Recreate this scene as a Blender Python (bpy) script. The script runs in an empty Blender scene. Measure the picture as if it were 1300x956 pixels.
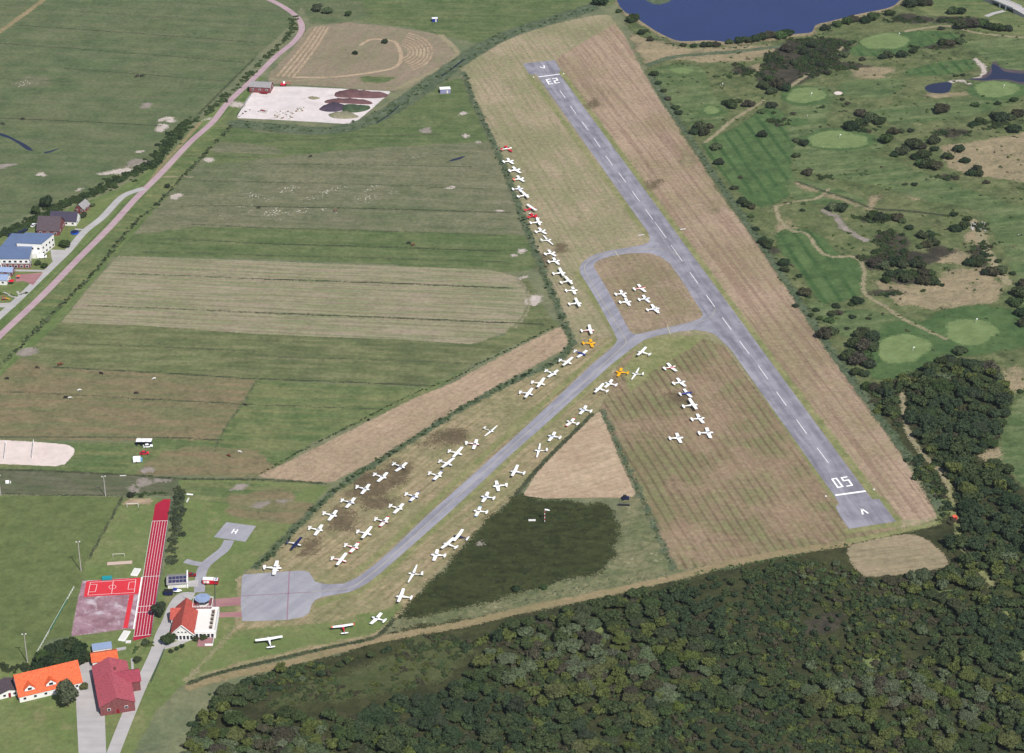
import bpy, bmesh, math, random
import numpy as np
from mathutils import Vector, Matrix
random.seed(7)
rng = np.random.default_rng(11)
S = bpy.context.scene
COL = S.collection
R = math.radians

# ------------------------------------------------------------------ camera, sky, sun
PXF, HORIZ, CX, CY = 2884.0, -1125.0, 650.0, 433.5
PITCH = math.atan((CY - HORIZ) / PXF)
CAM_H = 552.57
CAM_Y = -CAM_H / math.tan(PITCH)
cam = bpy.data.cameras.new("camera")
camo = bpy.data.objects.new("camera", cam)
COL.objects.link(camo)
S.camera = camo
camo.location = (0, CAM_Y, CAM_H)
camo.rotation_euler = (math.pi / 2 - PITCH, 0, 0)
cam.sensor_width = 36
cam.lens = PXF / 1300 * 36
cam.shift_y = -(478 - CY) / 1300
cam.clip_start = 5
cam.clip_end = 30000

SUN_EL, SUN_AZ = 50.0, 150.0      # azimuth clockwise from the view direction (+Y)
w = bpy.data.worlds.new("World")
S.world = w
w.use_nodes = True
nt = w.node_tree
sky = nt.nodes.new("ShaderNodeTexSky")
sky.sky_type = 'NISHITA'
sky.sun_disc = False
sky.sun_elevation = R(SUN_EL)
sky.sun_rotation = R(SUN_AZ)
nt.links.new(sky.outputs[0], nt.nodes["Background"].inputs[0])
nt.nodes["Background"].inputs[1].default_value = 0.085
sl = bpy.data.lights.new("sun", 'SUN')
sl.energy = 4.9
sl.angle = R(0.53)
sl.color = (1.0, 0.96, 0.9)
so = bpy.data.objects.new("sun", sl)
COL.objects.link(so)
sv = Vector((math.sin(R(SUN_AZ)) * math.cos(R(SUN_EL)), math.cos(R(SUN_AZ)) * math.cos(R(SUN_EL)), math.sin(R(SUN_EL))))
so.rotation_euler = sv.to_track_quat('Z', 'Y').to_euler()
HAZE = 0.00003
S.view_settings.view_transform = 'Standard'
S.view_settings.look = 'None'
S.view_settings.exposure = 0.16
S.view_settings.gamma = 1.0
try:
    S.cycles.max_bounces = 4
    S.cycles.diffuse_bounces = 2
    S.cycles.glossy_bounces = 2
    S.cycles.transmission_bounces = 2
    S.cycles.transparent_max_bounces = 16
except Exception:
    pass

# ------------------------------------------------------------------ helpers
CP, SP = math.cos(PITCH), math.sin(PITCH)
def G(x, y, h=0.0):
    """ground point (or point at height h) that the survey coordinate (x, y) stands for"""
    u = (x - CX) / PXF
    v = -(y - CY) / PXF
    d = (u, CP + v * SP, -SP + v * CP)
    t = (CAM_H - h) / -d[2]
    return np.array([d[0] * t, CAM_Y + d[1] * t])
def ppm(x, y):
    return 1.0 / np.linalg.norm(G(x + 1, y) - G(x, y))
def GP(pts):
    return np.array([G(*p) for p in pts])

GAIN = 1.30
def lin(c):
    c = c / 255.0
    return c / 12.92 if c <= 0.04045 else ((c + 0.055) / 1.055) ** 2.4
def soft(c, s=0.82):
    g = 0.3 * c[0] + 0.59 * c[1] + 0.11 * c[2]
    if c[1] < c[0] - 4:
        return tuple(g + (v - g) * 0.92 for v in c)
    r_ = [g + (v - g) * s for v in c]
    return (r_[0] + 3, r_[1] + 1, r_[2] - 1)
def alb(c, k=1.0):
    return tuple(min(0.85, lin(v) / GAIN * k) for v in c) + (1.0,)

def put(name, mesh, parent=None, **kw):
    o = bpy.data.objects.new(name, mesh)
    COL.objects.link(o)
    if parent is not None:
        o.parent = parent
    for k, v in kw.items():
        o[k] = v
    return o
def thing(name, label, cat, loc=(0, 0, 0), rz=0.0, group=None, scale=1.0):
    o = bpy.data.objects.new(name, None)
    o.empty_display_size = 1.0
    COL.objects.link(o)
    o.location = loc
    o.rotation_euler = (0, 0, rz)
    o.scale = (scale,) * 3
    o["label"] = label
    o["category"] = cat
    if group:
        o["group"] = group
    return o
def tag(o, label, cat, group=None):
    o["label"] = label
    o["category"] = cat
    if group:
        o["group"] = group
    return o
def copy_thing(root, loc, rz, label, group=None, scale=None):
    r = root.copy()
    COL.objects.link(r)
    r.location = loc
    r.rotation_euler = (0, 0, rz)
    if scale is not None:
        r.scale = scale if hasattr(scale, '__len__') else (scale,) * 3
    r["label"] = label
    if group:
        r["group"] = group
    for ch in root.children:
        c = ch.copy()
        COL.objects.link(c)
        c.parent = r
        for g in ch.children:
            d = g.copy()
            COL.objects.link(d)
            d.parent = c
    return r

class MB:
    def __init__(s):
        s.v, s.f, s.m = [], [], []
    def add(s, vs, fs, m=0):
        b = len(s.v)
        s.v += [tuple(map(float, p)) for p in vs]
        s.f += [tuple(b + i for i in f) for f in fs]
        s.m += [m] * len(fs)
        return s
    def box(s, c, d, rz=0.0, m=0, base=False, rx=0.0):
        x, y, z = d[0] / 2, d[1] / 2, d[2] / 2
        M = Matrix.Rotation(rz, 3, 'Z') @ Matrix.Rotation(rx, 3, 'X')
        off = Vector((c[0], c[1], c[2] + (z if base else 0)))
        vs = [M @ Vector(p) + off for p in [(-x, -y, -z), (x, -y, -z), (x, y, -z), (-x, y, -z), (-x, -y, z), (x, -y, z), (x, y, z), (-x, y, z)]]
        return s.add(vs, [(0, 3, 2, 1), (4, 5, 6, 7), (0, 1, 5, 4), (1, 2, 6, 5), (2, 3, 7, 6), (3, 0, 4, 7)], m)
    def prism(s, poly, z0, z1, m=0):
        n = len(poly)
        vs = [(p[0], p[1], z0) for p in poly] + [(p[0], p[1], z1) for p in poly]
        fs = [tuple(range(n - 1, -1, -1)), tuple(range(n, 2 * n))] + [(i, (i + 1) % n, n + (i + 1) % n, n + i) for i in range(n)]
        return s.add(vs, fs, m)
    def loft(s, secs, m=0, n=10, band=None):
        """secs: (x, half width, centre z, half height); closed rings along x"""
        vs, fs, ms = [], [], []
        for (x, hw, zc, hh) in secs:
            for k in range(n):
                a = 2 * math.pi * k / n
                vs.append((x, hw * math.cos(a), zc + hh * math.sin(a)))
        b = len(s.v)
        s.v += vs
        for i in range(len(secs) - 1):
            for k in range(n):
                k2 = (k + 1) % n
                s.f.append((b + i * n + k, b + i * n + k2, b + (i + 1) * n + k2, b + (i + 1) * n + k))
                mid = math.sin(2 * math.pi * (k + 0.5) / n)
                s.m.append(band if (band is not None and -0.5 < mid < 0.5) else m)
        s.f.append(tuple(b + k for k in range(n - 1, -1, -1)))
        s.m.append(m)
        s.f.append(tuple(b + (len(secs) - 1) * n + k for k in range(n)))
        s.m.append(m)
        return s
    def tube(s, p0, p1, r0, r1=None, n=6, m=0):
        r1 = r0 if r1 is None else r1
        p0, p1 = Vector(p0), Vector(p1)
        d = (p1 - p0).normalized()
        a = d.orthogonal().normalized()
        c = d.cross(a)
        vs = []
        for (p, r) in ((p0, r0), (p1, r1)):
            for k in range(n):
                t = 2 * math.pi * k / n
                vs.append(p + a * (r * math.cos(t)) + c * (r * math.sin(t)))
        fs = [(k, (k + 1) % n, n + (k + 1) % n, n + k) for k in range(n)] + [tuple(range(n - 1, -1, -1)), tuple(range(n, 2 * n))]
        return s.add(vs, fs, m)
    def quad(s, a, b, c, d, m=0):
        return s.add([a, b, c, d], [(0, 1, 2, 3)], m)
    def mesh(s, name, mats, smooth=False):
        me = bpy.data.meshes.new(name)
        me.from_pydata(s.v, [], s.f)
        for mt in (mats if isinstance(mats, (list, tuple)) else [mats]):
            me.materials.append(mt)
        me.polygons.foreach_set("material_index", s.m)
        bm = bmesh.new()
        bm.from_mesh(me)
        bmesh.ops.recalc_face_normals(bm, faces=bm.faces)
        bm.to_mesh(me)
        bm.free()
        if smooth:
            me.polygons.foreach_set("use_smooth", [True] * len(me.polygons))
        me.update()
        return me
    def build(s, name, mats, parent=None, smooth=False, **kw):
        return put(name, s.mesh(name, mats, smooth), parent, **kw)

# ------------------------------------------------------------------ materials
def newmat(name):
    m = bpy.data.materials.new(name)
    m.use_nodes = True
    n = m.node_tree.nodes
    n.clear()
    out = n.new("ShaderNodeOutputMaterial")
    b = n.new("ShaderNodeBsdfPrincipled")
    m.node_tree.links.new(b.outputs[0], out.inputs[0])
    return m, m.node_tree, b, out
def N(nt, typ, **kw):
    n = nt.nodes.new(typ)
    for k, v in kw.items():
        if k.startswith('i_'):
            n.inputs[int(k[2:])].default_value = v
        else:
            setattr(n, k, v)
    return n
def mathn(nt, op, a, b=None, c=None, clamp=False):
    n = nt.nodes.new("ShaderNodeMath")
    n.operation = op
    n.use_clamp = clamp
    for i, v in enumerate((a, b, c)):
        if v is None:
            continue
        if isinstance(v, (int, float)):
            n.inputs[i].default_value = v
        else:
            nt.links.new(v, n.inputs[i])
    return n.outputs[0]
def mixc(nt, f, a, b, mode='MIX'):
    n = nt.nodes.new("ShaderNodeMix")
    n.data_type = 'RGBA'
    n.blend_type = mode
    for i, v in ((0, f), (6, a), (7, b)):
        if isinstance(v, (int, float, tuple)):
            n.inputs[i].default_value = v
        else:
            nt.links.new(v, n.inputs[i])
    return n.outputs[2]
def noise(nt, vec, scale, detail=3.0, rough=0.55, dist=0.0):
    n = nt.nodes.new("ShaderNodeTexNoise")
    n.inputs['Scale'].default_value = scale
    n.inputs['Detail'].default_value = detail
    n.inputs['Roughness'].default_value = rough
    n.inputs['Distortion'].default_value = dist
    nt.links.new(vec, n.inputs['Vector'])
    return n.outputs[0]
def rampf(nt, v, lo, hi):
    n = nt.nodes.new("ShaderNodeMapRange")
    n.clamp = True
    n.interpolation_type = 'SMOOTHSTEP'
    n.inputs[1].default_value = lo
    n.inputs[2].default_value = hi
    nt.links.new(v, n.inputs[0])
    return n.outputs[0]
def mapping(nt, vec, rot=0.0, scale=(1, 1, 1), loc=(0, 0, 0)):
    n = nt.nodes.new("ShaderNodeMapping")
    n.inputs['Location'].default_value = loc
    n.inputs['Rotation'].default_value = (0, 0, rot)
    n.inputs['Scale'].default_value = scale
    nt.links.new(vec, n.inputs['Vector'])
    return n.outputs[0]

def plain(name, col, rough=0.6, k=1.0, metal=0.0, var=0.08, vs=1.5, spec=0.3):
    m, nt, b, out = newmat(name)
    g = N(nt, "ShaderNodeNewGeometry")
    n1 = noise(nt, g.outputs['Position'], vs, 3)
    v = mathn(nt, 'MULTIPLY_ADD', n1, 2 * var, 1 - var)
    hs = nt.nodes.new("ShaderNodeHueSaturation")
    hs.inputs['Color'].default_value = alb(col, k)
    nt.links.new(v, hs.inputs['Value'])
    nt.links.new(hs.outputs[0], b.inputs['Base Color'])
    b.inputs['Roughness'].default_value = rough
    b.inputs['Metallic'].default_value = metal
    b.inputs['Specular IOR Level'].default_value = spec
    return m

def field(name, c1, c2, c3=None, big=45.0, mid=9.0, ang=None, across=3.0, along=60.0, streak=0.5,
          lines=None, lcol=None, lstr=0.4, fine=1.15, bump=(7.0, 0.35), alpha=True, feather=2.0, wob=2.0, seed=0.0, c3r=(0.52, 0.68), rough=0.95,
          tuft=None):
    """ground cover: patches of c1 / c2, streaks or blotches of c3, mower lines, soft uneven edge"""
    c1, c2 = soft(c1), soft(c2)
    c3 = soft(c3) if c3 else c3
    m, nt, b, out = newmat(name)
    g = N(nt, "ShaderNodeNewGeometry")
    P = mapping(nt, g.outputs['Position'], 0, (1, 1, 1), (seed * 131.7, seed * 57.3, 0))
    n_big = noise(nt, P, 1 / big, 4, 0.6)
    n_mid = noise(nt, P, 1 / mid, 6, 0.65)
    n_fine = noise(nt, P, 1 / 2.4, 5, 0.78)
    f = mathn(nt, 'ADD', mathn(nt, 'MULTIPLY', n_big, 0.6), mathn(nt, 'MULTIPLY', n_mid, 0.4))
    col = mixc(nt, rampf(nt, f, 0.40, 0.60), alb(c1), alb(c2))
    if ang is not None:
        Q = mapping(nt, P, -ang, (1, 1, 1))
        Q2 = mapping(nt, Q, 0, (1 / along, 1 / across, 1))
        ns = noise(nt, Q2, 1.0, 5, 0.6)
        if c3 is not None:
            col = mixc(nt, mathn(nt, 'MULTIPLY', rampf(nt, ns, 0.42, 0.62), streak), col, alb(c3))
        vs = mathn(nt, 'MULTIPLY_ADD', ns, 0.5, 0.75)
        col = mixc(nt, 1.0, col, vs_to_col(nt, vs), 'MULTIPLY')
        if lines:
            sx = N(nt, "ShaderNodeSeparateXYZ")
            nt.links.new(Q, sx.inputs[0])
            wob2 = mathn(nt, 'MULTIPLY', noise(nt, mapping(nt, Q, 0, (1 / 90, 1 / 40, 1)), 1.0, 2), 5.0)
            t = mathn(nt, 'MULTIPLY', mathn(nt, 'ADD', sx.outputs[1], wob2), 2 * math.pi / lines)
            sn = mathn(nt, 'SINE', t)
            lm = rampf(nt, sn, 0.25, 0.95)
            lm = mathn(nt, 'MULTIPLY', lm, mathn(nt, 'MULTIPLY', rampf(nt, n_big, 0.32, 0.58), lstr))
            col = mixc(nt, lm, col, alb(lcol or c3))
    elif c3 is not None:
        n3 = noise(nt, mapping(nt, P, 0.3, (1, 1, 1), (91, 33, 0)), 1 / (mid * 1.6), 6, 0.68, 0.4)
        col = mixc(nt, mathn(nt, 'MULTIPLY', rampf(nt, n3, *c3r), streak), col, alb(c3))
    if tuft:
        v = nt.nodes.new("ShaderNodeTexVoronoi")
        v.inputs['Scale'].default_value = 1 / tuft[1]
        nt.links.new(P, v.inputs['Vector'])
        tm = mathn(nt, 'SUBTRACT', 1.0, rampf(nt, v.outputs['Distance'], 0.18, 0.4))
        tm = mathn(nt, 'MULTIPLY', tm, rampf(nt, noise(nt, P, 1 / 14.0, 3), 0.5, 0.66))
        col = mixc(nt, mathn(nt, 'MULTIPLY', tm, tuft[2]), col, alb(tuft[0]))
    br = mathn(nt, 'ADD', mathn(nt, 'MULTIPLY', n_fine, fine), mathn(nt, 'MULTIPLY', n_mid, 0.75))
    br = mathn(nt, 'ADD', br, 1 - 0.375 - fine / 2)
    col = mixc(nt, 1.0, col, vs_to_col(nt, br), 'MULTIPLY')
    nt.links.new(col, b.inputs['Base Color'])
    b.inputs['Roughness'].default_value = rough
    b.inputs['Specular IOR Level'].default_value = 0.1
    bp = N(nt, "ShaderNodeBump")
    bp.inputs['Strength'].default_value = 1.0
    bp.inputs['Distance'].default_value = bump[1]
    nt.links.new(noise(nt, P, 1 / bump[0], 5, 0.6), bp.inputs['Height'])
    nt.links.new(bp.outputs[0], b.inputs['Normal'])
    if alpha:
        at = N(nt, "ShaderNodeAttribute", attribute_name="edge")
        n1 = noise(nt, P, 1 / (wob * 2.5 + 0.5), 4, 0.7)
        sd = mathn(nt, 'ADD', at.outputs['Fac'], mathn(nt, 'MULTIPLY', mathn(nt, 'SUBTRACT', n1, 0.5), wob * 3.2))
        nf = noise(nt, P, 1.1, 3, 0.8)
        sd = mathn(nt, 'ADD', sd, mathn(nt, 'MULTIPLY', mathn(nt, 'SUBTRACT', nf, 0.5), feather * 4.0))
        a = mathn(nt, 'GREATER_THAN', sd, 0.0)
        tr = N(nt, "ShaderNodeBsdfTransparent")
        mx = N(nt, "ShaderNodeMixShader")
        nt.links.new(a, mx.inputs[0])
        nt.links.new(tr.outputs[0], mx.inputs[1])
        nt.links.new(b.outputs[0], mx.inputs[2])
        nt.links.new(mx.outputs[0], out.inputs[0])
    return m
def vs_to_col(nt, v):
    c = nt.nodes.new("ShaderNodeCombineColor")
    for i in range(3):
        nt.links.new(v, c.inputs[i])
    return c.outputs[0]

# ------------------------------------------------------------------ sheets
def catmull(P, closed, n=6):
    P = np.asarray(P, float)
    out = []
    L = len(P)
    for i in range(L if closed else L - 1):
        if closed:
            p0, p1, p2, p3 = P[(i - 1) % L], P[i], P[(i + 1) % L], P[(i + 2) % L]
        else:
            p0, p1, p2, p3 = P[max(i - 1, 0)], P[i], P[i + 1], P[min(i + 2, L - 1)]
        for k in range(n):
            t = k / n
            out.append(0.5 * ((2 * p1) + (-p0 + p2) * t + (2 * p0 - 5 * p1 + 4 * p2 - p3) * t * t + (-p0 + 3 * p1 - 3 * p2 + p3) * t ** 3))
    if not closed:
        out.append(P[-1])
    return np.array(out)
def segdist(X, Y, A, B):
    d = B - A
    t = ((X - A[0]) * d[0] + (Y - A[1]) * d[1]) / max(1e-9, d @ d)
    t = np.clip(t, 0, 1)
    return np.hypot(X - A[0] - t * d[0], Y - A[1] - t * d[1])
def inside(X, Y, P):
    r = np.zeros(X.shape, bool)
    n = len(P)
    for i in range(n):
        x1, y1 = P[i]
        x2, y2 = P[(i + 1) % n]
        if y1 == y2:
            continue
        c = ((y1 > Y) != (y2 > Y)) & (X < (x2 - x1) * (Y - y1) / (y2 - y1) + x1)
        r ^= c
    return r
# every flush sheet lies 4 mm above the highest sheet it covers
HG_N, HG_C = 640, 5.0
HG = np.zeros((HG_N, HG_N))
HX, HY = np.meshgrid((np.arange(HG_N) - HG_N / 2 + 0.5) * HG_C, (np.arange(HG_N) - HG_N / 3 + 0.5) * HG_C)
def stack(W, closed=True, width=0.0, margin=0.0):
    lo, hi = W.min(0) - margin - width - 6, W.max(0) + margin + width + 6
    i0, i1 = np.clip(np.searchsorted(HX[0], [lo[0], hi[0]]), 0, HG_N)
    j0, j1 = np.clip(np.searchsorted(HY[:, 0], [lo[1], hi[1]]), 0, HG_N)
    if i1 <= i0 or j1 <= j0:
        return 0.02
    X, Y = HX[j0:j1, i0:i1], HY[j0:j1, i0:i1]
    D = np.full(X.shape, 1e9)
    for i in range(len(W) if closed else len(W) - 1):
        D = np.minimum(D, segdist(X, Y, W[i], W[(i + 1) % len(W)]))
    msk = D < margin + width / 2 + HG_C * 0.8
    if closed:
        msk |= inside(X, Y, W)
    z = HG[j0:j1, i0:i1][msk].max() + 0.004 if msk.any() else 0.02
    HG[j0:j1, i0:i1][msk] = z
    return z
def sheet(name, W, mat, closed=True, width=0.0, cell=3.0, margin=6.0, z=None, kind='structure'):
    z = stack(W, closed, width, margin) if z is None else z
    lo, hi = W.min(0) - margin - width / 2, W.max(0) + margin + width / 2
    cell = max(cell, math.sqrt((hi - lo).prod() / 60000))
    xs = np.arange(lo[0], hi[0] + cell, cell)
    ys = np.arange(lo[1], hi[1] + cell, cell)
    X, Y = np.meshgrid(xs, ys)
    D = np.full(X.shape, 1e9)
    for i in range(len(W) if closed else len(W) - 1):
        D = np.minimum(D, segdist(X, Y, W[i], W[(i + 1) % len(W)]))
    sd = np.where(inside(X, Y, W), D, -D) if closed else width / 2 - D
    ny, nx = X.shape
    idx = np.arange(nx * ny).reshape(ny, nx)
    q = np.stack([idx[:-1, :-1], idx[:-1, 1:], idx[1:, 1:], idx[1:, :-1]], -1).reshape(-1, 4)
    keep = sd.ravel()[q].max(1) > -margin * 0.8
    q = q[keep]
    used, inv = np.unique(q, return_inverse=True)
    q = inv.reshape(-1, 4)
    v = np.stack([X.ravel()[used], Y.ravel()[used], np.full(len(used), z)], 1)
    me = bpy.data.meshes.new(name)
    me.from_pydata(v.tolist(), [], q.tolist())
    a = me.attributes.new("edge", 'FLOAT', 'POINT')
    a.data.foreach_set("value", sd.ravel()[used].astype(np.float32))
    me.materials.append(mat)
    o = put(name, me)
    if kind:
        o["kind"] = kind
    return o
def patch(name, px, mat, smooth=False, **kw):
    W = GP(px)
    if smooth:
        W = catmull(W, True, 5)
    return sheet(name, W, mat, **kw)
def ell(cx, cy, rx, ry, n=16, rot=0.0):
    c, s_ = math.cos(rot), math.sin(rot)
    return [(cx + rx * math.cos(t) * c - ry * math.sin(t) * s_, cy + rx * math.cos(t) * s_ + ry * math.sin(t) * c) for t in [2 * math.pi * k / n for k in range(n)]]
def blob(cx, cy, rx, ry, n=22, rot=0.0, amp=1.0):
    r = random.Random(int(cx * 7 + cy * 13))
    ph = [(k, r.uniform(0, 6.28), r.uniform(.5, 1) * .34 / k ** .6) for k in (1, 2, 3, 5, 7)]
    out = []
    for i in range(n):
        t = 2 * math.pi * i / n
        f = 1 + amp * sum(a * math.sin(k * t + p) for k, p, a in ph)
        x, y = rx * f * math.cos(t), ry * f * math.sin(t)
        out.append((cx + x * math.cos(rot) - y * math.sin(rot), cy + x * math.sin(rot) + y * math.cos(rot)))
    return out
def strip(name, px, width, mat, smooth=True, **kw):
    W = GP(px)
    if smooth:
        W = catmull(W, False, 5)
    kw.setdefault('cell', 1.6)
    return sheet(name, W, mat, closed=False, width=width, margin=3.5, **kw)
def crisp(name, W, mat, z=None, kind='structure', thick=0.0):
    """hard-edged paved sheet from ground points"""
    z = stack(np.asarray(W)) if z is None else z
    bm = bmesh.new()
    vs = [bm.verts.new((p[0], p[1], z)) for p in W]
    f = bm.faces.new(vs)
    bmesh.ops.triangulate(bm, faces=[f])
    for f in bm.faces:
        if f.normal.z < 0:
            f.normal_flip()
    me = bpy.data.meshes.new(name)
    bm.to_mesh(me)
    bm.free()
    me.materials.append(mat)
    o = put(name, me)
    if kind:
        o["kind"] = kind
    return o
def ribbon_pts(W, width):
    n = len(W)
    L, Rr = [], []
    for i in range(n):
        t = W[min(i + 1, n - 1)] - W[max(i - 1, 0)]
        t = t / max(1e-9, np.linalg.norm(t))
        nn = np.array([-t[1], t[0]])
        L.append(W[i] + nn * width / 2)
        Rr.append(W[i] - nn * width / 2)
    return L, Rr
def ribbon(name, px, width, mat, z=None, smooth=True, kind='structure', world=False):
    W = np.asarray(px) if world else GP(px)
    if smooth:
        W = catmull(W, False, 6)
    z = stack(W, False, width) if z is None else z
    L, Rr = ribbon_pts(W, width)
    mb = MB()
    for i in range(len(W) - 1):
        mb.quad((*Rr[i], z), (*Rr[i + 1], z), (*L[i + 1], z), (*L[i], z))
    o = mb.build(name, mat)
    if kind:
        o["kind"] = kind
    return o

# direction of the runway and of a picture-space line on the ground
def gang(a, b):
    d = G(*b) - G(*a)
    return math.atan2(d[1], d[0])
A_RW = gang((1060, 629.5), (683.2, 98))
A_TX = gang((417, 748), (730, 503))
A_PAST = gang((325, 481), (650, 493))

# ------------------------------------------------------------------ ground materials
M = {}
M['base'] = field('rough_grass', (104, 118, 84), (122, 126, 92), (88, 104, 76), big=70, mid=14, alpha=False, seed=1)
M['meadow_far'] = field('far_meadow', (86, 108, 68), (98, 112, 74), (110, 110, 82), big=60, mid=16, ang=A_PAST, across=7, along=40, streak=0.4, seed=2, fine=1.6)
M['meadow_w'] = field('flower_meadow', (98, 112, 76), (114, 118, 86), (124, 120, 96), big=70, mid=12, ang=A_PAST, across=6, along=70, streak=0.5, seed=3, fine=1.6)
M['meadow_green'] = field('lush_meadow', (82, 108, 60), (96, 114, 68), (114, 116, 80), big=40, mid=10, ang=A_PAST, across=4, along=45, streak=0.4, seed=4, fine=1.6)
M['meadow_dark'] = field('dark_meadow', (92, 106, 66), (104, 116, 72), (134, 130, 92), big=50, mid=12, ang=A_PAST, across=5, along=30, streak=0.4, seed=5, fine=1.6)
M['stubble'] = field('mown_strip_field', (164, 150, 126), (148, 144, 112), (112, 126, 84), big=30, mid=8, ang=A_PAST - 0.02, across=2.2, along=45, streak=0.8, lines=5.2, lcol=(134, 118, 98), lstr=0.45, seed=6, feather=1.0, wob=0.8)
M['olive'] = field('grazed_pasture', (126, 118, 86), (138, 122, 92), (94, 108, 68), big=45, mid=9, ang=A_PAST, across=6, along=40, streak=0.6, seed=7, fine=1.6)
M['olive_green'] = field('pasture', (86, 112, 62), (104, 120, 72), (130, 124, 84), big=35, mid=9, ang=A_PAST, across=5, along=40, streak=0.45, seed=8, fine=1.6)
M['bare'] = field('bare_stubble', (184, 158, 132), (166, 146, 118), (140, 122, 98), big=35, mid=7, ang=A_TX, across=3, along=40, streak=0.5, seed=9, feather=1.2, wob=1.0, fine=1.6)
M['bare2'] = field('dry_stubble', (196, 172, 144), (182, 156, 130), (138, 122, 92), big=18, mid=5, ang=A_TX - 0.5, across=2, along=18, streak=0.45, seed=10, feather=0.8, wob=0.6)
M['air_w'] = field('airfield_grass_pale', (176, 158, 130), (142, 140, 102), (120, 124, 84), big=55, mid=10, ang=A_RW, across=2.6, along=70, streak=0.6, lines=4.4, lcol=(128, 116, 92), lstr=0.22, seed=11, fine=1.6)
M['air_e'] = field('airfield_grass_ochre', (178, 154, 130), (152, 138, 106), (132, 106, 90), big=60, mid=12, ang=A_RW, across=2.4, along=90, streak=0.65, lines=6.5, lcol=(120, 106, 84), lstr=0.22, seed=12, fine=1.6)
M['air_s'] = field('airfield_grass_striped', (160, 138, 112), (124, 128, 84), (128, 104, 84), big=32, mid=9, ang=gang((1000, 700), (850, 480)), across=1.8, along=40, streak=0.6, lines=4.2, lcol=(98, 84, 66), lstr=0.55, seed=13, fine=1.6)
M['air_t'] = field('airfield_grass_taxi', (144, 138, 100), (168, 150, 118), (108, 116, 70), big=35, mid=8, ang=A_TX, across=2.2, along=40, streak=0.55, lines=4.6, lcol=(126, 112, 78), lstr=0.35, seed=14, fine=1.6)
M['verge'] = field('verge_grass', (126, 134, 80), (148, 146, 98), (104, 120, 66), big=18, mid=5, ang=A_RW, across=1.5, along=25, streak=0.5, seed=15, feather=2.0, wob=1.4)
M['wear'] = field('worn_ground', (100, 88, 66), (116, 102, 78), (134, 122, 94), big=9, mid=3, streak=0.7, seed=16, feather=6.0, wob=8.0)
M['dark_heath'] = field('dark_wet_heath', (48, 58, 30), (58, 68, 36), (70, 80, 44), big=22, mid=5, ang=A_PAST, across=3, along=9, streak=0.3, seed=17, feather=4.0, wob=4.5, bump=(5.0, 1.2))
M['weeds'] = field('weedy_ground', (104, 114, 76), (128, 126, 92), (84, 100, 64), big=20, mid=4, streak=0.8, seed=18, feather=2.5, wob=2.5, tuft=((176, 172, 140), 3.0, 0.6), bump=(5.0, 1.2))
M['trackdirt'] = field('dirt_track', (156, 138, 104), (140, 128, 92), (112, 116, 74), big=20, mid=5, streak=0.6, seed=19, feather=1.2, wob=1.2)
M['darkline'] = field('ditch_grass', (62, 72, 52), (74, 84, 58), (92, 98, 70), big=12, mid=3, streak=0.5, seed=20, feather=0.8, wob=0.7)
M['darkline2'] = field('ditch_grass_faint', (84, 94, 68), (76, 88, 60), (100, 106, 78), big=12, mid=4, streak=0.5, seed=21, feather=1.0, wob=1.0)
M['reed'] = field('reed_bed', (78, 98, 72), (92, 108, 80), (118, 130, 104), big=14, mid=4, streak=0.6, seed=22, feather=2.0, wob=2.0, bump=(5.0, 1.2))
M['dyke'] = field('dyke_grass', (86, 114, 58), (98, 122, 66), (120, 130, 80), big=30, mid=7, ang=gang((30, 420), (200, 240)), across=2.5, along=50, streak=0.5, seed=23)
M['sport'] = field('sports_turf', (94, 112, 62), (104, 118, 68), (86, 106, 56), big=25, mid=7, ang=gang((42, 837), (94, 747)), across=3, along=30, streak=0.4, seed=24, feather=1.0, wob=0.6)
M['lawn'] = field('club_lawn', (114, 128, 74), (100, 122, 64), (142, 136, 96), big=25, mid=7, streak=0.6, seed=25)
M['grayfield'] = field('worn_grey_pitch', (98, 104, 78), (86, 98, 68), (110, 106, 88), big=22, mid=6, ang=A_PAST, across=4, along=30, streak=0.5, seed=26, feather=0.8, wob=0.6)
M['sand'] = field('pale_sand', (204, 192, 182), (190, 176, 166), (150, 144, 122), big=9, mid=3, streak=0.7, seed=27, feather=2.0, wob=3.4)
M['beach'] = field('volleyball_sand', (228, 212, 204), (222, 204, 196), (206, 190, 182), big=16, mid=4, streak=0.4, seed=28, feather=0.5, wob=0.4, fine=0.15)
M['greysand'] = field('trampled_soil', (158, 146, 138), (140, 132, 120), (120, 118, 98), big=10, mid=3, streak=0.5, seed=29, feather=2.0, wob=2.6)
M['yard'] = field('concrete_yard', (228, 216, 214), (216, 206, 204), (198, 188, 186), big=25, mid=6, streak=0.5, seed=30, feather=0.3, wob=0.1, fine=0.12)
M['mound'] = field('landfill_grass', (154, 136, 116), (140, 130, 104), (120, 120, 88), big=30, mid=7, ang=gang((345, 88), (408, 31)), across=4, along=40, streak=0.5, seed=31, feather=1.2, wob=1.2)
M['golf_rough'] = field('golf_rough', (86, 104, 60), (104, 114, 72), (66, 80, 48), big=36, mid=9, streak=0.85, seed=32, feather=4, wob=5, tuft=((150, 138, 104), 4.0, 0.45), bump=(26.0, 5.0))
M['fairway'] = field('fairway', (72, 104, 56), (86, 114, 64), (64, 94, 52), big=40, mid=9, ang=gang((960, 250), (905, 170)), across=5, along=50, streak=0.4, lines=9, lcol=(56, 86, 48), lstr=0.75, seed=33, feather=2.5, wob=2.0, bump=(26.0, 5.0))
M['fairway2'] = field('fairway_soft', (76, 104, 58), (92, 114, 68), (118, 126, 84), big=40, mid=10, ang=0.2, across=6, along=60, streak=0.45, seed=34, feather=3, wob=2.5, bump=(26.0, 5.0))
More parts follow.
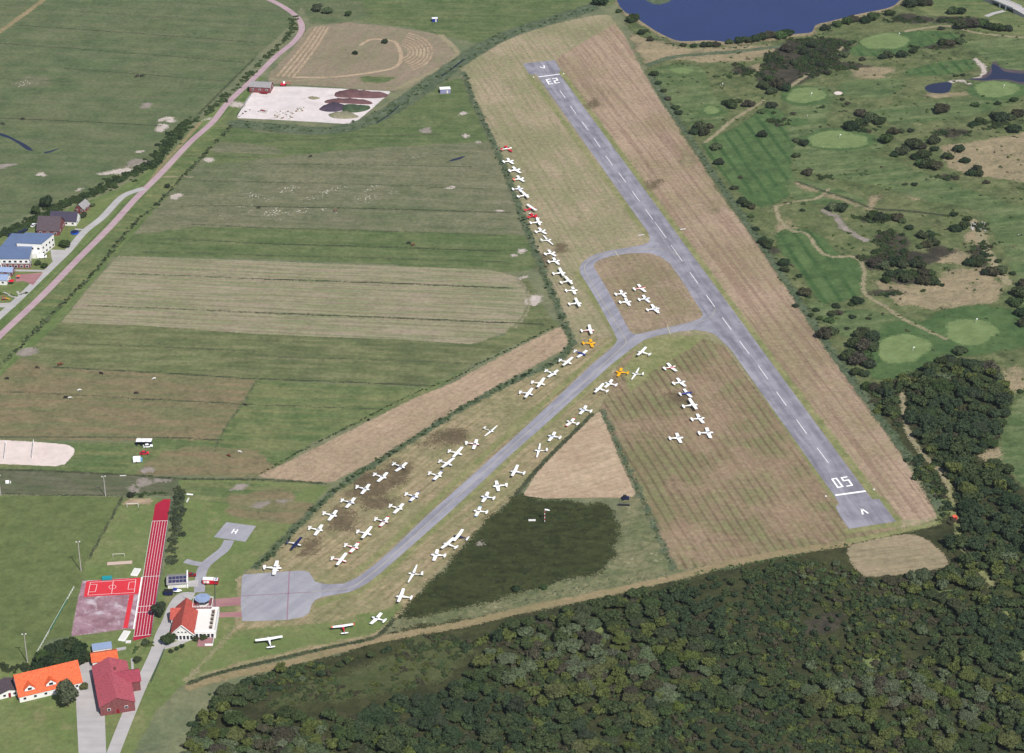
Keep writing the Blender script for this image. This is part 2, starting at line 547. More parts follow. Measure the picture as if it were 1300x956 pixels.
M['green'] = field('putting_green', (110, 134, 78), (118, 140, 84), (102, 126, 74), big=20, mid=6, ang=0.8, across=2, along=20, streak=0.3, lines=4, lcol=(114, 138, 90), lstr=0.6, seed=35, feather=2.2, wob=1.0, fine=0.5)
M['fringe'] = field('green_fringe', (66, 98, 52), (78, 108, 60), (88, 112, 68), big=20, mid=6, streak=0.5, seed=36, feather=3.0, wob=2.5)
M['tan'] = field('dry_dune_grass', (158, 142, 112), (144, 132, 102), (112, 112, 80), big=24, mid=5, streak=0.7, seed=37, feather=4, wob=5, bump=(26.0, 5.0))
M['pathpale'] = field('pale_path', (160, 148, 118), (146, 138, 106), (124, 124, 86), big=15, mid=4, streak=0.5, seed=38, feather=1.5, wob=1.2)
M['scrub_floor'] = field('scrub_floor', (52, 60, 36), (66, 72, 42), (80, 78, 54), big=22, mid=5, streak=0.6, seed=39, feather=4, wob=4, bump=(5.0, 1.2))
M['heather'] = field('brown_heath', (62, 60, 52), (72, 70, 58), (54, 58, 44), big=16, mid=4, streak=0.6, seed=40, feather=3, wob=3, bump=(26.0, 5.0))
M['ovalfield'] = field('small_bare_field', (168, 150, 122), (154, 142, 112), (128, 120, 92), big=18, mid=5, ang=gang((1100, 700), (1190, 690)), across=1.6, along=30, streak=0.6, lines=4.0, lcol=(132, 118, 96), lstr=0.4, seed=41, feather=1.2, wob=1.0)

def asphalt(name, c1, c2, fine=0.10, joints=None, ang=0.0, streak=0.12, crack=True):
    m, nt, b, out = newmat(name)
    g = N(nt, "ShaderNodeNewGeometry")
    P = g.outputs['Position']
    Q = mapping(nt, P, -ang)
    n1 = noise(nt, mapping(nt, Q, 0, (1 / 45, 1 / 4, 1)), 1.0, 5, 0.65)
    n2 = noise(nt, P, 1 / 8.0, 5, 0.6)
    n3 = noise(nt, P, 2.0, 2, 0.6)
    col = mixc(nt, rampf(nt, mathn(nt, 'ADD', mathn(nt, 'MULTIPLY', n1, 0.5), mathn(nt, 'MULTIPLY', n2, 0.5)), 0.35, 0.65), alb(c1), alb(c2))
    v = mathn(nt, 'MULTIPLY_ADD', n3, fine * 2, 1 - fine)
    v = mathn(nt, 'MULTIPLY', v, mathn(nt, 'MULTIPLY_ADD', n1, streak * 2, 1 - streak))
    if joints:
        sx = N(nt, "ShaderNodeSeparateXYZ")
        nt.links.new(Q, sx.inputs[0])
        for ax in (0, 1):
            fr = mathn(nt, 'PINGPONG', sx.outputs[ax], joints / 2)
            j = rampf(nt, fr, 0.0, 0.16)
            v = mathn(nt, 'MULTIPLY', v, mathn(nt, 'MULTIPLY_ADD', j, 0.12, 0.88))
    if crack:
        vo = nt.nodes.new("ShaderNodeTexVoronoi")
        vo.feature = 'DISTANCE_TO_EDGE'
        vo.inputs['Scale'].default_value = 0.08
        nt.links.new(mapping(nt, P, 0, (1, 1, 1)), vo.inputs['Vector'])
        cr = rampf(nt, vo.outputs['Distance'], 0.0, 0.02)
        v = mathn(nt, 'MULTIPLY', v, mathn(nt, 'MULTIPLY_ADD', cr, 0.08, 0.92))
    col = mixc(nt, 1.0, col, vs_to_col(nt, v), 'MULTIPLY')
    nt.links.new(col, b.inputs['Base Color'])
    b.inputs['Roughness'].default_value = 0.85
    b.inputs['Specular IOR Level'].default_value = 0.25
    return m
M['runway'] = asphalt('runway_asphalt', (126, 124, 134), (158, 156, 165), ang=A_RW, streak=0.3)
M['taxi'] = asphalt('taxiway_asphalt', (140, 139, 150), (163, 161, 171), ang=A_TX, streak=0.2)
M['apron'] = asphalt('apron_concrete', (156, 155, 164), (168, 167, 174), ang=A_TX, joints=3.6)
M['road'] = asphalt('grey_road', (176, 172, 172), (190, 186, 184), streak=0.05, crack=False)
M['pink'] = asphalt('red_brick_road', (176, 148, 156), (188, 164, 168), streak=0.05, crack=False)
M['brickred'] = asphalt('red_brick_paving', (158, 112, 116), (172, 128, 128), streak=0.05, crack=False)
M['paintw'] = plain('white_road_paint', (250, 250, 250), 0.7, var=0.06, k=1.2)
M['painty'] = plain('faded_yellow_paint', (196, 188, 158), 0.7)
M['paintr'] = plain('faded_red_paint', (158, 126, 142), 0.7)

def water(name, c, rough=0.08, bump=0.3):
    m, nt, b, out = newmat(name)
    g = N(nt, "ShaderNodeNewGeometry")
    n1 = noise(nt, g.outputs['Position'], 1 / 35, 4)
    col = mixc(nt, n1, alb(c), alb(tuple(v * 0.9 for v in c)))
    nt.links.new(col, b.inputs['Base Color'])
    b.inputs['Roughness'].default_value = rough
    bp = N(nt, "ShaderNodeBump")
    bp.inputs['Strength'].default_value = bump
    bp.inputs['Distance'].default_value = 0.1
    nt.links.new(noise(nt, g.outputs['Position'], 1.3, 4), bp.inputs['Height'])
    nt.links.new(bp.outputs[0], b.inputs['Normal'])
    return m
M['lake'] = water('lake_water', (40, 54, 106), 0.3)
M['pond'] = water('pond_water', (34, 36, 66), 0.3)
M['mud'] = field('pond_mud', (96, 84, 88), (84, 76, 84), big=10, mid=3, seed=50, feather=1, wob=2)
M['ditchw'] = water('ditch_water', (26, 32, 40), 0.5)

# ------------------------------------------------------------------ ground sheets
gm = MB()
gm.quad((-9000, -3000, 0), (9000, -3000, 0), (9000, 14000, 0), (-9000, 14000, 0))
gm.build('ground', M['base'])["kind"] = 'structure'

# far meadows, upper left
patch('meadow', [(-60, -60), (420, -60), (385, 0), (372, 28), (330, 68), (255, 146), (200, 205), (150, 235), (60, 262), (0, 288), (-60, 310)], M['meadow_far'])
patch('meadow', [(385, -60), (800, -60), (780, 6), (740, 12), (690, 26), (610, 56), (560, 45), (520, 35), (460, 28), (430, 12)], M['meadow_green'])
patch('meadow', [(255, 150), (300, 152), (325, 165), (400, 170), (470, 156), (520, 132), (570, 100), (588, 96), (600, 130), (640, 220), (672, 300), (690, 335), (655, 345), (500, 335), (325, 328), (150, 322), (185, 280), (240, 215)], M['meadow_w'])
patch('meadow', [(258, 152), (300, 154), (325, 168), (400, 172), (470, 158), (520, 134), (570, 102), (588, 98), (600, 130), (622, 180), (500, 186), (380, 196), (235, 214)], M['meadow_green'], margin=8)
patch('meadow', [(160, 300), (250, 288), (400, 290), (640, 297), (668, 300), (690, 338), (655, 346), (500, 336), (325, 328), (140, 326)], M['meadow_green'], margin=8)
patch('meadow', [(-40, 480), (75, 405), (175, 410), (325, 422), (500, 430), (600, 436), (660, 420), (712, 412), (650, 440), (600, 462), (540, 492), (440, 486), (325, 484), (75, 466), (0, 462)], M['meadow_dark'])
patch('pasture', [(-40, 470), (20, 452), (75, 466), (325, 483), (311, 506), (285, 545), (270, 572), (175, 560), (0, 558), (-40, 560)], M['olive'])
patch('pasture', [(325, 483), (540, 492), (600, 462), (560, 492), (450, 540), (400, 560), (350, 596), (325, 604), (282, 600), (265, 575), (285, 545), (311, 507)], M['olive_green'])
patch('pasture', [(-40, 556), (88, 562), (176, 562), (200, 556), (282, 560), (275, 578), (190, 590), (172, 604), (-40, 594)], M['olive_green'])
patch('pasture', [(205, 575), (245, 566), (325, 572), (352, 596), (325, 606), (230, 604), (172, 602), (186, 588)], M['olive'])
patch('mown_field', [(77, 410), (112, 366), (150, 325), (325, 331), (500, 338), (620, 342), (652, 350), (667, 366), (671, 384), (664, 402), (648, 420), (600, 437), (500, 431), (325, 424), (175, 413)], M['stubble'])
patch('meadow', [(636, 346), (668, 350), (700, 405), (714, 414), (650, 432), (640, 424), (662, 404), (672, 384), (666, 362), (652, 348)], M['meadow_dark'])
patch('bare_field', [(327, 605), (450, 544), (525, 506), (575, 486), (647, 446), (712, 414), (722, 432), (716, 444), (647, 481), (587, 516), (550, 539), (500, 574), (437, 604), (422, 613), (380, 611)], M['bare'])
for (x, y, rx, ry) in [(235, 215, 60, 14), (560, 205, 60, 22), (420, 230, 90, 10), (300, 190, 40, 8), (540, 300, 70, 6)]:
    patch('meadow_tint', blob(x, y, rx, ry), M['meadow_green'] if rx > 50 and y > 280 else M['meadow_w'], margin=8)
# dyke and roadside
patch('dyke', [(325, 100), (338, 96), (300, 150), (255, 195), (215, 245), (150, 318), (77, 408), (0, 478), (-40, 500), (-40, 260), (0, 300), (60, 275), (150, 240), (205, 205), (255, 152)], M['dyke'])
patch('dyke', [(-40, 452), (0, 430), (55, 378), (110, 325), (175, 258), (225, 205), (300, 135), (298, 155), (225, 235), (160, 300), (90, 378), (30, 438), (0, 470), (-40, 500)], M['olive_green'])
patch('garden', [(-40, 330), (0, 305), (60, 285), (100, 262), (150, 245), (175, 240), (130, 280), (70, 338), (0, 405), (-40, 440)], M['lawn'])
patch('mound_field', [(340, 96), (372, 62), (392, 34), (437, 28), (495, 34), (550, 42), (566, 50), (578, 70), (562, 82), (520, 112), (500, 116), (420, 110), (342, 106)], M['mound'])
patch('mound_field', [(388, -30), (450, -20), (470, 22), (430, 30), (395, 30), (385, 10), (350, -20)], M['meadow_far'])
strip('worn_track', [(372, 98), (420, 98), (465, 93), (500, 86), (509, 74), (505, 58), (497, 52), (472, 50), (458, 57)], 2.6, M['bare2'])
strip('worn_track', [(342, 100), (372, 103), (420, 98)], 2.2, M['pathpale'])
strip('worn_track', [(560, 45), (574, 58), (580, 66), (577, 74), (557, 88), (530, 100), (505, 112)], 4.0, M['pathpale'])
patch('lush_patch', blob(480, 100, 20, 4.5), M['meadow_green'])
patch('yard', [(300, 150), (312, 128), (325, 110), (380, 110), (497, 116), (470, 140), (448, 158), (400, 155), (350, 152)], M['yard'])
patch('yard_entrance', [(292, 131), (300, 129), (311, 131), (309, 137), (294, 136)], M['sand'])
# sports ground
patch('sports_field', [(-60, 628), (155, 631), (140, 660), (108, 715), (104, 738), (90, 808), (60, 812), (42, 838), (0, 842), (-60, 846)], M['sport'])
patch('sports_field', [(157, 631), (200, 632), (216, 634), (210, 690), (198, 765), (168, 815), (120, 820), (90, 810), (104, 738), (108, 715), (140, 660)], M['lawn'])
patch('old_pitch', [(-60, 594), (60, 597), (176, 604), (228, 610), (222, 630), (160, 629), (-60, 627)], M['grayfield'])
patch('bare_earth', [(162, 633), (196, 633), (192, 640), (156, 641)], M['bare'], margin=3)
patch('beach_court', [(-60, 556), (0, 558.5), (60, 562), (86, 564.5), (95, 570), (95, 574), (88, 584), (80, 591), (70, 592), (0, 589), (-60, 586)], M['beach'])
patch('lawn', [(228, 608), (325, 610), (420, 616), (395, 645), (345, 700), (308, 728), (303, 792), (240, 862), (200, 900), (150, 990), (-60, 990), (-60, 842), (45, 838), (90, 812), (168, 816), (200, 765), (215, 690)], M['lawn'])
patch('grazed_patch', [(232, 612), (320, 614), (390, 620), (360, 645), (300, 640), (240, 634)], M['olive_green'], margin=8)
patch('grazed_patch', blob(350, 640, 60, 20), M['olive'], margin=8)
# airfield grass
patch('airfield_grass', [(583, 88), (600, 76), (650, 46), (700, 31), (757, 19), (775, 19), (792, 44), (810, 80), (840, 132), (862, 162), (890, 207), (915, 249), (962, 309), (975, 330), (1005, 377), (1042, 434), (1085, 496), (1115, 534), (1147, 584), (1182, 640), (1192, 662), (1150, 672), (1077, 683), (975, 705), (867, 723), (855, 724), (822, 651), (787, 584), (762, 520), (725, 553), (690, 595), (655, 627), (600, 678), (575, 711), (532, 751), (500, 788), (485, 806), (437, 817), (387, 828), (325, 843), (265, 858), (230, 866), (300, 795), (303, 730), (325, 722), (345, 705), (370, 680), (395, 650), (425, 620), (440, 612), (520, 562), (600, 512), (650, 486), (715, 452), (727, 438), (705, 385), (672, 300), (650, 240), (628, 190), (595, 120)], M['air_w'], cell=4)
patch('airfield_grass', [(704, 76), (780, 30), (792, 44), (810, 80), (840, 132), (862, 162), (890, 207), (915, 249), (962, 309), (975, 330), (1005, 377), (1042, 434), (1085, 496), (1115, 534), (1147, 584), (1182, 640), (1190, 660), (1138, 660), (1099, 624), (960, 430), (800, 217)], M['air_e'], cell=4, margin=8)
patch('airfield_grass', [(762, 520), (790, 450), (880, 425), (920, 440), (1060, 632), (1076, 672), (1140, 668), (1140, 674), (1077, 684), (975, 705), (867, 723), (855, 724), (822, 651), (787, 584)], M['air_s'], cell=4, margin=8)
patch('airfield_grass', [(303, 735), (345, 705), (395, 650), (440, 612), (520, 562), (600, 512), (650, 486), (715, 452), (727, 440), (780, 425), (790, 440), (760, 520), (725, 553), (655, 627), (600, 678), (532, 751), (485, 806), (387, 828), (265, 858), (300, 795)], M['air_t'], cell=3, margin=8)
patch('airfield_grass', [(740, 415), (778, 440), (690, 515), (650, 530), (700, 480), (730, 455)], M['air_t'], cell=3, margin=8)
patch('lush_patch', [(300, 800), (420, 790), (500, 770), (520, 755), (500, 785), (470, 806), (387, 822), (300, 842), (240, 862)], M['lawn'], margin=8)
patch('lush_patch', [(820, 430), (900, 425), (880, 440), (830, 470), (800, 500), (790, 470)], M['verge'], margin=6)
for (a, b, wd) in [((712, 92), (960, 430), 4.5), ((960, 430), (1112, 632), 4.5), ((672, 95), (822, 300), 3.0), ((940, 455), (1058, 632), 2.5), ((1118, 633), (1140, 662), 4), ((1076, 674), (1140, 665), 4)]:
    strip('verge', [a, ((a[0] + b[0]) / 2, (a[1] + b[1]) / 2), b], wd, M['verge'], smooth=False)
strip('verge', [(732, 345), (760, 390), (783, 430), (765, 444), (700, 502), (600, 592), (500, 686), (455, 724)], 3.0, M['verge'])
strip('verge', [(805, 440), (730, 508), (650, 580), (570, 655), (525, 695), (485, 731), (457, 750), (430, 758), (405, 768)], 3.0, M['verge'])
# worn brown stains under and around parked planes
for (x, y, rx, ry) in [(708, 315, 9, 8), (470, 612, 40, 14), (505, 595, 18, 10), (430, 662, 22, 14), (395, 695, 14, 8), (560, 560, 30, 8), (820, 398, 14, 6), (480, 640, 20, 8), (830, 380, 10, 6), (868, 505, 14, 8), (752, 130, 12, 5), (828, 235, 8, 5), (690, 330, 10, 10)]:
    patch('worn_ground', blob(x, y, rx, ry, 12, -0.3), M['wear'], margin=8, cell=2)
# bare triangle, dark heath, weeds, tracks in the south
patch('weedy_ground', [(787, 630), (815, 632), (840, 690), (858, 724), (800, 742), (650, 772), (560, 790), (500, 800), (512, 784), (640, 756), (760, 728), (785, 690)], M['weeds'])
patch('heath', [(500, 787), (512, 772), (532, 752), (575, 712), (600, 680), (622, 655), (648, 632), (668, 628), (690, 634), (730, 638), (765, 640), (780, 648), (786, 676), (784, 702), (767, 727), (737, 732), (675, 748), (650, 757), (575, 776), (537, 782), (512, 787)], M['dark_heath'], cell=2)
patch('bare_field', [(762, 521), (787, 584), (808, 629), (790, 632), (750, 632), (692, 633), (664, 629), (682, 599), (725, 554), (740, 538)], M['bare2'], cell=2)
strip('ditch', [(655, 628), (680, 598), (703, 574), (740, 538), (752, 526)], 2.4, M['darkline'], smooth=False)
patch('scrub', [(500, 800), (600, 785), (662, 776), (750, 762), (862, 734), (975, 712), (1077, 690), (1150, 674), (1190, 664), (1200, 640), (1182, 640), (1165, 600), (1115, 528), (1098, 495), (1105, 470), (1200, 455), (1260, 455), (1290, 500), (1275, 560), (1270, 590), (1310, 600), (1500, 620), (1500, 1000), (260, 1000), (262, 900), (330, 856), (440, 827)], M['scrub_floor'], cell=5, margin=8)
strip('dirt_track', [(240, 872), (300, 856), (362, 843), (437, 823), (485, 811), (575, 795), (650, 778), (725, 762), (800, 746), (865, 731), (925, 716), (990, 703), (1075, 690)], 4.5, M['trackdirt'])
strip('grass_strip', [(1077, 687), (1110, 681), (1150, 673), (1190, 664)], 3.5, M['verge'])
patch('bare_field', [(1076, 699), (1087, 690), (1147, 679), (1172, 683), (1190, 696), (1203, 711), (1200, 719), (1170, 726), (1110, 732), (1092, 728), (1082, 716)], M['ovalfield'], smooth=True, cell=2)
M['glade'] = field('scrubby_glade', (84, 94, 56), (70, 82, 46), (96, 98, 66), big=18, mid=5, streak=0.7, seed=46, feather=6, wob=6, bump=(5.0, 1.0))
patch('glade', [(520, 812), (580, 804), (600, 824), (570, 860), (500, 880), (420, 890), (340, 895), (390, 868), (470, 845)], M['glade'], margin=8)
for (x, y, rx, ry) in [(700, 785, 25, 6), (770, 800, 20, 6), (1040, 790, 25, 12), (1110, 840, 20, 8), (1200, 760, 20, 9), (1150, 860, 22, 7), (900, 850, 25, 8), (940, 820, 14, 6), (1195, 640, 8, 14), (1220, 560, 20, 6), (1160, 530, 14, 6), (1290, 855, 20, 10), (690, 830, 16, 5)]:
    patch('glade', blob(x, y, rx, ry), M['heather'] if rx % 2 else M['lawn'], margin=8)
strip('trail', [(1202, 600), (1208, 640), (1213, 660), (1222, 690), (1240, 720), (1262, 745), (1275, 770), (1285, 800), (1300, 830), (1310, 870)], 3.0, M['verge'])
strip('trail', [(1145, 500), (1150, 540), (1162, 565), (1180, 585), (1195, 600), (1204, 625)], 2.5, M['pathpale'])
# golf course
patch('golf_rough', [(792, 20), (1320, -60), (1500, -60), (1500, 640), (1300, 620), (1262, 580), (1285, 510), (1260, 458), (1180, 460), (1110, 490), (1090, 490), (1040, 420), (975, 325), (915, 245), (862, 160), (826, 96), (815, 75)], M['golf_rough'], cell=6, margin=8)
patch('far_field', [(1170, -40), (1500, -60), (1500, 80), (1300, 46), (1240, 38), (1180, 20), (1150, 0)], M['olive_green'], cell=5, margin=8)
patch('dune_grass', [(800, 44), (830, 50), (870, 62), (975, 57), (990, 64), (960, 74), (900, 80), (860, 74), (820, 82), (808, 64)], M['tan'], margin=8)
patch('dune_grass', [(1195, 187), (1240, 180), (1300, 168), (1400, 168), (1400, 240), (1300, 232), (1240, 224), (1200, 212)], M['tan'], margin=8)
patch('dune_grass', [(1112, 358), (1150, 362), (1190, 350), (1250, 340), (1275, 362), (1262, 384), (1185, 394), (1140, 384), (1118, 372)], M['tan'], margin=8)
for e in [(1100, 90, 30, 6), (930, 75, 20, 4), (965, 85, 14, 5), (1210, 330, 22, 10), (870, 200, 8, 12), (1000, 290, 16, 10), (1240, 300, 12, 10), (1284, 480, 12, 20), (1262, 575, 16, 10), (1110, 100, 20, 4), (970, 40, 10, 3), (860, 120, 12, 12), (1230, 350, 30, 8), (1285, 640, 12, 6), (910, 262, 10, 6), (1160, 250, 24, 5), (1200, 120, 26, 3)]:
    patch('dune_grass', blob(*e), M['tan'], margin=8)
patch('heath', [(975, 70), (1000, 50), (1050, 48), (1085, 52), (1080, 66), (1060, 80), (1040, 96), (1010, 108), (978, 115), (960, 100)], M['heather'], margin=8)
for e in [(1130, 330, 45, 12), (1165, 352, 30, 8), (1128, 305, 20, 12), (1180, 60, 30, 3), (1220, 25, 30, 5), (1150, 25, 30, 5), (1210, 170, 24, 5), (1130, 372, 24, 4), (940, 90, 16, 4), (990, 158, 10, 5), (1245, 320, 14, 14), (1072, 84, 30, 5), (1205, 225, 14, 4), (1110, 278, 24, 5), (980, 318, 8, 6), (1190, 320, 20, 6)]:
    patch('heath', blob(*e), M['heather'], margin=8)
FW = [[(893, 184), (912, 172), (940, 158), (975, 135), (998, 148), (1012, 175), (1004, 212), (1010, 240), (985, 258), (960, 262), (930, 235), (905, 205)],
      [(984, 300), (1005, 290), (1040, 298), (1065, 322), (1094, 332), (1098, 350), (1094, 370), (1084, 379), (1055, 385), (1038, 382), (1015, 345), (995, 325)],
      [(1080, 62), (1110, 47), (1160, 40), (1208, 41), (1218, 50), (1180, 58), (1130, 70), (1100, 72), (1082, 70)],
      [(1150, 90), (1190, 80), (1232, 76), (1238, 86), (1205, 95), (1155, 96)]]
for p in FW:
    patch('fairway', p, M['fairway'], smooth=True)
FW2 = [[(1012, 178), (1050, 190), (1100, 196), (1160, 215), (1230, 240), (1290, 262), (1320, 262), (1320, 400), (1296, 400), (1288, 350), (1262, 300), (1240, 268), (1180, 256), (1110, 236), (1040, 222), (1008, 210)],
       [(1232, 52), (1400, 46), (1400, 100), (1300, 92), (1262, 82), (1240, 66)],
       [(1068, 106), (1135, 99), (1148, 110), (1120, 124), (1075, 122)],
       [(1095, 142), (1180, 130), (1290, 126), (1240, 146), (1150, 157), (1110, 152)],
       [(830, 88), (870, 82), (895, 90), (905, 120), (925, 140), (912, 158), (885, 165), (865, 150), (845, 118)],
       [(1000, 228), (1040, 232), (1090, 250), (1110, 262), (1060, 262), (1010, 252)],
       [(1030, 385), (1070, 392), (1110, 395), (1150, 410), (1120, 430), (1080, 430), (1050, 415)],
       [(1320, 500), (1292, 510), (1276, 535), (1270, 570), (1284, 600), (1320, 625)],
       [(1005, 128), (1040, 108), (1060, 125), (1050, 160), (1110, 170), (1120, 190), (1060, 200), (1018, 196), (1000, 165)]]
for p in FW2:
    patch('fairway', p, M['fairway2'], smooth=True)
for p in ([(1172, 410), (1195, 396), (1240, 388), (1290, 396), (1312, 415), (1308, 436), (1260, 448), (1205, 452), (1180, 438)],
          [(1100, 450), (1108, 425), (1135, 408), (1165, 408), (1192, 426), (1200, 448), (1165, 470), (1122, 482), (1103, 474)],
          ell(1021, 122, 31, 13), ell(1128, 55, 38, 13, 16, -0.1), ell(1267, 115, 40, 13), ell(1065, 178, 46, 14), ell(904, 141, 15, 7), ell(1012, 155, 14, 5)):
    patch('green_fringe', p, M['fringe'], smooth=True)
for e in ((1021, 121, 24, 10), (1124, 54, 30, 10), (1266, 114, 30, 9.5), (1065, 177, 38, 11), (1232, 420, 34, 16), (1148, 442, 32, 19), (904, 140, 10, 5), (866, 90, 14, 4)):
    patch('putting_green', blob(*e, amp=.4), M['green'], smooth=True, cell=2)
patch('sand_bunker', ell(1064, 118.5, 5.5, 2.2), M['beach'], cell=1)
strip('golf_path', [(985, 262), (990, 280), (1005, 293), (1025, 298), (1047, 324), (1085, 327), (1097, 342), (1097, 372), (1125, 390), (1150, 407), (1200, 430)], 2.4, M['pathpale'])
strip('golf_path', [(985, 262), (1010, 256), (1038, 252), (1052, 240)], 2.2, M['pathpale'])
strip('golf_path', [(896, 181), (912, 168), (930, 153), (970, 128)], 2.5, M['pathpale'])
strip('golf_path', [(1000, 112), (1030, 92), (1055, 75), (1070, 60)], 2.6, M['pathpale'])
strip('golf_path', [(1235, 280), (1245, 300), (1262, 335), (1280, 360)], 5.0, M['pathpale'])
strip('golf_path', [(1150, 40), (1200, 33), (1240, 42), (1300, 48)], 3.0, M['pathpale'])
strip('golf_path', [(1238, 75), (1248, 85), (1249, 95), (1240, 100)], 3.0, M['sand'])
strip('golf_path', [(1205, 105), (1218, 102), (1230, 106)], 3.0, M['sand'])
strip('sandy_trail', [(1045, 268), (1052, 272), (1062, 276), (1072, 290), (1098, 305)], 4.0, M['greysand'])
strip('ditch', [(1012, 231), (1040, 241), (1075, 252), (1110, 265), (1150, 268), (1205, 274)], 2.5, M['darkline'])
strip('ditch_bank', [(1010, 233), (1038, 244), (1073, 255), (1106, 267)], 2.0, M['tan'])
strip('ditch', [(1105, 262), (1114, 248)], 3, M['tan'])
# sandy spots
for (x, y, rx, ry) in [(213, 152, 11, 4), (208, 162, 8, 5), (262, 151, 6, 1.5), (145, 218, 20, 3.5), (225, 250, 6, 3), (266, 203, 6, 2.5), (572, 238, 7, 1.6), (592, 172, 4, 3), (586, 145, 5, 2), (636, 268, 4, 1.4), (661, 320, 7, 3), (680, 381, 10, 6), (665, 353, 5, 2), (652, 324, 4, 1.5), (605, 181, 3, 1), (180, 192, 5, 1.5), (101, 240, 3, 1.5), (52, 222, 6, 2)]:
    patch('sandy_patch', blob(x, y, rx, ry, 10, -0.15), M['sand'], margin=4, cell=1.2)
for (x, y, rx, ry) in [(180, 612, 11, 5), (170, 622, 6, 6), (207, 610, 14, 3), (190, 598, 9, 3), (35, 446, 14, 5), (186, 135, 8, 3), (360, 636, 8, 3), (170, 208, 18, 4), (540, 165, 10, 3), (10, 210, 12, 3), (305, 618, 12, 3), (330, 640, 10, 4), (610, 690, 5, 2)]:
    patch('trampled_soil', blob(x, y, rx, ry, 10, -0.15), M['greysand'], margin=4, cell=1.2)
strip('farm_track', [(-20, 52), (0, 40), (28, 20), (55, 0), (80, -20)], 4.0, M['trackdirt'])
strip('farm_track', [(255, 155), (228, 185), (205, 210), (190, 232), (178, 240)], 2.4, M['trackdirt'])
strip('farm_track', [(200, 225), (232, 224), (244, 225)], 1.6, M['pathpale'])
strip('grass_track', [(600, 70), (575, 92), (545, 115), (500, 145), (470, 158), (440, 166)], 2.5, M['reed'])

M['flowers'] = field('white_flower_meadow', (102, 112, 80), (116, 118, 88), (126, 122, 98), big=20, mid=5, ang=A_PAST, across=3, along=20, streak=0.5, seed=45, feather=8, wob=6, tuft=((226, 224, 214), 1.5, 1.0))
for e in [(395, 247, 90, 11), (370, 275, 78, 10), (430, 283, 30, 5), (512, 196, 18, 4), (40, 103, 24, 6)]:
    patch('flower_patch', blob(*e), M['flowers'], margin=9, cell=2)
for k in range(7):
    rr = 22 + k * 6.5
    strip('swath', [(503 + rr * math.cos(t) * .75, 66 + rr * math.sin(t) * .42) for t in [(-70 + 22 * q) * math.pi / 180 for q in range(7)]], 1.7, M['bare2'])
for k in range(4):
    strip('swath', [(352 + k * 7, 97), (382 + k * 6, 62), (402 + k * 5, 34)], 1.8, M['bare2'])
strip('swath', [(655, 352), (668, 368), (672, 385), (666, 402), (654, 416)], 1.6, M['stubble'])
# thin drains across the pastures
for (a, b, k) in [((220, 1), (345, 14), 1), ((52, 11), (325, 32), 1), ((22, 32), (325, 54), 0), ((0, 55), (310, 79), 0), ((80, 87), (285, 103), 0), ((0, 150), (205, 160), 0),
                  ((252, 145), (322, 75), 0), ((0, 100), (90, 104), 1), ((0, 258), (60, 262), 1),
                  ((545, 238), (612, 240), 1), ((325, 262), (648, 270), 0), ((325, 289), (640, 299), 1), ((325, 309), (634, 319), 0), ((325, 324), (648, 333), 1),
                  ((250, 230), (540, 236), 1), ((240, 285), (325, 289), 1), ((330, 208), (600, 212), 1), ((330, 180), (560, 170), 1), ((230, 198), (330, 200), 1), ((230, 262), (325, 262), 1), ((200, 303), (325, 309), 1), ((180, 320), (325, 324), 1),
                  ((144, 347), (325, 354), 1), ((325, 354), (650, 366), 0), ((110, 388), (325, 397), 1), ((325, 397), (690, 412), 0),
                  ((67, 466), (325, 481), 0), ((325, 481), (550, 490), 0), ((162, 506), (325, 514), 0), ((325, 514), (485, 520), 1), ((192, 555), (282, 559), 0), ((0, 555), (190, 556), 1), ((0, 497), (160, 505), 1),
                  ((325, 452), (600, 462), 1), ((80, 436), (325, 446), 1)]:
    strip('drain', [a, ((a[0] + b[0]) / 2, (a[1] + b[1]) / 2 - 0.6), b], 1.5 if k == 0 else 1.2, M['darkline'] if k == 0 else M['darkline2'])
strip('drain', [(325, 484), (311, 508), (285, 545), (271, 574)], 1.0, M['darkline2'])
strip('drain', [(155, 632), (140, 660), (112, 710)], 1.4, M['darkline'], smooth=False)
strip('drain', [(-10, 596), (60, 598), (120, 601), (180, 604), (232, 608), (330, 609), (412, 614)], 1.8, M['darkline'])
strip('drain', [(-10, 627), (155, 630)], 1.2, M['darkline'], smooth=False)
strip('drain', [(240, 868), (270, 857), (325, 843), (400, 826), (470, 811), (488, 800), (500, 786)], 2.2, M['darkline'])
strip('reed_bed', [(300, 157), (360, 163), (410, 166), (450, 160), (490, 143), (530, 116), (570, 88), (605, 64), (650, 42), (700, 26), (750, 10)], 12, M['reed'], cell=2.5)
ribbon('ditch_water', [(478, 156), (492, 147), (500, 140), (507, 134)], 1.1, M['ditchw'])
ribbon('ditch_water', [(560, 97), (570, 90), (578, 84), (590, 75)], 1.6, M['ditchw'])
strip('reed_bed', [(826, 95), (852, 140), (885, 190), (925, 250), (965, 308), (1010, 376), (1055, 445), (1100, 507), (1155, 582), (1180, 612), (1194, 652)], 4, M['reed'], cell=2)
strip('reed_bed', [(764, 519), (782, 560), (800, 600), (818, 640), (838, 685), (855, 722)], 2.6, M['reed'], cell=2)
strip('reed_bed', [(588, 92), (600, 125), (620, 168), (640, 212), (665, 280), (690, 345), (718, 412), (726, 438), (700, 462), (650, 485), (575, 526), (500, 574), (437, 614), (400, 646), (325, 720)], 3.6, M['reed'], cell=2)
strip('reed_bed', [(825, 82), (860, 72), (930, 66), (1000, 58)], 5, M['reed'], cell=2)

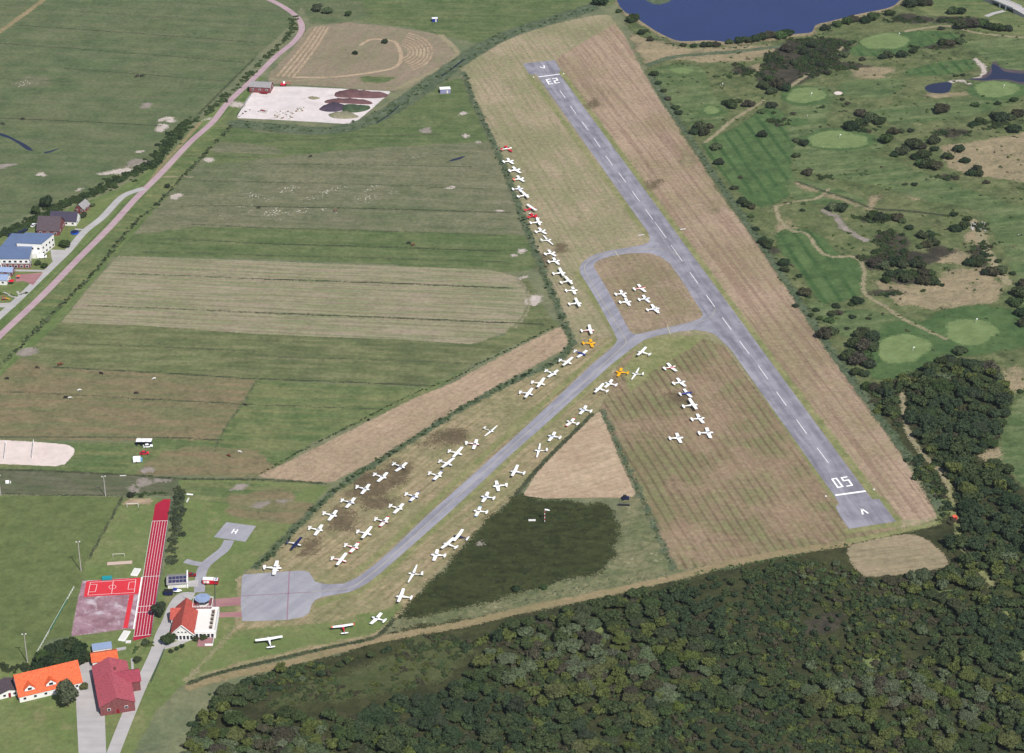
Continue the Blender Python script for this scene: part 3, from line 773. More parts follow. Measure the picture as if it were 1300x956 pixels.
# water
lake_pts = [(778, -30), (784, 2), (792, 14), (800, 19), (812, 26), (830, 38), (847, 47), (865, 52.5), (900, 51.5), (930, 53.5), (975, 48), (1010, 43.5), (1030, 41), (1036, 32), (1055, 27), (1078, 21), (1100, 16), (1128, 10), (1142, 1), (1170, -30), (1100, -70), (850, -70)]
patch('shore_grass', [(x, y + (4 if y > 0 else 0)) for x, y in lake_pts], M['tan'], smooth=True, margin=8)
crisp('lake', catmull(GP(lake_pts), True, 5), M['lake'])
patch('islet', [(818, -8), (862, -8), (852, 1), (838, 6), (824, 3)], M['reed'], smooth=True)
crisp('pond', catmull(GP([(1174, 112), (1182, 107), (1205, 104.5), (1208, 110), (1202, 118), (1182, 118)]), True, 5), M['pond'])
patch('mud', [(1222, 101), (1250, 103), (1275, 102), (1300, 108), (1330, 108), (1330, 92), (1275, 88), (1262, 78), (1256, 90), (1245, 99)], M['mud'], margin=4, cell=2)
crisp('pond', catmull(GP([(1228, 101), (1250, 99.5), (1259, 92), (1259, 82), (1268, 85), (1276, 91), (1300, 94), (1340, 96), (1340, 106), (1300, 105), (1276, 101), (1250, 102)]), True, 5), M['pond'])
crisp('pond', catmull(GP([(0, 169), (10, 172), (22, 178), (32, 183), (42, 191), (34, 190), (24, 183), (12, 176), (0, 172)]), True, 5), M['pond'])
crisp('pond', catmull(GP([(56, 193), (66, 191), (76, 187), (68, 192), (58, 194.5)]), True, 5), M['pond'])
crisp('pond', catmull(GP([(570, 204), (580, 200.5), (591, 198), (584, 202), (574, 204.5)]), True, 4), M['pond'])  # narrow dark blue streak laid flat on the meadow, using the pond material

# ------------------------------------------------------------------ paved surfaces
ribbon('brick_road', [(-25, 452), (0, 426), (52, 377), (100, 328), (140, 288), (172.5, 252), (205, 219.5), (240, 182), (270, 155), (290, 130), (325, 97), (350, 72), (372, 54), (383, 38), (379, 24), (362, 10), (338, -2), (300, -16), (260, -30)], 4.2, M['pink'])
ribbon('road', [(-25, 424), (0, 401), (20, 383), (50, 354), (70, 334.5), (87, 318), (107, 294.5), (130, 276), (150, 254.5), (162, 246), (183, 239)], 4.4, M['road'])
crisp('forecourt', GP([(64, 317), (86, 317.5), (84, 325), (70, 336), (66, 330)]), M['road'])
ribbon('path', [(-10, 344), (20, 343.5), (56, 344)], 2.2, M['road'], smooth=False)
ribbon('path', [(-10, 388), (20, 387)], 5.0, M['road'], smooth=False)
ribbon('path', [(95, 291), (110, 292)], 1.5, M['road'], smooth=False)
ribbon('garden_path', [(22, 370), (26, 378), (15, 376), (5, 371)], 1.2, M['greysand'] if 0 else M['road'])
crisp('brick_terrace', GP([(20, 349), (55, 346), (42, 362), (30, 357), (20, 358)]), M['brickred'])
ribbon('road', [(246, 757), (232, 757), (221, 770), (213, 790), (205, 806), (199, 826), (190, 846), (180, 867), (166, 900), (150, 940), (135, 980)], 5.2, M['road'])
crisp('forecourt', GP([(199, 807), (206, 808), (206, 820), (204, 830), (195, 834), (192, 820)]), M['road'])
ribbon('path', [(204, 823), (225, 817), (243, 809), (249, 804)], 3.0, M['road'])
ribbon('brick_path', [(270, 766), (308, 763)], 6.0, M['brickred'], smooth=False)
ribbon('brick_path', [(274, 781), (307, 780)], 3.6, M['brickred'], smooth=False)
crisp('apron', GP([(307.5, 788.5), (305.5, 765), (307, 735), (309, 729.5), (325, 728.5), (366, 725.5), (385, 724.5), (392, 726.5), (396, 732), (400, 738.5), (409, 741), (409, 758), (400, 762), (395.5, 768), (392.5, 778), (385, 783.5), (366, 787), (325, 788.8)]), M['apron'])
taxi = [(408, 740.9), (417, 742), (437, 741), (455, 732.5), (475, 717.5), (500, 695.5), (540, 656.5), (600, 603), (650, 558), (700, 511.5), (750, 464), (775, 443), (781, 437), (783.5, 431.5), (779, 421), (757.5, 381), (745, 360), (737, 348), (735.5, 341), (738, 335), (746, 328), (757, 322.5), (775, 318), (800, 314), (816, 311), (823, 308), (825.5, 303), (823, 297), (832, 288), (862, 330), (910, 395), (936, 440), (934, 450), (927, 443.5), (917, 433.5), (908, 425), (897, 421), (882, 419), (862, 421.2), (835, 426), (818, 431.5), (806, 439.5), (775, 464), (730, 504.5), (690, 541), (650, 576), (600, 623), (570, 651), (525, 691), (485, 726), (468, 739.5), (457, 746), (445, 751.5), (432, 754), (418, 756.5), (408, 758.4)]
crisp('taxiway', GP(taxi), M['taxi'])
infield = [(753.5, 338.5), (756, 333.5), (762, 329.5), (775, 325.5), (800, 321.5), (825, 321.5), (838, 326), (850, 334.5), (862, 351), (875, 371), (891, 396), (892.5, 400), (889, 404.5), (875, 409.5), (837, 418), (812, 424), (805, 424.5), (799, 420), (787, 397), (770, 366)]
M['air_i'] = field('airfield_grass_infield', (168, 146, 122), (142, 132, 98), (128, 110, 88), big=30, mid=8, ang=A_RW, across=2.4, along=50, streak=0.6, lines=5.5, lcol=(120, 106, 84), lstr=0.22, seed=44, feather=0.25, wob=0.15, fine=1.6)
patch('airfield_grass', infield, M['air_i'], cell=1, smooth=False, margin=2)
rw = [(663.5, 80.8), (704, 76.3), (712.3, 89.8), (709.0, 91.9), (710.8, 94.5), (1099.2, 624), (1107.5, 634), (1116, 633.5), (1129, 651), (1137.5, 662.3), (1100, 668), (1078, 671.8), (1066, 655), (1061, 642.8), (1065.5, 640.5), (1060, 631), (683.2, 98), (681, 94.6), (672.2, 94.9)]
crisp('runway', GP(rw), M['runway'])

# painted markings
mk = MB()
ZM = HG.max() + 0.006
def mk_quad(pts, mb=None, z=None):
    (mb or mk).add([(p[0], p[1], ZM if z is None else z) for p in pts], [tuple(range(len(pts)))])
def seg(a, b, wd, mb=None, z=None):
    a, b = np.asarray(a, float), np.asarray(b, float)
    t = (b - a) / np.linalg.norm(b - a)
    n = np.array([-t[1], t[0]]) * wd / 2
    mk_quad([a - n, b - n, b + n, a + n], mb, z)
seg(G(683.6, 98), G(710.6, 94.4), 1.0)
seg(G(1060.3, 629.2), G(1099, 623.8), 1.2)
ds = [(714.25, 120), (727.75, 140), (742.75, 160), (758, 181.75), (773, 203.75), (790, 225.75), (807.25, 249.5), (824, 272.5), (841, 295.75), (861.25, 325), (881, 353.25), (902, 382.5), (922.5, 411), (945, 441.5), (968.75, 473.25), (992, 506.5), (1017.5, 542), (1044.5, 578.5)]
dsW = [G(*p) for p in ds]
for i, c in enumerate(dsW):
    d = (dsW[min(i + 1, 17)] - dsW[max(i - 1, 0)])
    d /= np.linalg.norm(d)
    seg(c - d * 7.0, c + d * 7.0, 0.27)
    if i in (8, 9):
        seg(c + d * -14.0, c - d * 7.0, 0.2)
def glyph(quad, strokes, wd):
    q = [G(*p) for p in quad]      # bottom left, bottom right, top right, top left
    def at(u, v):
        return (q[0] * (1 - u) + q[1] * u) * (1 - v) + (q[3] * (1 - u) + q[2] * u) * v
    W_ = np.linalg.norm(q[1] - q[0])
    H_ = np.linalg.norm(q[3] - q[0])
    a, b = wd / W_, wd / H_
    for (u0, v0, u1, v1) in strokes(a, b):
        mk_quad([at(u0, v0), at(u1, v0), at(u1, v1), at(u0, v1)])
g0 = lambda a, b: [(0, 0, a, 1), (1 - a, 0, 1, 1), (a, 0, 1 - a, b), (a, 1 - b, 1 - a, 1)]
g5 = lambda a, b: [(0, 0, 1, b), (1 - a, b, 1, .62 - b / 2), (0, .62 - b / 2, 1, .62 + b / 2), (0, .62 + b / 2, a, 1 - b), (0, 1 - b, 1, 1)]
g2 = lambda a, b: [(0, 0, 1, b), (0, b, a, .5 - b / 2), (0, .5 - b / 2, 1, .5 + b / 2), (1 - a, .5 + b / 2, 1, 1 - b), (0, 1 - b, 1, 1)]
g3 = lambda a, b: [(0, 0, 1 - a, b), (1 - a, 0, 1, 1), (0.2, .5 - b / 2, 1 - a, .5 + b / 2), (0, 1 - b, 1 - a, 1)]
glyph([(1063.1, 620.1), (1071.1, 618.5), (1062.4, 607), (1054.9, 608.2)], g0, 0.85)
glyph([(1074.8, 618.3), (1083.3, 616.8), (1075.3, 605.1), (1066.8, 606.5)], g5, 0.85)
# seen upside down from here: '2' then '3' read from the far end
glyph([(706.8, 99.0), (700.7, 100.0), (704.5, 106.4), (710.9, 105.3)], g2, 0.95)
glyph([(698.8, 100.2), (692.6, 101.2), (696.3, 107.6), (702.5, 106.6)], g3, 0.95)
for apex, l1, l2 in (((1093.7, 646), (1095.3, 653.6), (1102.3, 652.2)), ((691.2, 87.2), (685.2, 85.2), (690.6, 83.4))):
    seg(G(*apex), G(*l1), 0.8)
    seg(G(*apex), G(*l2), 0.8)
# helipad with H and access path
ribbon('helipad_path', [(291, 686), (285, 697), (274, 706), (262, 716), (256, 726), (254, 738), (253, 752)], 4.6, M['apron'])
ribbon('helipad_path', [(235, 712), (246, 715), (260, 717)], 3.2, M['apron'])
hp = GP([(271.5, 682), (287.5, 663), (325, 668), (311.5, 688)])
crisp('helipad', hp, M['apron'])
crisp('forecourt', GP([(236, 738), (252, 736), (252, 745), (236, 745)]), M['road'])
crisp('forecourt', GP([(256, 738.5), (276, 739), (276, 742), (256, 742)]), M['road'])
ZM = HG.max() + 0.006
c = G(298, 675)
u = hp[3] - hp[0]; u /= np.linalg.norm(u)
u = G(305, 676) - G(291, 674); u /= np.linalg.norm(u)
v = np.array([-u[1], u[0]])
for s_ in (-1, 1):
    seg(c + u * s_ * 0.85 - v * 1.8, c + u * s_ * 0.85 + v * 1.8, 0.55)
seg(c - u * 0.58, c + u * 0.58, 0.5)
mk.build('runway_markings', M['paintw'])["kind"] = 'structure'
ym = MB()
def poly_line(px, wd, mb, z, world=False):
    W = px if world else catmull(GP(px), False, 6)
    for i in range(len(W) - 1):
        seg(W[i], W[i + 1] + (W[i + 1] - W[i]) * 0.02, wd, mb, z + 0.002 * (i % 2))
ZT = HG.max() + 0.008
poly_line([(395, 752), (417, 749.5), (445, 746), (470, 730), (505, 700), (555, 654), (650, 567), (730, 496), (780, 450), (794, 436), (790, 424), (757, 370), (743, 345), (745, 334), (760, 325), (790, 319.5), (825, 316), (848, 318), (862, 325)], 0.22, ym, ZT)
poly_line([(794, 436), (815, 428), (850, 418), (885, 410), (903, 402), (908, 392)], 0.18, ym, ZT)
seg(G(781, 319), G(785, 326), 0.5, ym, ZT)
seg(G(847, 413), G(851, 425), 0.4, ym, ZT)
ym.build('taxiway_line', M['painty'])["kind"] = 'structure'
rm = MB()
seg(G(367.5, 725.5), G(364.5, 787), 0.5, rm, ZT)
seg(G(306, 757), G(395, 752), 0.35, rm, ZT)
rm.build('apron_line', M['paintr'])["kind"] = 'structure'

# running track and ball courts
M['track'] = asphalt('red_running_track', (164, 26, 54), (178, 34, 62), streak=0.04, crack=False)
M['court'] = asphalt('bright_red_court', (214, 52, 62), (220, 60, 70), streak=0.03, crack=False)
M['oldcourt'] = field('faded_pink_court', (150, 112, 122), (168, 134, 144), (204, 192, 198), big=9, mid=4, streak=0.8, seed=60, feather=0.4, wob=0.2, fine=0.15, c3r=(0.5, 0.66))
patch('old_court', [(104.5, 737.5), (180, 733), (177, 756), (169.5, 799), (160, 798.5), (125, 803.5), (90, 808), (97, 770)], M['oldcourt'], cell=1.2, margin=2)
crisp('running_track', GP([(208, 633.8), (216.7, 633.8), (211, 672), (204.8, 719.8), (197.5, 765), (191.3, 808), (168.7, 813.8), (175, 775), (184.4, 719.8), (197, 640.5)]), M['track'])
crisp('ball_court', GP([(109.6, 738), (181.5, 733.2), (178.2, 754), (106.2, 758)]), M['court'])
crisp('run_up_strip', GP([(164.4, 755.2), (170.2, 754.9), (162.1, 797.5), (156.3, 797.5)]), M['court'])
tm = MB()
Z2 = HG.max() + 0.006
for k in range(7):
    f = k / 6
    p = [(193.2 + (213 - 193.2) * f, 662 - 0.6 * f), (183.3 + (203.8 - 183.3) * f, 720), (169.8 + (191.8 - 169.8) * f, 808.5 - 2.5 * f)]
    for a, b in zip(p[:-1], p[1:]):
        seg(G(*a), G(*b), 0.11, tm, Z2)
for (a, b) in [((193.2, 662), (213, 661.4)), ((181.5, 732.6), (203, 731.6)), ((173.8, 770.6), (196, 769.4)), ((174.6, 778), (195.5, 777)), ((170, 808.5), (191.5, 806))]:
    seg(G(*a), G(*b), 0.2, tm, Z2 + 0.004)
tm.build('track_lines', M['paintw'])["kind"] = 'structure'
cm = MB()
for (a, b) in [((115, 739.8), (172.5, 736)), ((172.5, 736), (170.5, 752.6)), ((170.5, 752.6), (111.5, 756)), ((111.5, 756), (115, 739.8)), ((143.8, 738), (141.8, 754.2)),
               ((114.5, 742.5), (123.3, 742.2)), ((123.3, 742.2), (121.2, 751.5)), ((121.2, 751.5), (112.6, 752)), ((172, 738.8), (164, 739.6)), ((164, 739.6), (162.5, 748.6)), ((162.5, 748.6), (171, 748.2))]:
    seg(G(*a), G(*b), 0.14, cm, Z2)
cc = G(142.8, 745.6)
for k in range(20):
    a0, a1 = 2 * math.pi * k / 20, 2 * math.pi * (k + 1) / 20
    seg(cc + 1.5 * np.array([math.cos(a0), math.sin(a0)]), cc + 1.5 * np.array([math.cos(a1), math.sin(a1)]), 0.12, cm, Z2 + 0.004 * (k % 2 + 1))
seg(G(180.2, 733), G(169.7, 799), 0.5, cm, Z2)
cm.build('court_lines', M['paintw'])["kind"] = 'structure'
#@@SPLIT@@
# ================================================================== materials of the things
def leaf(name, c, var=0.3, hue=0.02, k=0.95):
    m, nt, b, out = newmat(name)
    g = N(nt, "ShaderNodeNewGeometry")
    oi = N(nt, "ShaderNodeObjectInfo")
    n1 = noise(nt, g.outputs['Position'], 0.35, 3, 0.7)
    n2 = noise(nt, g.outputs['Position'], 1.4, 2, 0.6)
    hs = nt.nodes.new("ShaderNodeHueSaturation")
    hs.inputs['Color'].default_value = alb(c, k)
    v = mathn(nt, 'MULTIPLY_ADD', oi.outputs['Random'], var * 1.2, 1 - var * 0.6)
    v = mathn(nt, 'MULTIPLY', v, mathn(nt, 'MULTIPLY_ADD', n1, 0.9, 0.55))
    v = mathn(nt, 'MULTIPLY', v, mathn(nt, 'MULTIPLY_ADD', n2, 0.9, 0.55))
    nt.links.new(v, hs.inputs['Value'])
    r2 = mathn(nt, 'FRACT', mathn(nt, 'MULTIPLY', oi.outputs['Random'], 7.13))
    nt.links.new(mathn(nt, 'MULTIPLY_ADD', r2, hue * 2, 0.5 - hue), hs.inputs['Hue'])
    nt.links.new(mathn(nt, 'MULTIPLY_ADD', r2, 0.35, 0.8), hs.inputs['Saturation'])
    nt.links.new(hs.outputs[0], b.inputs['Base Color'])
    b.inputs['Roughness'].default_value = 0.75
    b.inputs['Specular IOR Level'].default_value = 0.15
    return m
LF = {'dark': leaf('dark_foliage', (66, 78, 48)), 'deep': leaf('deep_green_foliage', (54, 68, 46)), 'olive': leaf('olive_foliage', (86, 94, 50)),
      'grey': leaf('grey_green_foliage', (88, 98, 72)), 'brown': leaf('brownish_foliage', (74, 72, 56)), 'bright': leaf('light_green_foliage', (90, 102, 56)),
      'hedge': leaf('hedge_foliage', (76, 92, 58)), 'reed': leaf('reed_blades', (108, 120, 88))}
bark = plain('bark', (92, 82, 70), 0.9)
def P_(name, c, r=0.5, **k):
    return plain(name, c, r, var=0.04, **k)
white = P_('white_paint', (255, 255, 255), 0.35, k=1.15)
offwhite = P_('off_white_paint', (232, 230, 224), 0.4)
red = P_('red_paint', (214, 36, 58), 0.35)
darkred = P_('dark_red_paint', (140, 30, 44), 0.4)
blue = P_('blue_paint', (42, 60, 150), 0.35)
navy = P_('navy_paint', (34, 40, 84), 0.35)
yellow = P_('yellow_paint', (250, 186, 24), 0.35)
orange = P_('orange_paint', (236, 110, 80), 0.4)
sky_b = P_('light_blue_paint', (120, 176, 214), 0.4)
black = P_('black_rubber', (36, 36, 40), 0.8)
metal = plain('grey_metal', (150, 152, 158), 0.4, metal=0.6, var=0.04)
def glassy(name, c):
    m, nt, b, out = newmat(name)
    b.inputs['Base Color'].default_value = alb(c)
    b.inputs['Roughness'].default_value = 0.08
    b.inputs['Specular IOR Level'].default_value = 0.6
    return m
canopyM = glassy('tinted_canopy', (52, 62, 74))
windowM = glassy('window_glass', (44, 50, 60))
def tiles(name, c, c2, scale=1.2, ang=0.0):
    c2 = tuple(v * 0.86 for v in c2)
    m, nt, b, out = newmat(name)
    tc = N(nt, "ShaderNodeTexCoord")
    n1 = noise(nt, tc.outputs['Object'], 1.6, 5, 0.7)
    col = mixc(nt, rampf(nt, n1, 0.35, 0.65), alb(c), alb(c2))
    wv = nt.nodes.new("ShaderNodeTexWave")
    wv.wave_type = 'BANDS'
    wv.bands_direction = 'Z'
    wv.inputs['Scale'].default_value = scale
    wv.inputs['Distortion'].default_value = 0.6
    nt.links.new(tc.outputs['Object'], wv.inputs['Vector'])
    v = mathn(nt, 'MULTIPLY_ADD', wv.outputs['Fac'], 0.22, 0.84)
    col = mixc(nt, 1.0, col, vs_to_col(nt, v), 'MULTIPLY')
    nt.links.new(col, b.inputs['Base Color'])
    b.inputs['Roughness'].default_value = 0.8
    return m
T_red = tiles('red_roof_tiles', (206, 92, 76), (184, 80, 70))
T_orange = tiles('orange_roof_tiles', (248, 116, 62), (232, 100, 56))
T_pink = tiles('faded_red_roof', (200, 96, 108), (184, 84, 98))
T_dkred = tiles('dark_red_roof', (170, 62, 82), (156, 56, 76))
T_brown = tiles('brown_roof_tiles', (98, 82, 88), (84, 72, 80))
T_dark = tiles('dark_slate_roof', (72, 64, 88), (62, 58, 78))
T_grey = tiles('grey_sheet_roof', (176, 172, 172), (160, 156, 158))
T_blue = plain('blue_grey_roofing', (104, 122, 156), 0.6, var=0.12, vs=0.3)
T_ltblue = plain('pale_blue_roofing', (150, 168, 200), 0.6, var=0.1, vs=0.3)
brick = tiles('red_brick_wall', (150, 84, 84), (134, 74, 78), 4.0)
render_w = P_('white_render', (246, 244, 240), 0.7)
solar = plain('solar_panel', (58, 60, 92), 0.25, var=0.15, vs=1.0)
concrete = plain('concrete', (190, 184, 180), 0.85)
wood = plain('weathered_wood', (150, 130, 110), 0.85)
greenN = plain('green_netting', (70, 130, 96), 0.8)
teal = plain('teal_tarp', (30, 150, 160), 0.6)
bluep = plain('blue_plastic', (30, 84, 200), 0.4)

# ================================================================== woodland, bushes, hedges
def foliage(seed, lobes, nleaf, lsize, mat, name, core=0.82, flat=1.0):
    r = np.random.default_rng(seed)
    V, F = [], []
    n0 = 0
    ico = bmesh.new()
    bmesh.ops.create_icosphere(ico, subdivisions=2, radius=1.0)
    iv = np.array([v.co[:] for v in ico.verts])
    iff = [[v.index for v in f.verts] for f in ico.faces]
    ico.free()
    tot = sum(l[3] ** 2 for l in lobes)
    for (x, y, z, rad) in lobes:
        jit = 1 + 0.16 * r.standard_normal(len(iv))[:, None]
        vv = iv * jit * rad * core * np.array([1, 1, flat]) + np.array([x, y, z])
        V.append(vv)
        F += [[n0 + i for i in f] for f in iff]
        n0 += len(vv)
        k = max(8, int(nleaf * rad ** 2 / tot))
        d = r.standard_normal((k, 3))
        d[:, 2] = np.where(d[:, 2] < -0.5, -d[:, 2], d[:, 2])
        d /= np.linalg.norm(d, axis=1)[:, None]
        rr = rad * (0.82 + 0.32 * r.random(k) ** 1.3)
        c = d * rr[:, None] * np.array([1, 1, flat]) + np.array([x, y, z])
        nn = d + 0.75 * r.standard_normal((k, 3))
        nn /= np.linalg.norm(nn, axis=1)[:, None]
        a = np.cross(nn, r.standard_normal((k, 3)))
        a /= np.linalg.norm(a, axis=1)[:, None]
        bb = np.cross(nn, a)
        s = lsize * (0.6 + 0.8 * r.random(k))[:, None]
        q = np.stack([c - a * s - bb * s * .7, c + a * s - bb * s * .5, c + a * s * .8 + bb * s * .7, c - a * s * .7 + bb * s], 1).reshape(-1, 3)
        V.append(q)
        F += [[n0 + 4 * i, n0 + 4 * i + 1, n0 + 4 * i + 2, n0 + 4 * i + 3] for i in range(k)]
        n0 += 4 * k
    V = np.concatenate(V)
    V[:, 2] = np.maximum(V[:, 2], 0.02)
    me = bpy.data.meshes.new(name)
    me.from_pydata(V.tolist(), [], F)
    me.materials.append(mat)
    return me
def lobes_for(seed, R_, H, kind):
    r = np.random.default_rng(seed)
    L = []
    if kind == 'tree':
        L.append((0, 0, H * 0.62, R_ * 0.62))
        for k in range(7):
            a = 2 * math.pi * k / 7 + r.random()
            rad = R_ * (0.30 + 0.16 * r.random())
            d = R_ * (0.45 + 0.22 * r.random())
            L.append((d * math.cos(a), d * math.sin(a), H * (0.45 + 0.32 * r.random()), rad))
        L.append((R_ * 0.15 * r.standard_normal(), R_ * 0.15 * r.standard_normal(), H * 0.82, R_ * 0.36))
    else:
        L.append((0, 0, H * 0.42, R_ * 0.6))
        for k in range(5):
            a = 2 * math.pi * k / 5 + r.random()
            rad = R_ * (0.30 + 0.2 * r.random())
            d = R_ * (0.42 + 0.25 * r.random())
            L.append((d * math.cos(a), d * math.sin(a), H * (0.3 + 0.22 * r.random()), rad))
    return L
def trunk_mb(H, R_):
    mb = MB()
    mb.tube((0, 0, 0), (0, 0, H * 0.6), 0.22, 0.12, 7)
    for k in range(4):
        a = k * 1.6 + 0.4
        mb.tube((0, 0, H * (0.3 + 0.06 * k)), (R_ * 0.5 * math.cos(a), R_ * 0.5 * math.sin(a), H * 0.62), 0.09, 0.04, 5)
    return mb
TV = {}
def tree_variant(key, i):
    k = (key, i)
    if k not in TV:
        cr = foliage(i * 13 + hash_(key), lobes_for(i * 7 + hash_(key), 4.0, 6.5, 'tree'), 1900, 0.3, LF[key], 'crown')
        TV[k] = (trunk_mb(6.5, 4.0).mesh('trunk', bark), cr)
    return TV[k]
def bush_variant(key, i):
    k = ('b', key, i)
    if k not in TV:
        cr = foliage(i * 17 + hash_(key), lobes_for(i * 5 + hash_(key), 3.0, 4.2, 'bush'), 1000, 0.3, LF[key], 'crown', flat=0.9)
        st = MB()
        for q in range(4):
            a = q * 1.6
            st.tube((0, 0, 0), (1.2 * math.cos(a), 1.2 * math.sin(a), 1.6), 0.1, 0.05, 5)
        TV[k] = (st.mesh('stem', bark), cr)
    return TV[k]
def hash_(s):
    return sum(ord(ch) * (i + 3) for i, ch in enumerate(s)) % 997
def make_tree(x, y, R_, key, i, label, group, bush=False, loc=None, hs=1.0):
    p = G(x, y) if loc is None else loc
    stem, crown = (bush_variant if bush else tree_variant)(key, i % 3)
    s = R_ / (3.0 if bush else 4.0)
    name = {True: 'bush', False: 'tree'}[bush]
    t = thing(name, label, name, (p[0], p[1], 0), random.random() * 6.28, group)
    t.scale = (s, s * random.uniform(0.9, 1.1), s * hs * random.uniform(0.9, 1.1))
    put('stem' if bush else 'trunk', stem, t)
    put('crown', crown, t)
    return t

NOT_TREE = [[(1070, 694), (1150, 672), (1195, 684), (1212, 712), (1200, 726), (1100, 738), (1080, 722)],
            [(1140, 495), (1150, 498), (1156, 540), (1188, 590), (1178, 592), (1146, 555)],
            [(490, 825), (560, 812), (600, 845), (560, 885), (430, 905), (420, 870)],
            [(1205, 640), (1214, 650), (1220, 690), (1212, 695)]]
WOODS = [('south', [(640, 800), (700, 782), (775, 763), (820, 757), (862, 742), (900, 733), (975, 722), (1025, 715), (1070, 713), (1085, 730), (1125, 740), (1175, 732), (1212, 714), (1205, 690), (1216, 690), (1228, 712), (1256, 745), (1272, 775), (1290, 830), (1340, 900), (1340, 985), (480, 985), (440, 930), (470, 890), (560, 885), (600, 850), (610, 830)]),
         ('east', [(1118, 490), (1150, 478), (1187, 466), (1220, 462), (1262, 470), (1280, 498), (1281, 515), (1272, 539), (1262, 569), (1246, 590), (1277, 590), (1281, 606), (1294, 622), (1300, 650), (1340, 660), (1340, 900), (1290, 820), (1262, 745), (1232, 712), (1222, 680), (1216, 650), (1206, 615), (1190, 592), (1170, 580), (1150, 556), (1128, 526)]),
         ('west', [(325, 862), (400, 842), (440, 836), (476, 826), (500, 822), (470, 838), (420, 858), (360, 872), (300, 905), (400, 915), (480, 905), (470, 985), (230, 985), (240, 930), (280, 880)])]
cand = []
for wname, poly in WOODS:
    W = GP(poly)
    ex = [GP(p) for p in NOT_TREE]
    lo, hi = W.min(0), W.max(0)
    step = 4.9
    for gx in np.arange(lo[0], hi[0], step):
        for gy in np.arange(lo[1], hi[1], step):
            x = gx + rng.uniform(-2.8, 2.8)
            y = gy + rng.uniform(-2.8, 2.8)
            X, Y = np.array([x]), np.array([y])
            if not inside(X, Y, W)[0] or any(inside(X, Y, e)[0] for e in ex):
                continue
            if x > 360 or x < -300:
                continue
            # low-growing clearings
            hgt = math.sin(x * 0.031 + 1.3) + math.sin(y * 0.047 + x * 0.02)
            cand.append((x, y, wname, hgt))
def tkey(x, y):
    v = math.sin(x * 0.05) + math.cos(y * 0.07 + x * 0.013) + random.gauss(0, 0.7)
    return 'deep' if v < -0.8 else 'dark' if v < 0.6 else 'olive' if v < 1.4 else 'grey' if v < 2.1 else 'brown'
sized = []
HEATH_C = G(1060, 800)
for (x, y, wname, hgt) in cand:
    R_ = random.uniform(1.5, 3.8) * (1.35 if random.random() < 0.15 else 1.0)
    if hgt < -0.75 or (abs(x - HEATH_C[0]) / 45) ** 2 + ((y - HEATH_C[1]) / 38) ** 2 < 1:
        R_ *= 0.5
    sized.append((R_ / (y - CAM_Y), x, y, R_, wname))
sized.sort(reverse=True)
WL = {'south': 'leafy tree in the wood south of the dirt track', 'east': 'leafy tree in the wood east of the runway end', 'west': 'leafy tree in the thicket south of the club lawn'}
WG = {'south': 'trees of the southern wood', 'east': 'trees of the eastern wood', 'west': 'trees of the western thicket'}
rest = []
for n_, (q, x, y, R_, wname) in enumerate(sized):
    key = tkey(x, y)
    if n_ < 280:
        make_tree(0, 0, R_, key, random.randrange(3), WL[wname], WG[wname], loc=(x, y), hs=random.uniform(0.42, 0.78))
    else:
        rest.append((x, y, R_, key))
def merged(name, items, label, cat, bush=False, srcs=None):
    """many far trees or tufts as one mesh"""
    Vs, Fs, Ms = [], [], []
    mats = []
    n0 = 0
    cache = {}
    for (x, y, R_, key) in items:
        i = random.randrange(2)
        me = (srcs(key, i) if srcs else (bush_variant if bush else tree_variant)(key, i)[1])
        if me.name not in cache:
            v = np.empty(len(me.vertices) * 3)
            me.vertices.foreach_get("co", v)
            cache[me.name] = (v.reshape(-1, 3), [tuple(p.vertices) for p in me.polygons])
        v, f = cache[me.name]
        s = R_ / (3.0 if (bush or srcs) else 4.0)
        a = random.random() * 6.28
        c, sn = math.cos(a), math.sin(a)
        vv = np.stack([(v[:, 0] * c - v[:, 1] * sn) * s + x, (v[:, 0] * sn + v[:, 1] * c) * s + y, v[:, 2] * s * random.uniform(0.6, 1.0)], 1)
        if me.materials[0] not in mats:
            mats.append(me.materials[0])
        mi = mats.index(me.materials[0])
        Vs.append(vv)
        Fs += [tuple(n0 + k for k in p) for p in f]
        Ms += [mi] * len(f)
        n0 += len(vv)
    me = bpy.data.meshes.new(name)
    me.from_pydata(np.concatenate(Vs).tolist(), [], Fs)
    for m in mats:
        me.materials.append(m)
    me.polygons.foreach_set("material_index", Ms)
    o = put(name, me)
    tag(o, label, cat)
    o["kind"] = 'stuff'
    return o
FAR = {}
def far_crown(key, i):
    k = (key, i)
    if k not in FAR:
        FAR[k] = foliage(i * 31 + hash_(key), lobes_for(i * 3 + hash_(key), 3.0, 4.8, 'tree'), 520, 0.42, LF[key], 'crown')
    return FAR[k]
if rest:
    merged('woodland', rest, 'dense mass of smaller trees filling the woods', 'woodland', srcs=far_crown)
LOW = {}
def low_tuft(key, i):
    k = (key, i)
    if k not in LOW:
        r = np.random.default_rng(i + hash_(key))
        L = [(r.uniform(-1.6, 1.6), r.uniform(-1.6, 1.6), r.uniform(0.3, 0.8), r.uniform(0.5, 1.1)) for _ in range(5)]
        LOW[k] = foliage(i + hash_(key), L, 130, 0.3, LF[key], 'tuft', flat=0.8)
    return LOW[k]
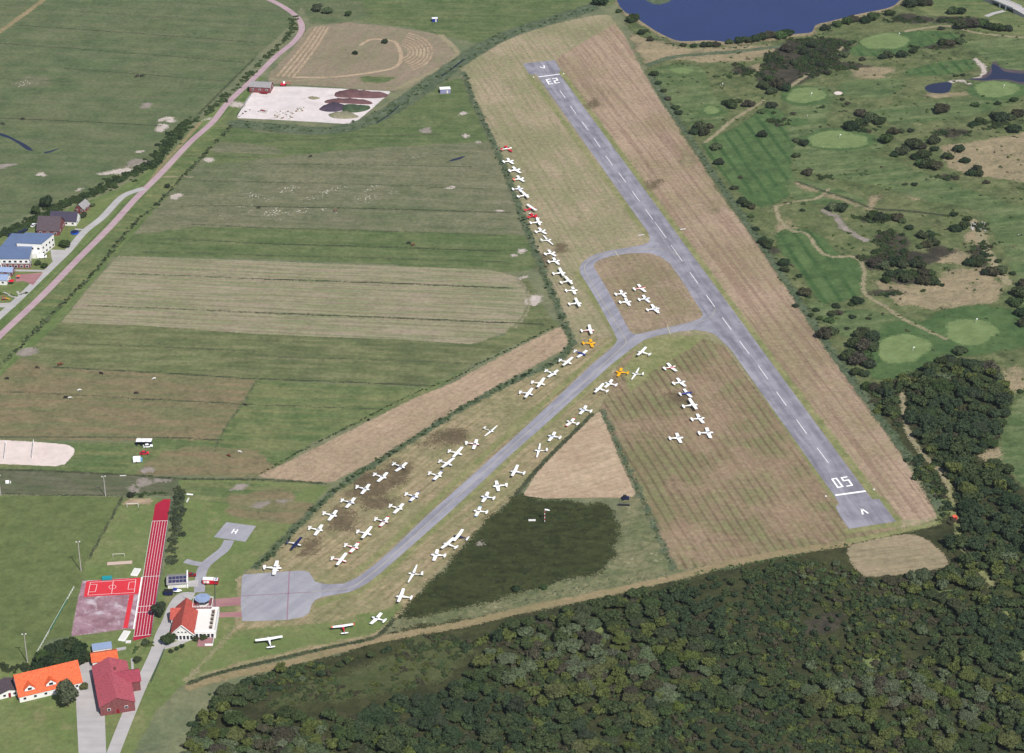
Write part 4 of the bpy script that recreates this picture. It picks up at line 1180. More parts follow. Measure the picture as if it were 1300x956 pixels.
def scatter(name, polys, n, size, keys, label, cat='scrub', excl=()):
    items = []
    Ws = [GP(p) for p in polys]
    ar = np.array([abs(np.sum(W[:, 0] * np.roll(W[:, 1], -1) - np.roll(W[:, 0], -1) * W[:, 1])) for W in Ws])
    ar /= ar.sum()
    for W, f in zip(Ws, ar):
        lo, hi = W.min(0), W.max(0)
        k, tr = 0, 0
        while k < n * f and tr < n * 40:
            tr += 1
            x, y = rng.uniform(lo[0], hi[0]), rng.uniform(lo[1], hi[1])
            if inside(np.array([x]), np.array([y]), W)[0] and not any(inside(np.array([x]), np.array([y]), e)[0] for e in excl):
                if math.sin(x * 0.13) + math.sin(y * 0.11 + x * 0.05) + rng.normal(0, 0.7) > -0.4:
                    items.append((x, y, rng.uniform(*size), random.choice(keys)))
                    k += 1
    return merged(name, items, label, cat, srcs=low_tuft)
ex = [GP(p) for p in NOT_TREE]
scatter('undergrowth', [w_[1] for w_ in WOODS] + [[(560, 812), (650, 795), (760, 770), (640, 800), (600, 830)], [(1100, 500), (1120, 492), (1150, 560), (1200, 620), (1215, 690), (1190, 640), (1140, 570)], [(980, 735), (1075, 715), (1060, 705), (975, 715)], [(1205, 715), (1180, 735), (1240, 735), (1225, 705)]], 2600, (2.0, 4.4), ['dark', 'olive', 'brown', 'deep', 'hedge', 'dark', 'deep', 'brown'], 'low undergrowth between the trees of the woods', 'undergrowth', ex)
scatter('glade_scrub', [[(520, 812), (580, 804), (600, 824), (570, 860), (500, 880), (420, 890), (340, 895), (390, 868), (470, 845)], [(262, 880), (330, 862), (400, 850), (440, 842), (380, 870), (300, 910)]], 260, (1.0, 2.6), ['olive', 'dark', 'hedge', 'brown'], 'low scrub in the glade south of the dirt track')
heath_polys = [[(975, 70), (1000, 50), (1050, 48), (1085, 54), (1062, 80), (1040, 96), (1010, 108), (978, 112), (960, 98)], ell(1130, 330, 45, 12), ell(1165, 352, 30, 8), ell(1128, 305, 20, 12), ell(1180, 60, 28, 3), ell(1220, 26, 28, 4), ell(1150, 26, 28, 4), ell(940, 92, 16, 4), ell(1245, 320, 14, 14), ell(1072, 84, 30, 5),
               ell(1205, 225, 14, 4), ell(1110, 278, 24, 5), ell(1210, 170, 24, 5), ell(1046, 226, 12, 3), ell(918, 97, 12, 3), ell(935, 84, 14, 3), ell(1243, 288, 10, 6), ell(1130, 375, 20, 3), ell(1100, 160, 20, 8), ell(1260, 160, 30, 5), ell(990, 155, 14, 5)]
scatter('low_scrub', heath_polys, 900, (1.4, 3.6), ['brown', 'deep', 'dark', 'hedge', 'dark'], 'low grey-brown scrub patches across the golf course')
scatter('heath_tussocks', [[(505, 785), (532, 754), (575, 714), (622, 658), (665, 632), (765, 642), (782, 676), (767, 724), (675, 745), (575, 774)]], 300, (.6, 1.5), ['dark', 'olive', 'hedge', 'dark'], 'low dark tussocks in the wet heath around the windsock')
scatter('golf_scrub', [[(830, 80), (970, 60), (1300, 30), (1300, 500), (1110, 480), (1000, 350), (900, 200)]], 520, (.7, 1.9), ['dark', 'hedge', 'brown', 'olive'], 'small scattered gorse tufts all over the golf course', excl=[GP(ell(*e_)) for e_ in ((1021, 121, 26, 11), (1124, 54, 32, 11), (1266, 114, 32, 10.5), (1065, 177, 40, 12), (1232, 420, 36, 17), (1148, 442, 34, 20), (904, 140, 11, 6), (866, 90, 15, 5), (1064, 118.5, 6, 3), (1190, 112, 20, 7), (1265, 96, 40, 10))] + [GP(FW[0]), GP(FW[1])])
scatter('shore_reeds', [[(790, 24), (830, 42), (865, 56), (930, 57), (980, 51), (1035, 44), (1060, 30), (1140, 10), (1150, 14), (1060, 38), (1035, 52), (930, 63), (860, 62), (820, 48)]], 90, (1.2, 2.4), ['reed', 'hedge'], 'fringe of reeds along the lake shore', 'reeds')

def hedge(name, px, width, height, n, keys, label, cat='hedge', jit=1.0):
    W = catmull(GP(px), False, 6)
    d = np.r_[0, np.cumsum(np.linalg.norm(np.diff(W, axis=0), axis=1))]
    L, Fq, Mi, mats = [], [], [], []
    items = []
    for k in range(n):
        t = rng.uniform(0, d[-1])
        p = np.array([np.interp(t, d, W[:, 0]), np.interp(t, d, W[:, 1])]) + rng.normal(0, width * 0.28, 2) * jit
        items.append((p[0], p[1], height * rng.uniform(0.55, 1.35), random.choice(keys)))
    o = merged(name, items, label, cat, srcs=low_tuft)
    del o["kind"]
    return o
hedge('hedgerow', [(243, 152), (225, 170), (205, 195), (185, 212), (160, 225), (130, 240), (100, 252), (65, 268), (30, 288), (0, 300), (-20, 308)], 8, 2.6, 560, ['dark', 'hedge', 'deep'], 'long dark hedgerow behind the farm houses', 'hedgerow')
hedge('hedgerow', [(372, 22), (370, 40), (350, 62), (330, 82), (315, 98), (290, 120), (262, 147)], 5, 2.2, 120, ['dark', 'hedge'], 'dark hedgerow beside the drain on the left of the red brick road', 'hedgerow')
hedge('hedgerow', [(298, 156), (270, 185), (245, 212), (225, 232), (200, 258), (170, 285), (150, 308), (120, 345), (90, 375), (60, 405), (30, 435), (0, 465), (-20, 482)], 2.6, 1.2, 480, ['hedge', 'deep', 'reed'], 'narrow hedge along the foot of the green dyke', 'hedgerow')
hedge('ditch_hedge', [(590, 95), (600, 125), (612, 150), (628, 190), (640, 215), (652, 245), (662, 275), (674, 303), (688, 340), (704, 380), (718, 415), (726, 438)], 3.6, 1.15, 300, ['hedge', 'deep', 'reed', 'reed'], 'overgrown ditch hedge behind the tails of the long plane row', 'hedge')
hedge('ditch_hedge', [(726, 440), (712, 455), (680, 470), (650, 484), (612, 505), (575, 525), (540, 548), (505, 570), (470, 592), (437, 615), (420, 627), (400, 646), (375, 672), (350, 698), (326, 719)], 3.8, 1.2, 360, ['hedge', 'deep', 'reed'], 'overgrown ditch hedge between bare diagonal field and parked planes', 'hedge')
hedge('field_hedge', [(330, 602), (380, 574), (450, 538), (525, 500), (575, 481), (612, 460), (650, 442), (705, 414)], 1.4, .75, 240, ['hedge', 'deep'], 'thin hedge on the upper edge of the bare diagonal field', 'hedge')
hedge('field_hedge', [(763, 520), (782, 560), (800, 600), (818, 640), (838, 685), (855, 721)], 2.0, .75, 150, ['hedge', 'reed'], 'thin reedy hedge right of the bare triangle field', 'hedge')
hedge('boundary_hedge', [(828, 95), (842, 115), (852, 138), (868, 163), (885, 188), (900, 213), (925, 248), (945, 275), (965, 305), (985, 338), (1010, 374), (1035, 412), (1055, 443), (1080, 475), (1100, 503), (1125, 538), (1155, 578), (1180, 613), (1195, 650)], 4.5, 1.0, 480, ['reed', 'hedge', 'grey', 'deep'], 'grey-green scrub hedge between runway field and golf course', 'hedge')
hedge('track_hedge', [(500, 788), (470, 811), (430, 819), (400, 826), (325, 843), (270, 857), (240, 866)], 1.4, 0.8, 90, ['deep', 'hedge'], 'low dark hedge along the southern edge of the club lawn', 'hedge')
hedge('reed_belt', [(300, 157), (360, 163), (410, 166), (450, 160), (490, 143), (530, 116), (570, 88), (605, 64), (650, 42), (700, 26), (750, 10)], 9, 1.4, 230, ['reed', 'hedge'], 'broad belt of reeds along the drain behind the runway field', 'reeds')
hedge('tall_hedge', [(226, 624), (227, 640), (225, 655), (224, 672), (221, 690), (219, 704), (216, 716)], 3.6, 2.4, 90, ['dark', 'deep', 'hedge'], 'tall dark hedge right of the red running track', 'hedge')
hedge('pitch_hedge', [(158, 629), (175, 628), (196, 627), (215, 627)], 2, 1.2, 26, ['dark', 'hedge'], 'short hedge above the top end of the running track', 'hedge')
hedge('lawn_hedge', [(232, 607), (280, 608), (330, 610), (412, 613)], 1.2, 0.7, 60, ['hedge', 'reed'], 'thin hedge on the upper side of the helipad lawn', 'hedge')
hedge('field_hedge', [(1077, 690), (1050, 697), (1000, 707), (940, 718), (880, 728)], 2.2, 1.0, 60, ['reed', 'hedge'], 'thin hedge at the foot of the striped airfield grass', 'hedge')
hedge('weed_bank', [(640, 768), (700, 755), (780, 740), (850, 728)], 5, 0.7, 90, ['reed', 'grey'], 'bank of pale weeds above the dirt track', 'weeds')
hedge('garden_hedge', [(0, 372), (20, 376), (32, 372)], 2, 1.0, 22, ['hedge', 'bright'], 'small garden hedge beside the grey road', 'hedge')
hedge('roadside_hedge', [(0, 846), (20, 848), (40, 846), (52, 838)], 5, 1.8, 34, ['dark', 'deep'], 'dark hedge left of the big grove behind the orange house', 'hedge')
hedge('roadside_hedge', [(170, 826), (180, 822), (190, 818), (198, 812)], 3, 1.2, 22, ['hedge', 'olive'], 'scrubby hedge between the running track and the grey road', 'hedge')

# single bushes of the golf course and the lake shore: x, y, radius in survey units
B = """761 2 9;804 24 8;814 41 5;821 39 3;825 50 4;786 14 4;881 58 4;867 57 4;893 57 5;901 57 5;909 57 5;926 53 5;938 52 6;948 51 6;958 49 7;968 47 7;978 45 7;990 45 8;1000 42 7;
830 94 5;835 105 4;842 115 4;848 125 4;857 136 5;862 143 5;887 161 8;882 167 6;893 168 7;900 160 5;909 186 7;912 206 6;930 133 8;922 130 5;938 128 5;950 132 7;967 141 5;967 171 6;971 109 8;
1155 5 8;1168 3 9;1178 4 6;1210 14 8;1220 15 6;1108 21 8;1098 26 6;1075 27 7;1083 25 6;1064 31 6;1047 36 6;1130 17 6;1142 22 4;1220 33 8;1233 31 8;1247 30 8;1258 34 7;1268 36 7;1280 36 6;1196 54 6;1206 55 6;1217 53 6;1145 69 7;1128 70 6;1120 72 5;1160 65 5;1095 75 4;1072 69 6;1042 82 6;1050 92 5;1020 66 6;1035 72 5;1000 62 7;1010 80 6;1030 57 6;990 75 5;1045 65 5;1060 75 5;
987 108 9;980 116 7;996 112 7;976 100 6;980 134 6;982 143 3;1007 144 3;1012 178 5;1020 182 6;1011 197 5;1081 160 9;1090 157 6;1092 144 6;1104 149 8;1098 154 6;1117 155 7;1111 151 5;
1126 177 9;1134 167 6;1144 166 5;1156 166 4;1145 193 8;1136 196 5;1161 184 10;1170 186 6;1186 179 8;1187 189 5;1172 196 9;1163 199 6;1177 208 10;1187 211 8;1168 207 7;1218 189 7;1204 199 6;1225 204 6;1241 214 6;
1195 139 9;1238 133 5;1266 131 4;1287 126 5;1271 150 9;1262 147 6;1292 145 8;1282 149 6;1288 164 8;1245 154 6;1236 157 5;1069 126 3;1076 131 3;1044 136 3;1222 95 3;1214 96 3;1195 36 4;1222 45 3;
1025 219 6;1057 263 8;1066 264 8;1108 274 7;1117 275 8;1126 276 6;1139 276 7;1145 280 5;1155 289 5;1170 299 7;1180 298 6;1185 308 8;1176 311 6;1169 313 5;1211 272 5;1228 278 5;1213 290 7;1223 287 7;
1112 334 8;1123 337 8;1134 333 8;1145 336 7;1160 334 7;1170 337 7;1174 346 7;1182 347 6;1130 348 7;1150 353 8;1142 345 6;1125 356 6;1172 357 8;1184 358 8;1196 362 3;1172 369 3;1232 333 7;1241 335 7;1260 345 8;1270 343 8;1252 346 6;1267 331 4;1285 347 4;1295 372 10;1302 362 9;1290 384 9;1297 397 8;1300 410 8;
995 333 7;997 342 6;1022 372 7;978 306 5;1088 382 7;1081 386 4;1062 388 5;1057 398 6;1064 397 5;1054 406 6;1082 402 4;1103 404 3;1036 393 4;1040 404 4;1046 424 9;1057 421 8;1075 417 3;1094 424 10;1105 428 10;1084 436 10;1095 438 11;1108 440 9;1161 234 4;1149 234 3;1233 220 6;1242 221 6;1252 231 4;
1020 258 3;1019 267 3;932 238 5;943 255 6;949 260 6;954 262 5;953 274 4;968 306 6;975 311 7;960 290 4;1076 452 10;1088 456 11;1100 452 9;1104 463 8;1088 472 7;1097 474 6;1100 490 7;1109 492 7;1219 445 8;1213 446 5;1195 458 7;1207 456 8;1218 460 7;1257 468 9;1262 474 8;1120 497 7;1128 512 7;1010 388 4;1030 400 4;940 225 3;1296 497 4;1015 350 4"""
keys_b = ['deep', 'dark', 'deep', 'dark', 'brown', 'hedge']
def golf_label(x, y):
    if y < 62 and x < 1010:
        return 'dark bush on the near shore of the lake', 'bushes on the lake shore'
    if y < 75 and x >= 1010:
        return 'dark bush on the heath right of the lake', 'bushes right of the lake'
    if x < 920 and y < 215:
        return 'dark bush beside the boundary hedge near the far runway end', 'bushes beside the boundary hedge'
    if y < 120:
        return 'dark bush on the brown heath below the lake', 'bushes on the brown heath'
    if y < 215:
        return 'dark round bush among the upper golf greens', 'bushes among the upper greens'
    if y < 320 and x > 1000:
        return 'dark bush along the golf ditch and its sandy trail', 'bushes along the golf ditch'
    if y < 380 and x > 1100:
        return 'dark bush in the thicket of the middle golf course', 'bushes of the middle thicket'
    if x < 1110:
        return 'dark bush between boundary hedge and fairway', 'bushes between boundary hedge and fairway'
    return 'dark bush at the edge of the eastern wood', 'bushes at the edge of the wood'
for i, t in enumerate(B.replace('\n', '').split(';')):
    x, y, r_ = map(float, t.split())
    Rw = r_ / ppm(x, y) * 1.18
    lb, gr = golf_label(x, y)
    gy = y + Rw * 0.45 * ppm(x, y) * 0.8
    make_tree(x, gy, Rw, keys_b[i % 6], i, lb, gr, bush=True, hs=0.85 if Rw > 3 else 0.7)
for (x, y, r_, key, lb, bsh) in [
        (203, 782, 10.5, 'deep', 'dark round tree beside the bottom of the running track', 0), (215, 818, 9.5, 'dark', 'dark round tree left of the clubhouse gable', 0), (185, 818, 6, 'hedge', 'small bush at the bottom end of the running track', 1),
        (174, 840, 6, 'dark', 'round bush right of the faded red roofed building', 1), (87, 897, 14, 'grey', 'grey-green tree in front of the orange roof', 0), (106, 874, 6, 'olive', 'small olive bush at the right end of the orange house', 1),
        (258, 812, 6, 'dark', 'dark bush in front of the clubhouse terrace', 1), (248, 813, 5, 'dark', 'smaller dark bush beside the clubhouse front path', 1), (231, 822, 3.5, 'deep', 'small round bush nearest the clubhouse in the path row', 1), (224, 825, 3.5, 'deep', 'middle small round bush in the row along the clubhouse path', 1), (217, 828, 3.5, 'deep', 'small round bush furthest left in the row along the clubhouse path', 1), (271, 806, 3.5, 'deep', 'small bush at the right corner of the clubhouse', 1),
        (82, 314, 8, 'dark', 'dark bush in the garden beside the blue roofed building', 1), (57, 340, 5, 'dark', 'dark bush in the front garden of the blue roofed building', 1), (48, 336, 5, 'hedge', 'leafy bush close to the front of the blue roofed building', 1), (106, 276, 5, 'dark', 'dark bush beside the white gable of the dark roofed house', 1), (60, 263, 9, 'deep', 'tall dark tree in the hedgerow behind the brown roofed house', 0), (46, 272, 7, 'dark', 'dark tree in the hedgerow left of the brown roofed house', 0), (117, 262, 4, 'hedge', 'small bush beside the little grey roofed house', 1),
        (451, 69, 4, 'deep', 'left one of two bushes on the landfill mound', 1), (489, 55, 4.5, 'deep', 'right one of two bushes on the landfill mound', 1), (442, 20, 5, 'dark', 'lone bush above the landfill mound', 1), (166, 631, 5, 'deep', 'dark bush above the top left corner of the running track', 1), (180, 631, 4, 'dark', 'dark bush at the centre above the running track', 1),
        (213, 238, 4, 'deep', 'small bush on the pasture side of the dyke', 1), (403, 14, 8, 'grey', 'pale grey-green scrub bush near the bend of the brick road', 1), (415, 17, 7, 'grey', 'second pale scrub bush right of the brick road bend', 1), (468, 534, 2.2, 'deep', 'tiny bush on the hedge above the bare diagonal field', 1), (690, 748, 5, 'hedge', 'bush on the weedy bank below the dark heath', 1), (655, 750, 6, 'deep', 'dark bush left of the weedy bank below the heath', 1)]:
    Rw = r_ / ppm(x, y)
    make_tree(x, y, Rw, key, int(x), lb, None, bush=bool(bsh), hs=1.75 if y > 890 else 1.0)
for i, (x, y, r_) in enumerate([(56, 836, 11), (66, 828, 12), (78, 822, 12), (90, 822, 12), (102, 826, 12), (62, 842, 11), (74, 838, 12), (87, 838, 12), (100, 838, 11), (108, 832, 9), (48, 846, 9)]):
    make_tree(x, y + 8, r_ / ppm(x, y), 'deep' if i % 3 else 'dark', i, 'dark tree of the dense grove behind the orange house', 'trees of the grove behind the orange house')

# ================================================================== aircraft
def spec_mesh(mb, name, n, smooth=True):
    return mb.mesh(name, [white] * n, smooth)
PLANE_CACHE = {}
TRIM = [None, P_('pale_grey_trim', (206, 208, 214), .4), None, P_('pale_blue_trim', (176, 190, 214), .4), P_('cream_trim', (232, 226, 206), .4)]
def wing_mb(span, root, tip, x0, z0, dih, thick, sweep=0.0, tipm=1, pods=False):
    mb = MB()
    for s_ in (-1, 1):
        st = [0, 0.42, 0.86, 1.0]
        secs = []
        for t in st:
            y = s_ * span / 2 * t
            ch = root + (tip - root) * t
            xc = x0 - sweep * t
            z = z0 + abs(y) * dih
            th = thick * (1 - 0.5 * t)
            secs.append([(xc + ch * .32, y, z), (xc + ch * .12, y, z + th), (xc - ch * .3, y, z + th * .6), (xc - ch * .68, y, z), (xc - ch * .3, y, z - th * .4), (xc + ch * .12, y, z - th * .6)])
        b = len(mb.v)
        for r_ in secs:
            mb.v += r_
        for i in range(3):
            for k in range(6):
                k2 = (k + 1) % 6
                mb.f.append((b + i * 6 + k, b + i * 6 + k2, b + (i + 1) * 6 + k2, b + (i + 1) * 6 + k))
                mb.m.append(tipm if i == 2 else 0)
        mb.f.append(tuple(b + 18 + k for k in range(6)))
        mb.m.append(tipm)
    return mb
def plane_parts(kind):
    if kind in PLANE_CACHE:
        return PLANE_CACHE[kind]
    P = []
    if kind == 'low':
        fz, wz, span, root, tip, dih = 1.12, 0.72, 9.8, 1.75, 1.35, 0.075
        secs = [(2.35, 0.30, 1.05, 0.30), (2.0, 0.48, 1.05, 0.42), (1.2, 0.55, 1.08, 0.48), (0.3, 0.58, 1.12, 0.52), (-1.0, 0.54, 1.15, 0.5), (-2.4, 0.34, 1.2, 0.34), (-3.9, 0.18, 1.28, 0.2), (-5.0, 0.07, 1.32, 0.1)]
        wx, cz = 0.45, 1.5
    elif kind == 'high':
        fz, wz, span, root, tip, dih = 1.25, 2.12, 11.0, 1.62, 1.25, 0.025
        secs = [(2.45, 0.30, 1.18, 0.30), (2.0, 0.48, 1.2, 0.42), (1.1, 0.55, 1.3, 0.5), (0.6, 0.56, 1.5, 0.6), (-0.9, 0.54, 1.5, 0.6), (-2.0, 0.36, 1.42, 0.42), (-4.0, 0.17, 1.42, 0.22), (-5.4, 0.07, 1.45, 0.12)]
        wx, cz = 0.35, 1.75
    elif kind == 'glider':
        fz, wz, span, root, tip, dih = 1.0, 0.85, 16.0, 1.35, 0.6, 0.045
        secs = [(2.3, 0.22, 0.98, 0.24), (1.9, 0.38, 1.0, 0.36), (1.0, 0.46, 1.05, 0.44), (0.0, 0.46, 1.1, 0.46), (-1.2, 0.34, 1.12, 0.34), (-2.4, 0.17, 1.18, 0.18), (-4.2, 0.11, 1.25, 0.12), (-5.3, 0.07, 1.3, 0.1)]
        wx, cz = 0.3, 1.4
    elif kind == 'twin':
        fz, wz, span, root, tip, dih = 1.3, 0.95, 11.6, 1.9, 1.3, 0.08
        secs = [(3.1, 0.12, 1.15, 0.12), (2.6, 0.36, 1.2, 0.34), (1.6, 0.58, 1.25, 0.5), (0.3, 0.62, 1.3, 0.56), (-1.2, 0.58, 1.32, 0.52), (-2.8, 0.34, 1.35, 0.36), (-4.2, 0.18, 1.42, 0.22), (-5.3, 0.07, 1.48, 0.12)]
        wx, cz = 0.5, 1.75
    f = MB().loft(secs, 0, 12, band=1)
    P.append(('fuselage', spec_mesh(f, 'fuselage', 2), ('body', 'band')))
    P.append(('wing', spec_mesh(wing_mb(span, root * 1.13, tip * 1.13, wx, wz, dih, 0.11), 'wing', 2, False), ('wing', 'tip')))
    tl = secs[-1][0] + 0.75
    thi = {'low': 1.32, 'high': 1.48, 'glider': 2.35, 'twin': 1.5}[kind]
    P.append(('tailplane', spec_mesh(wing_mb({'glider': 3.0}.get(kind, 3.4), 1.0, 0.75, tl, thi, 0.0, 0.05), 'tailplane', 2, False), ('tail', 'tail')))
    fin = MB()
    xr = secs[-1][0]
    for s_ in (-1,):
        fin.add([(xr + 1.5, -.04, 1.35), (xr - .05, -.04, 1.3), (xr - .15, -.03, 2.45), (xr + .45, -.03, 2.45),
                 (xr + 1.5, .04, 1.35), (xr - .05, .04, 1.3), (xr - .15, .03, 2.45), (xr + .45, .03, 2.45)],
                [(0, 1, 2, 3), (7, 6, 5, 4), (0, 4, 5, 1), (1, 5, 6, 2), (2, 6, 7, 3), (3, 7, 4, 0)])
    P.append(('fin', spec_mesh(fin, 'fin', 1, False), ('tail',)))
    can = MB()
    if kind == 'high':
        can.loft([(1.05, 0.40, 1.62, 0.16), (0.82, 0.50, 1.75, 0.28), (0.55, 0.54, 1.86, 0.25)], 0, 10)
        for s_ in (-1, 1):
            can.box((-0.15, s_ * 0.535, 1.72), (1.5, 0.06, 0.34))
    else:
        can.loft([(1.05, 0.2, cz - .08, .05), (0.7, 0.42, cz + .02, .18), (0.1, 0.47, cz + .08, .28), (-0.6, 0.44, cz + .06, .26), (-1.25, 0.2, cz - .02, .08)], 0, 10)
    P.append(('canopy', can.mesh('canopy', [canopyM], True), None))
    if kind != 'high':
        rf = MB().box((-0.3, 0, cz + .34), (0.28, 0.5, 0.05))
        P.append(('cabin_roof', spec_mesh(rf, 'cabin_roof', 1), ('body',)))
    nx = secs[0][0]
    if kind == 'twin':
        for s_ in (-1, 1):
            nc = MB().loft([(2.0, .15, 1.15, .15), (1.6, .32, 1.15, .28), (0.3, .32, 1.12, .26), (-1.0, .1, 1.1, .1)], 0, 10)
            nc.v = [(a, b + s_ * 1.9, c_) for a, b, c_ in nc.v]
            P.append(('engine_pod', spec_mesh(nc, 'engine_pod', 1), ('body',)))
            pr = MB().box((2.06, s_ * 1.9, 1.15), (0.05, 0.14, 1.9), rx=0.5)
            P.append(('propeller', pr.mesh('propeller', [black]), None))
    else:
        pr = MB().box((nx + 0.12, 0, secs[0][2]), (0.06, 0.16, 1.85), rx=random.uniform(0.3, 1.2))
        P.append(('propeller', pr.mesh('propeller', [black]), None))
        sp = MB().loft([(nx - .02, .16, secs[0][2], .16), (nx + .18, .13, secs[0][2], .13), (nx + .36, .02, secs[0][2], .02)], 0, 8)
        P.append(('spinner', spec_mesh(sp, 'spinner', 1), ('band',)))
    tail_drag = kind == 'glider'
    wheels = [(0.2 if not tail_drag else 0.9, 1.15, 0.26), (0.2 if not tail_drag else 0.9, -1.15, 0.26), (1.75 if not tail_drag else -4.9, 0, 0.2)]
    for (x, y, r_) in wheels:
        wmb = MB()
        wmb.tube((x, y - .09, r_), (x, y + .09, r_), r_, n=12)
        top = (x, y * (0.9 if kind != 'high' else 0.35), 0.9 if x > -4 else 1.15)
        wmb.tube((x, y, r_), top, .05, .05, 5, m=1)
        P.append(('wheel', wmb.mesh('wheel', [black, metal]), None))
    if kind == 'high':
        for s_ in (-1, 1):
            st = MB().tube((0.5, s_ * 0.5, 0.95), (0.45, s_ * 2.7, 2.12), 0.05, n=5)
            P.append(('strut', spec_mesh(st, 'strut', 1), ('wing',)))
    PLANE_CACHE[kind] = P
    return P
NOSE = {'low': 2.7, 'high': 2.8, 'glider': 2.6, 'twin': 3.1}
TAIL = {'low': 5.05, 'high': 5.5, 'glider': 5.4, 'twin': 5.4}
def plane(tail, nose, kind, label, body=None, wing=None, tailc=None, band=None, tip=None, group='light aircraft parked in rows', scale=None):
    body = body or white
    if band is None and body is white and kind != 'glider':
        band = TRIM[(int(nose[0] * 3 + nose[1] * 7)) % len(TRIM)]
    wing = wing or white
    tailc = tailc or body
    cols = {'body': body, 'band': band or body, 'wing': wing, 'tip': tip or wing, 'tail': tailc}
    a, b = G(*tail, 1.5), G(*nose, 1.15)
    d = b - a
    L = float(np.linalg.norm(d))
    nl, tl = NOSE[kind], TAIL[kind]
    s = min(1.14, max(0.9, L / (nl + tl))) if scale is None else scale
    o = (a * nl + b * tl) / (nl + tl)
    z = float(stack_top(o))
    t = thing('light_aircraft', label, 'airplane', (o[0], o[1], z), math.atan2(d[1], d[0]), group, s)
    for (nm, me, slots) in plane_parts(kind):
        c = put(nm, me, t)
        if slots:
            for i, key in enumerate(slots):
                c.material_slots[i].link = 'OBJECT'
                c.material_slots[i].material = cols[key]
    return t
def stack_top(p):
    i = int(np.clip(np.searchsorted(HX[0], p[0]), 1, HG_N - 1))
    j = int(np.clip(np.searchsorted(HY[:, 0], p[1]), 1, HG_N - 1))
    return HG[max(0, j - 1):j + 1, max(0, i - 1):i + 1].max() + 0.002

ORD = ['first', 'second', 'third', 'fourth', 'fifth', 'sixth', 'seventh', 'eighth', 'ninth', 'tenth', 'eleventh', 'twelfth', 'thirteenth', 'fourteenth', 'fifteenth', 'sixteenth', 'seventeenth', 'eighteenth']
KN = {'low': 'low-wing plane', 'high': 'high-wing plane', 'glider': 'long-winged motor glider', 'twin': 'twin-engined plane'}
def row(items, where, group):
    for i, it in enumerate(items):
        tail, nose, kind, desc, kw = it
        plane(tail, nose, kind, f"{desc} {KN[kind]}, {ORD[i]} {where}", group=group, **kw)
W0 = {}
row([((636, 189.7), (650.3, 187.6), 'low', 'red-winged white', dict(wing=red, tailc=red)),
     ((638.3, 205.2), (652.6, 203.5), 'low', 'all-white', W0),
     ((645.7, 217), (661, 214.6), 'low', 'white', W0),
     ((651.3, 227.9), (665.7, 225.7), 'low', 'orange-tailed white', dict(tailc=orange)),
     ((650.3, 239.8), (664.8, 239.2), 'low', 'slim white', W0),
     ((658.2, 249.2), (670.7, 247.6), 'high', 'white', W0),
     ((666.3, 266.6), (679.5, 263.8), 'high', 'red-bodied white-winged', dict(body=red)),
     ((670, 275.7), (682.6, 272.3), 'low', 'all-red', dict(body=red, wing=red, tip=white)),
     ((674.4, 282.6), (688, 282.3), 'high', 'white', W0),
     ((680.7, 293.9), (692.6, 292), 'low', 'small white', W0),
     ((684.2, 305.8), (701.1, 303.3), 'glider', 'white', dict(scale=0.82)),
     ((691.8, 322.2), (705, 320), 'low', 'white', W0),
     ((695.6, 332.2), (711.2, 330.5), 'low', 'white dark-nosed', dict(band=offwhite)),
     ((703.2, 347), (717.4, 346.4), 'high', 'white', W0),
     ((713.5, 358.2), (726, 356.6), 'high', 'white', W0),
     ((717.6, 368.5), (733.9, 368.2), 'low', 'slender white', W0),
     ((722, 385.8), (738.6, 384.9), 'high', 'big white', W0)],
    'from far end of ditch-hedge row', 'planes in the long row by the ditch hedge')
plane((737.6, 419.6), (755, 419.6), 'high', 'white high-wing plane with red flanks just above the taxiway junction', body=white, band=red)
plane((739.5, 435.1), (756.4, 435.1), 'low', 'bright yellow plane left of the taxiway junction', body=yellow, wing=yellow)
row([((781.3, 373.2), (795.7, 372), 'low', 'white', W0), ((788.2, 383.2), (800.8, 382.6), 'low', 'white', W0), ((803.9, 366.9), (820.2, 364.7), 'low', 'red-topped white', dict(body=red, band=white, tailc=white)),
     ((810.2, 380.1), (825.5, 378.2), 'low', 'white', W0), ((820.5, 393.3), (837.8, 391.4), 'twin', 'white', W0)],
    'from left on the taxiway-loop island', 'planes on the grass island')
row([((842.3, 467.7), (858.5, 464.6), 'low', 'red-striped white', dict(band=red)), ((853.8, 486.5), (870.4, 483.8), 'low', 'white', W0), ((862.3, 500), (878.5, 497.7), 'low', 'blue-bodied white-winged', dict(body=blue, tailc=white)),
     ((866, 516), (886.3, 514), 'high', 'white', W0), ((877, 532), (895, 530.2), 'low', 'white', W0), ((886, 549.5), (906.3, 549), 'low', 'white', W0)],
    'from top on the striped grass', 'planes on the striped grass')
plane((849, 556), (868, 555.2), 'low', 'lone white plane left of the bottom end of the short row on the striped grass')
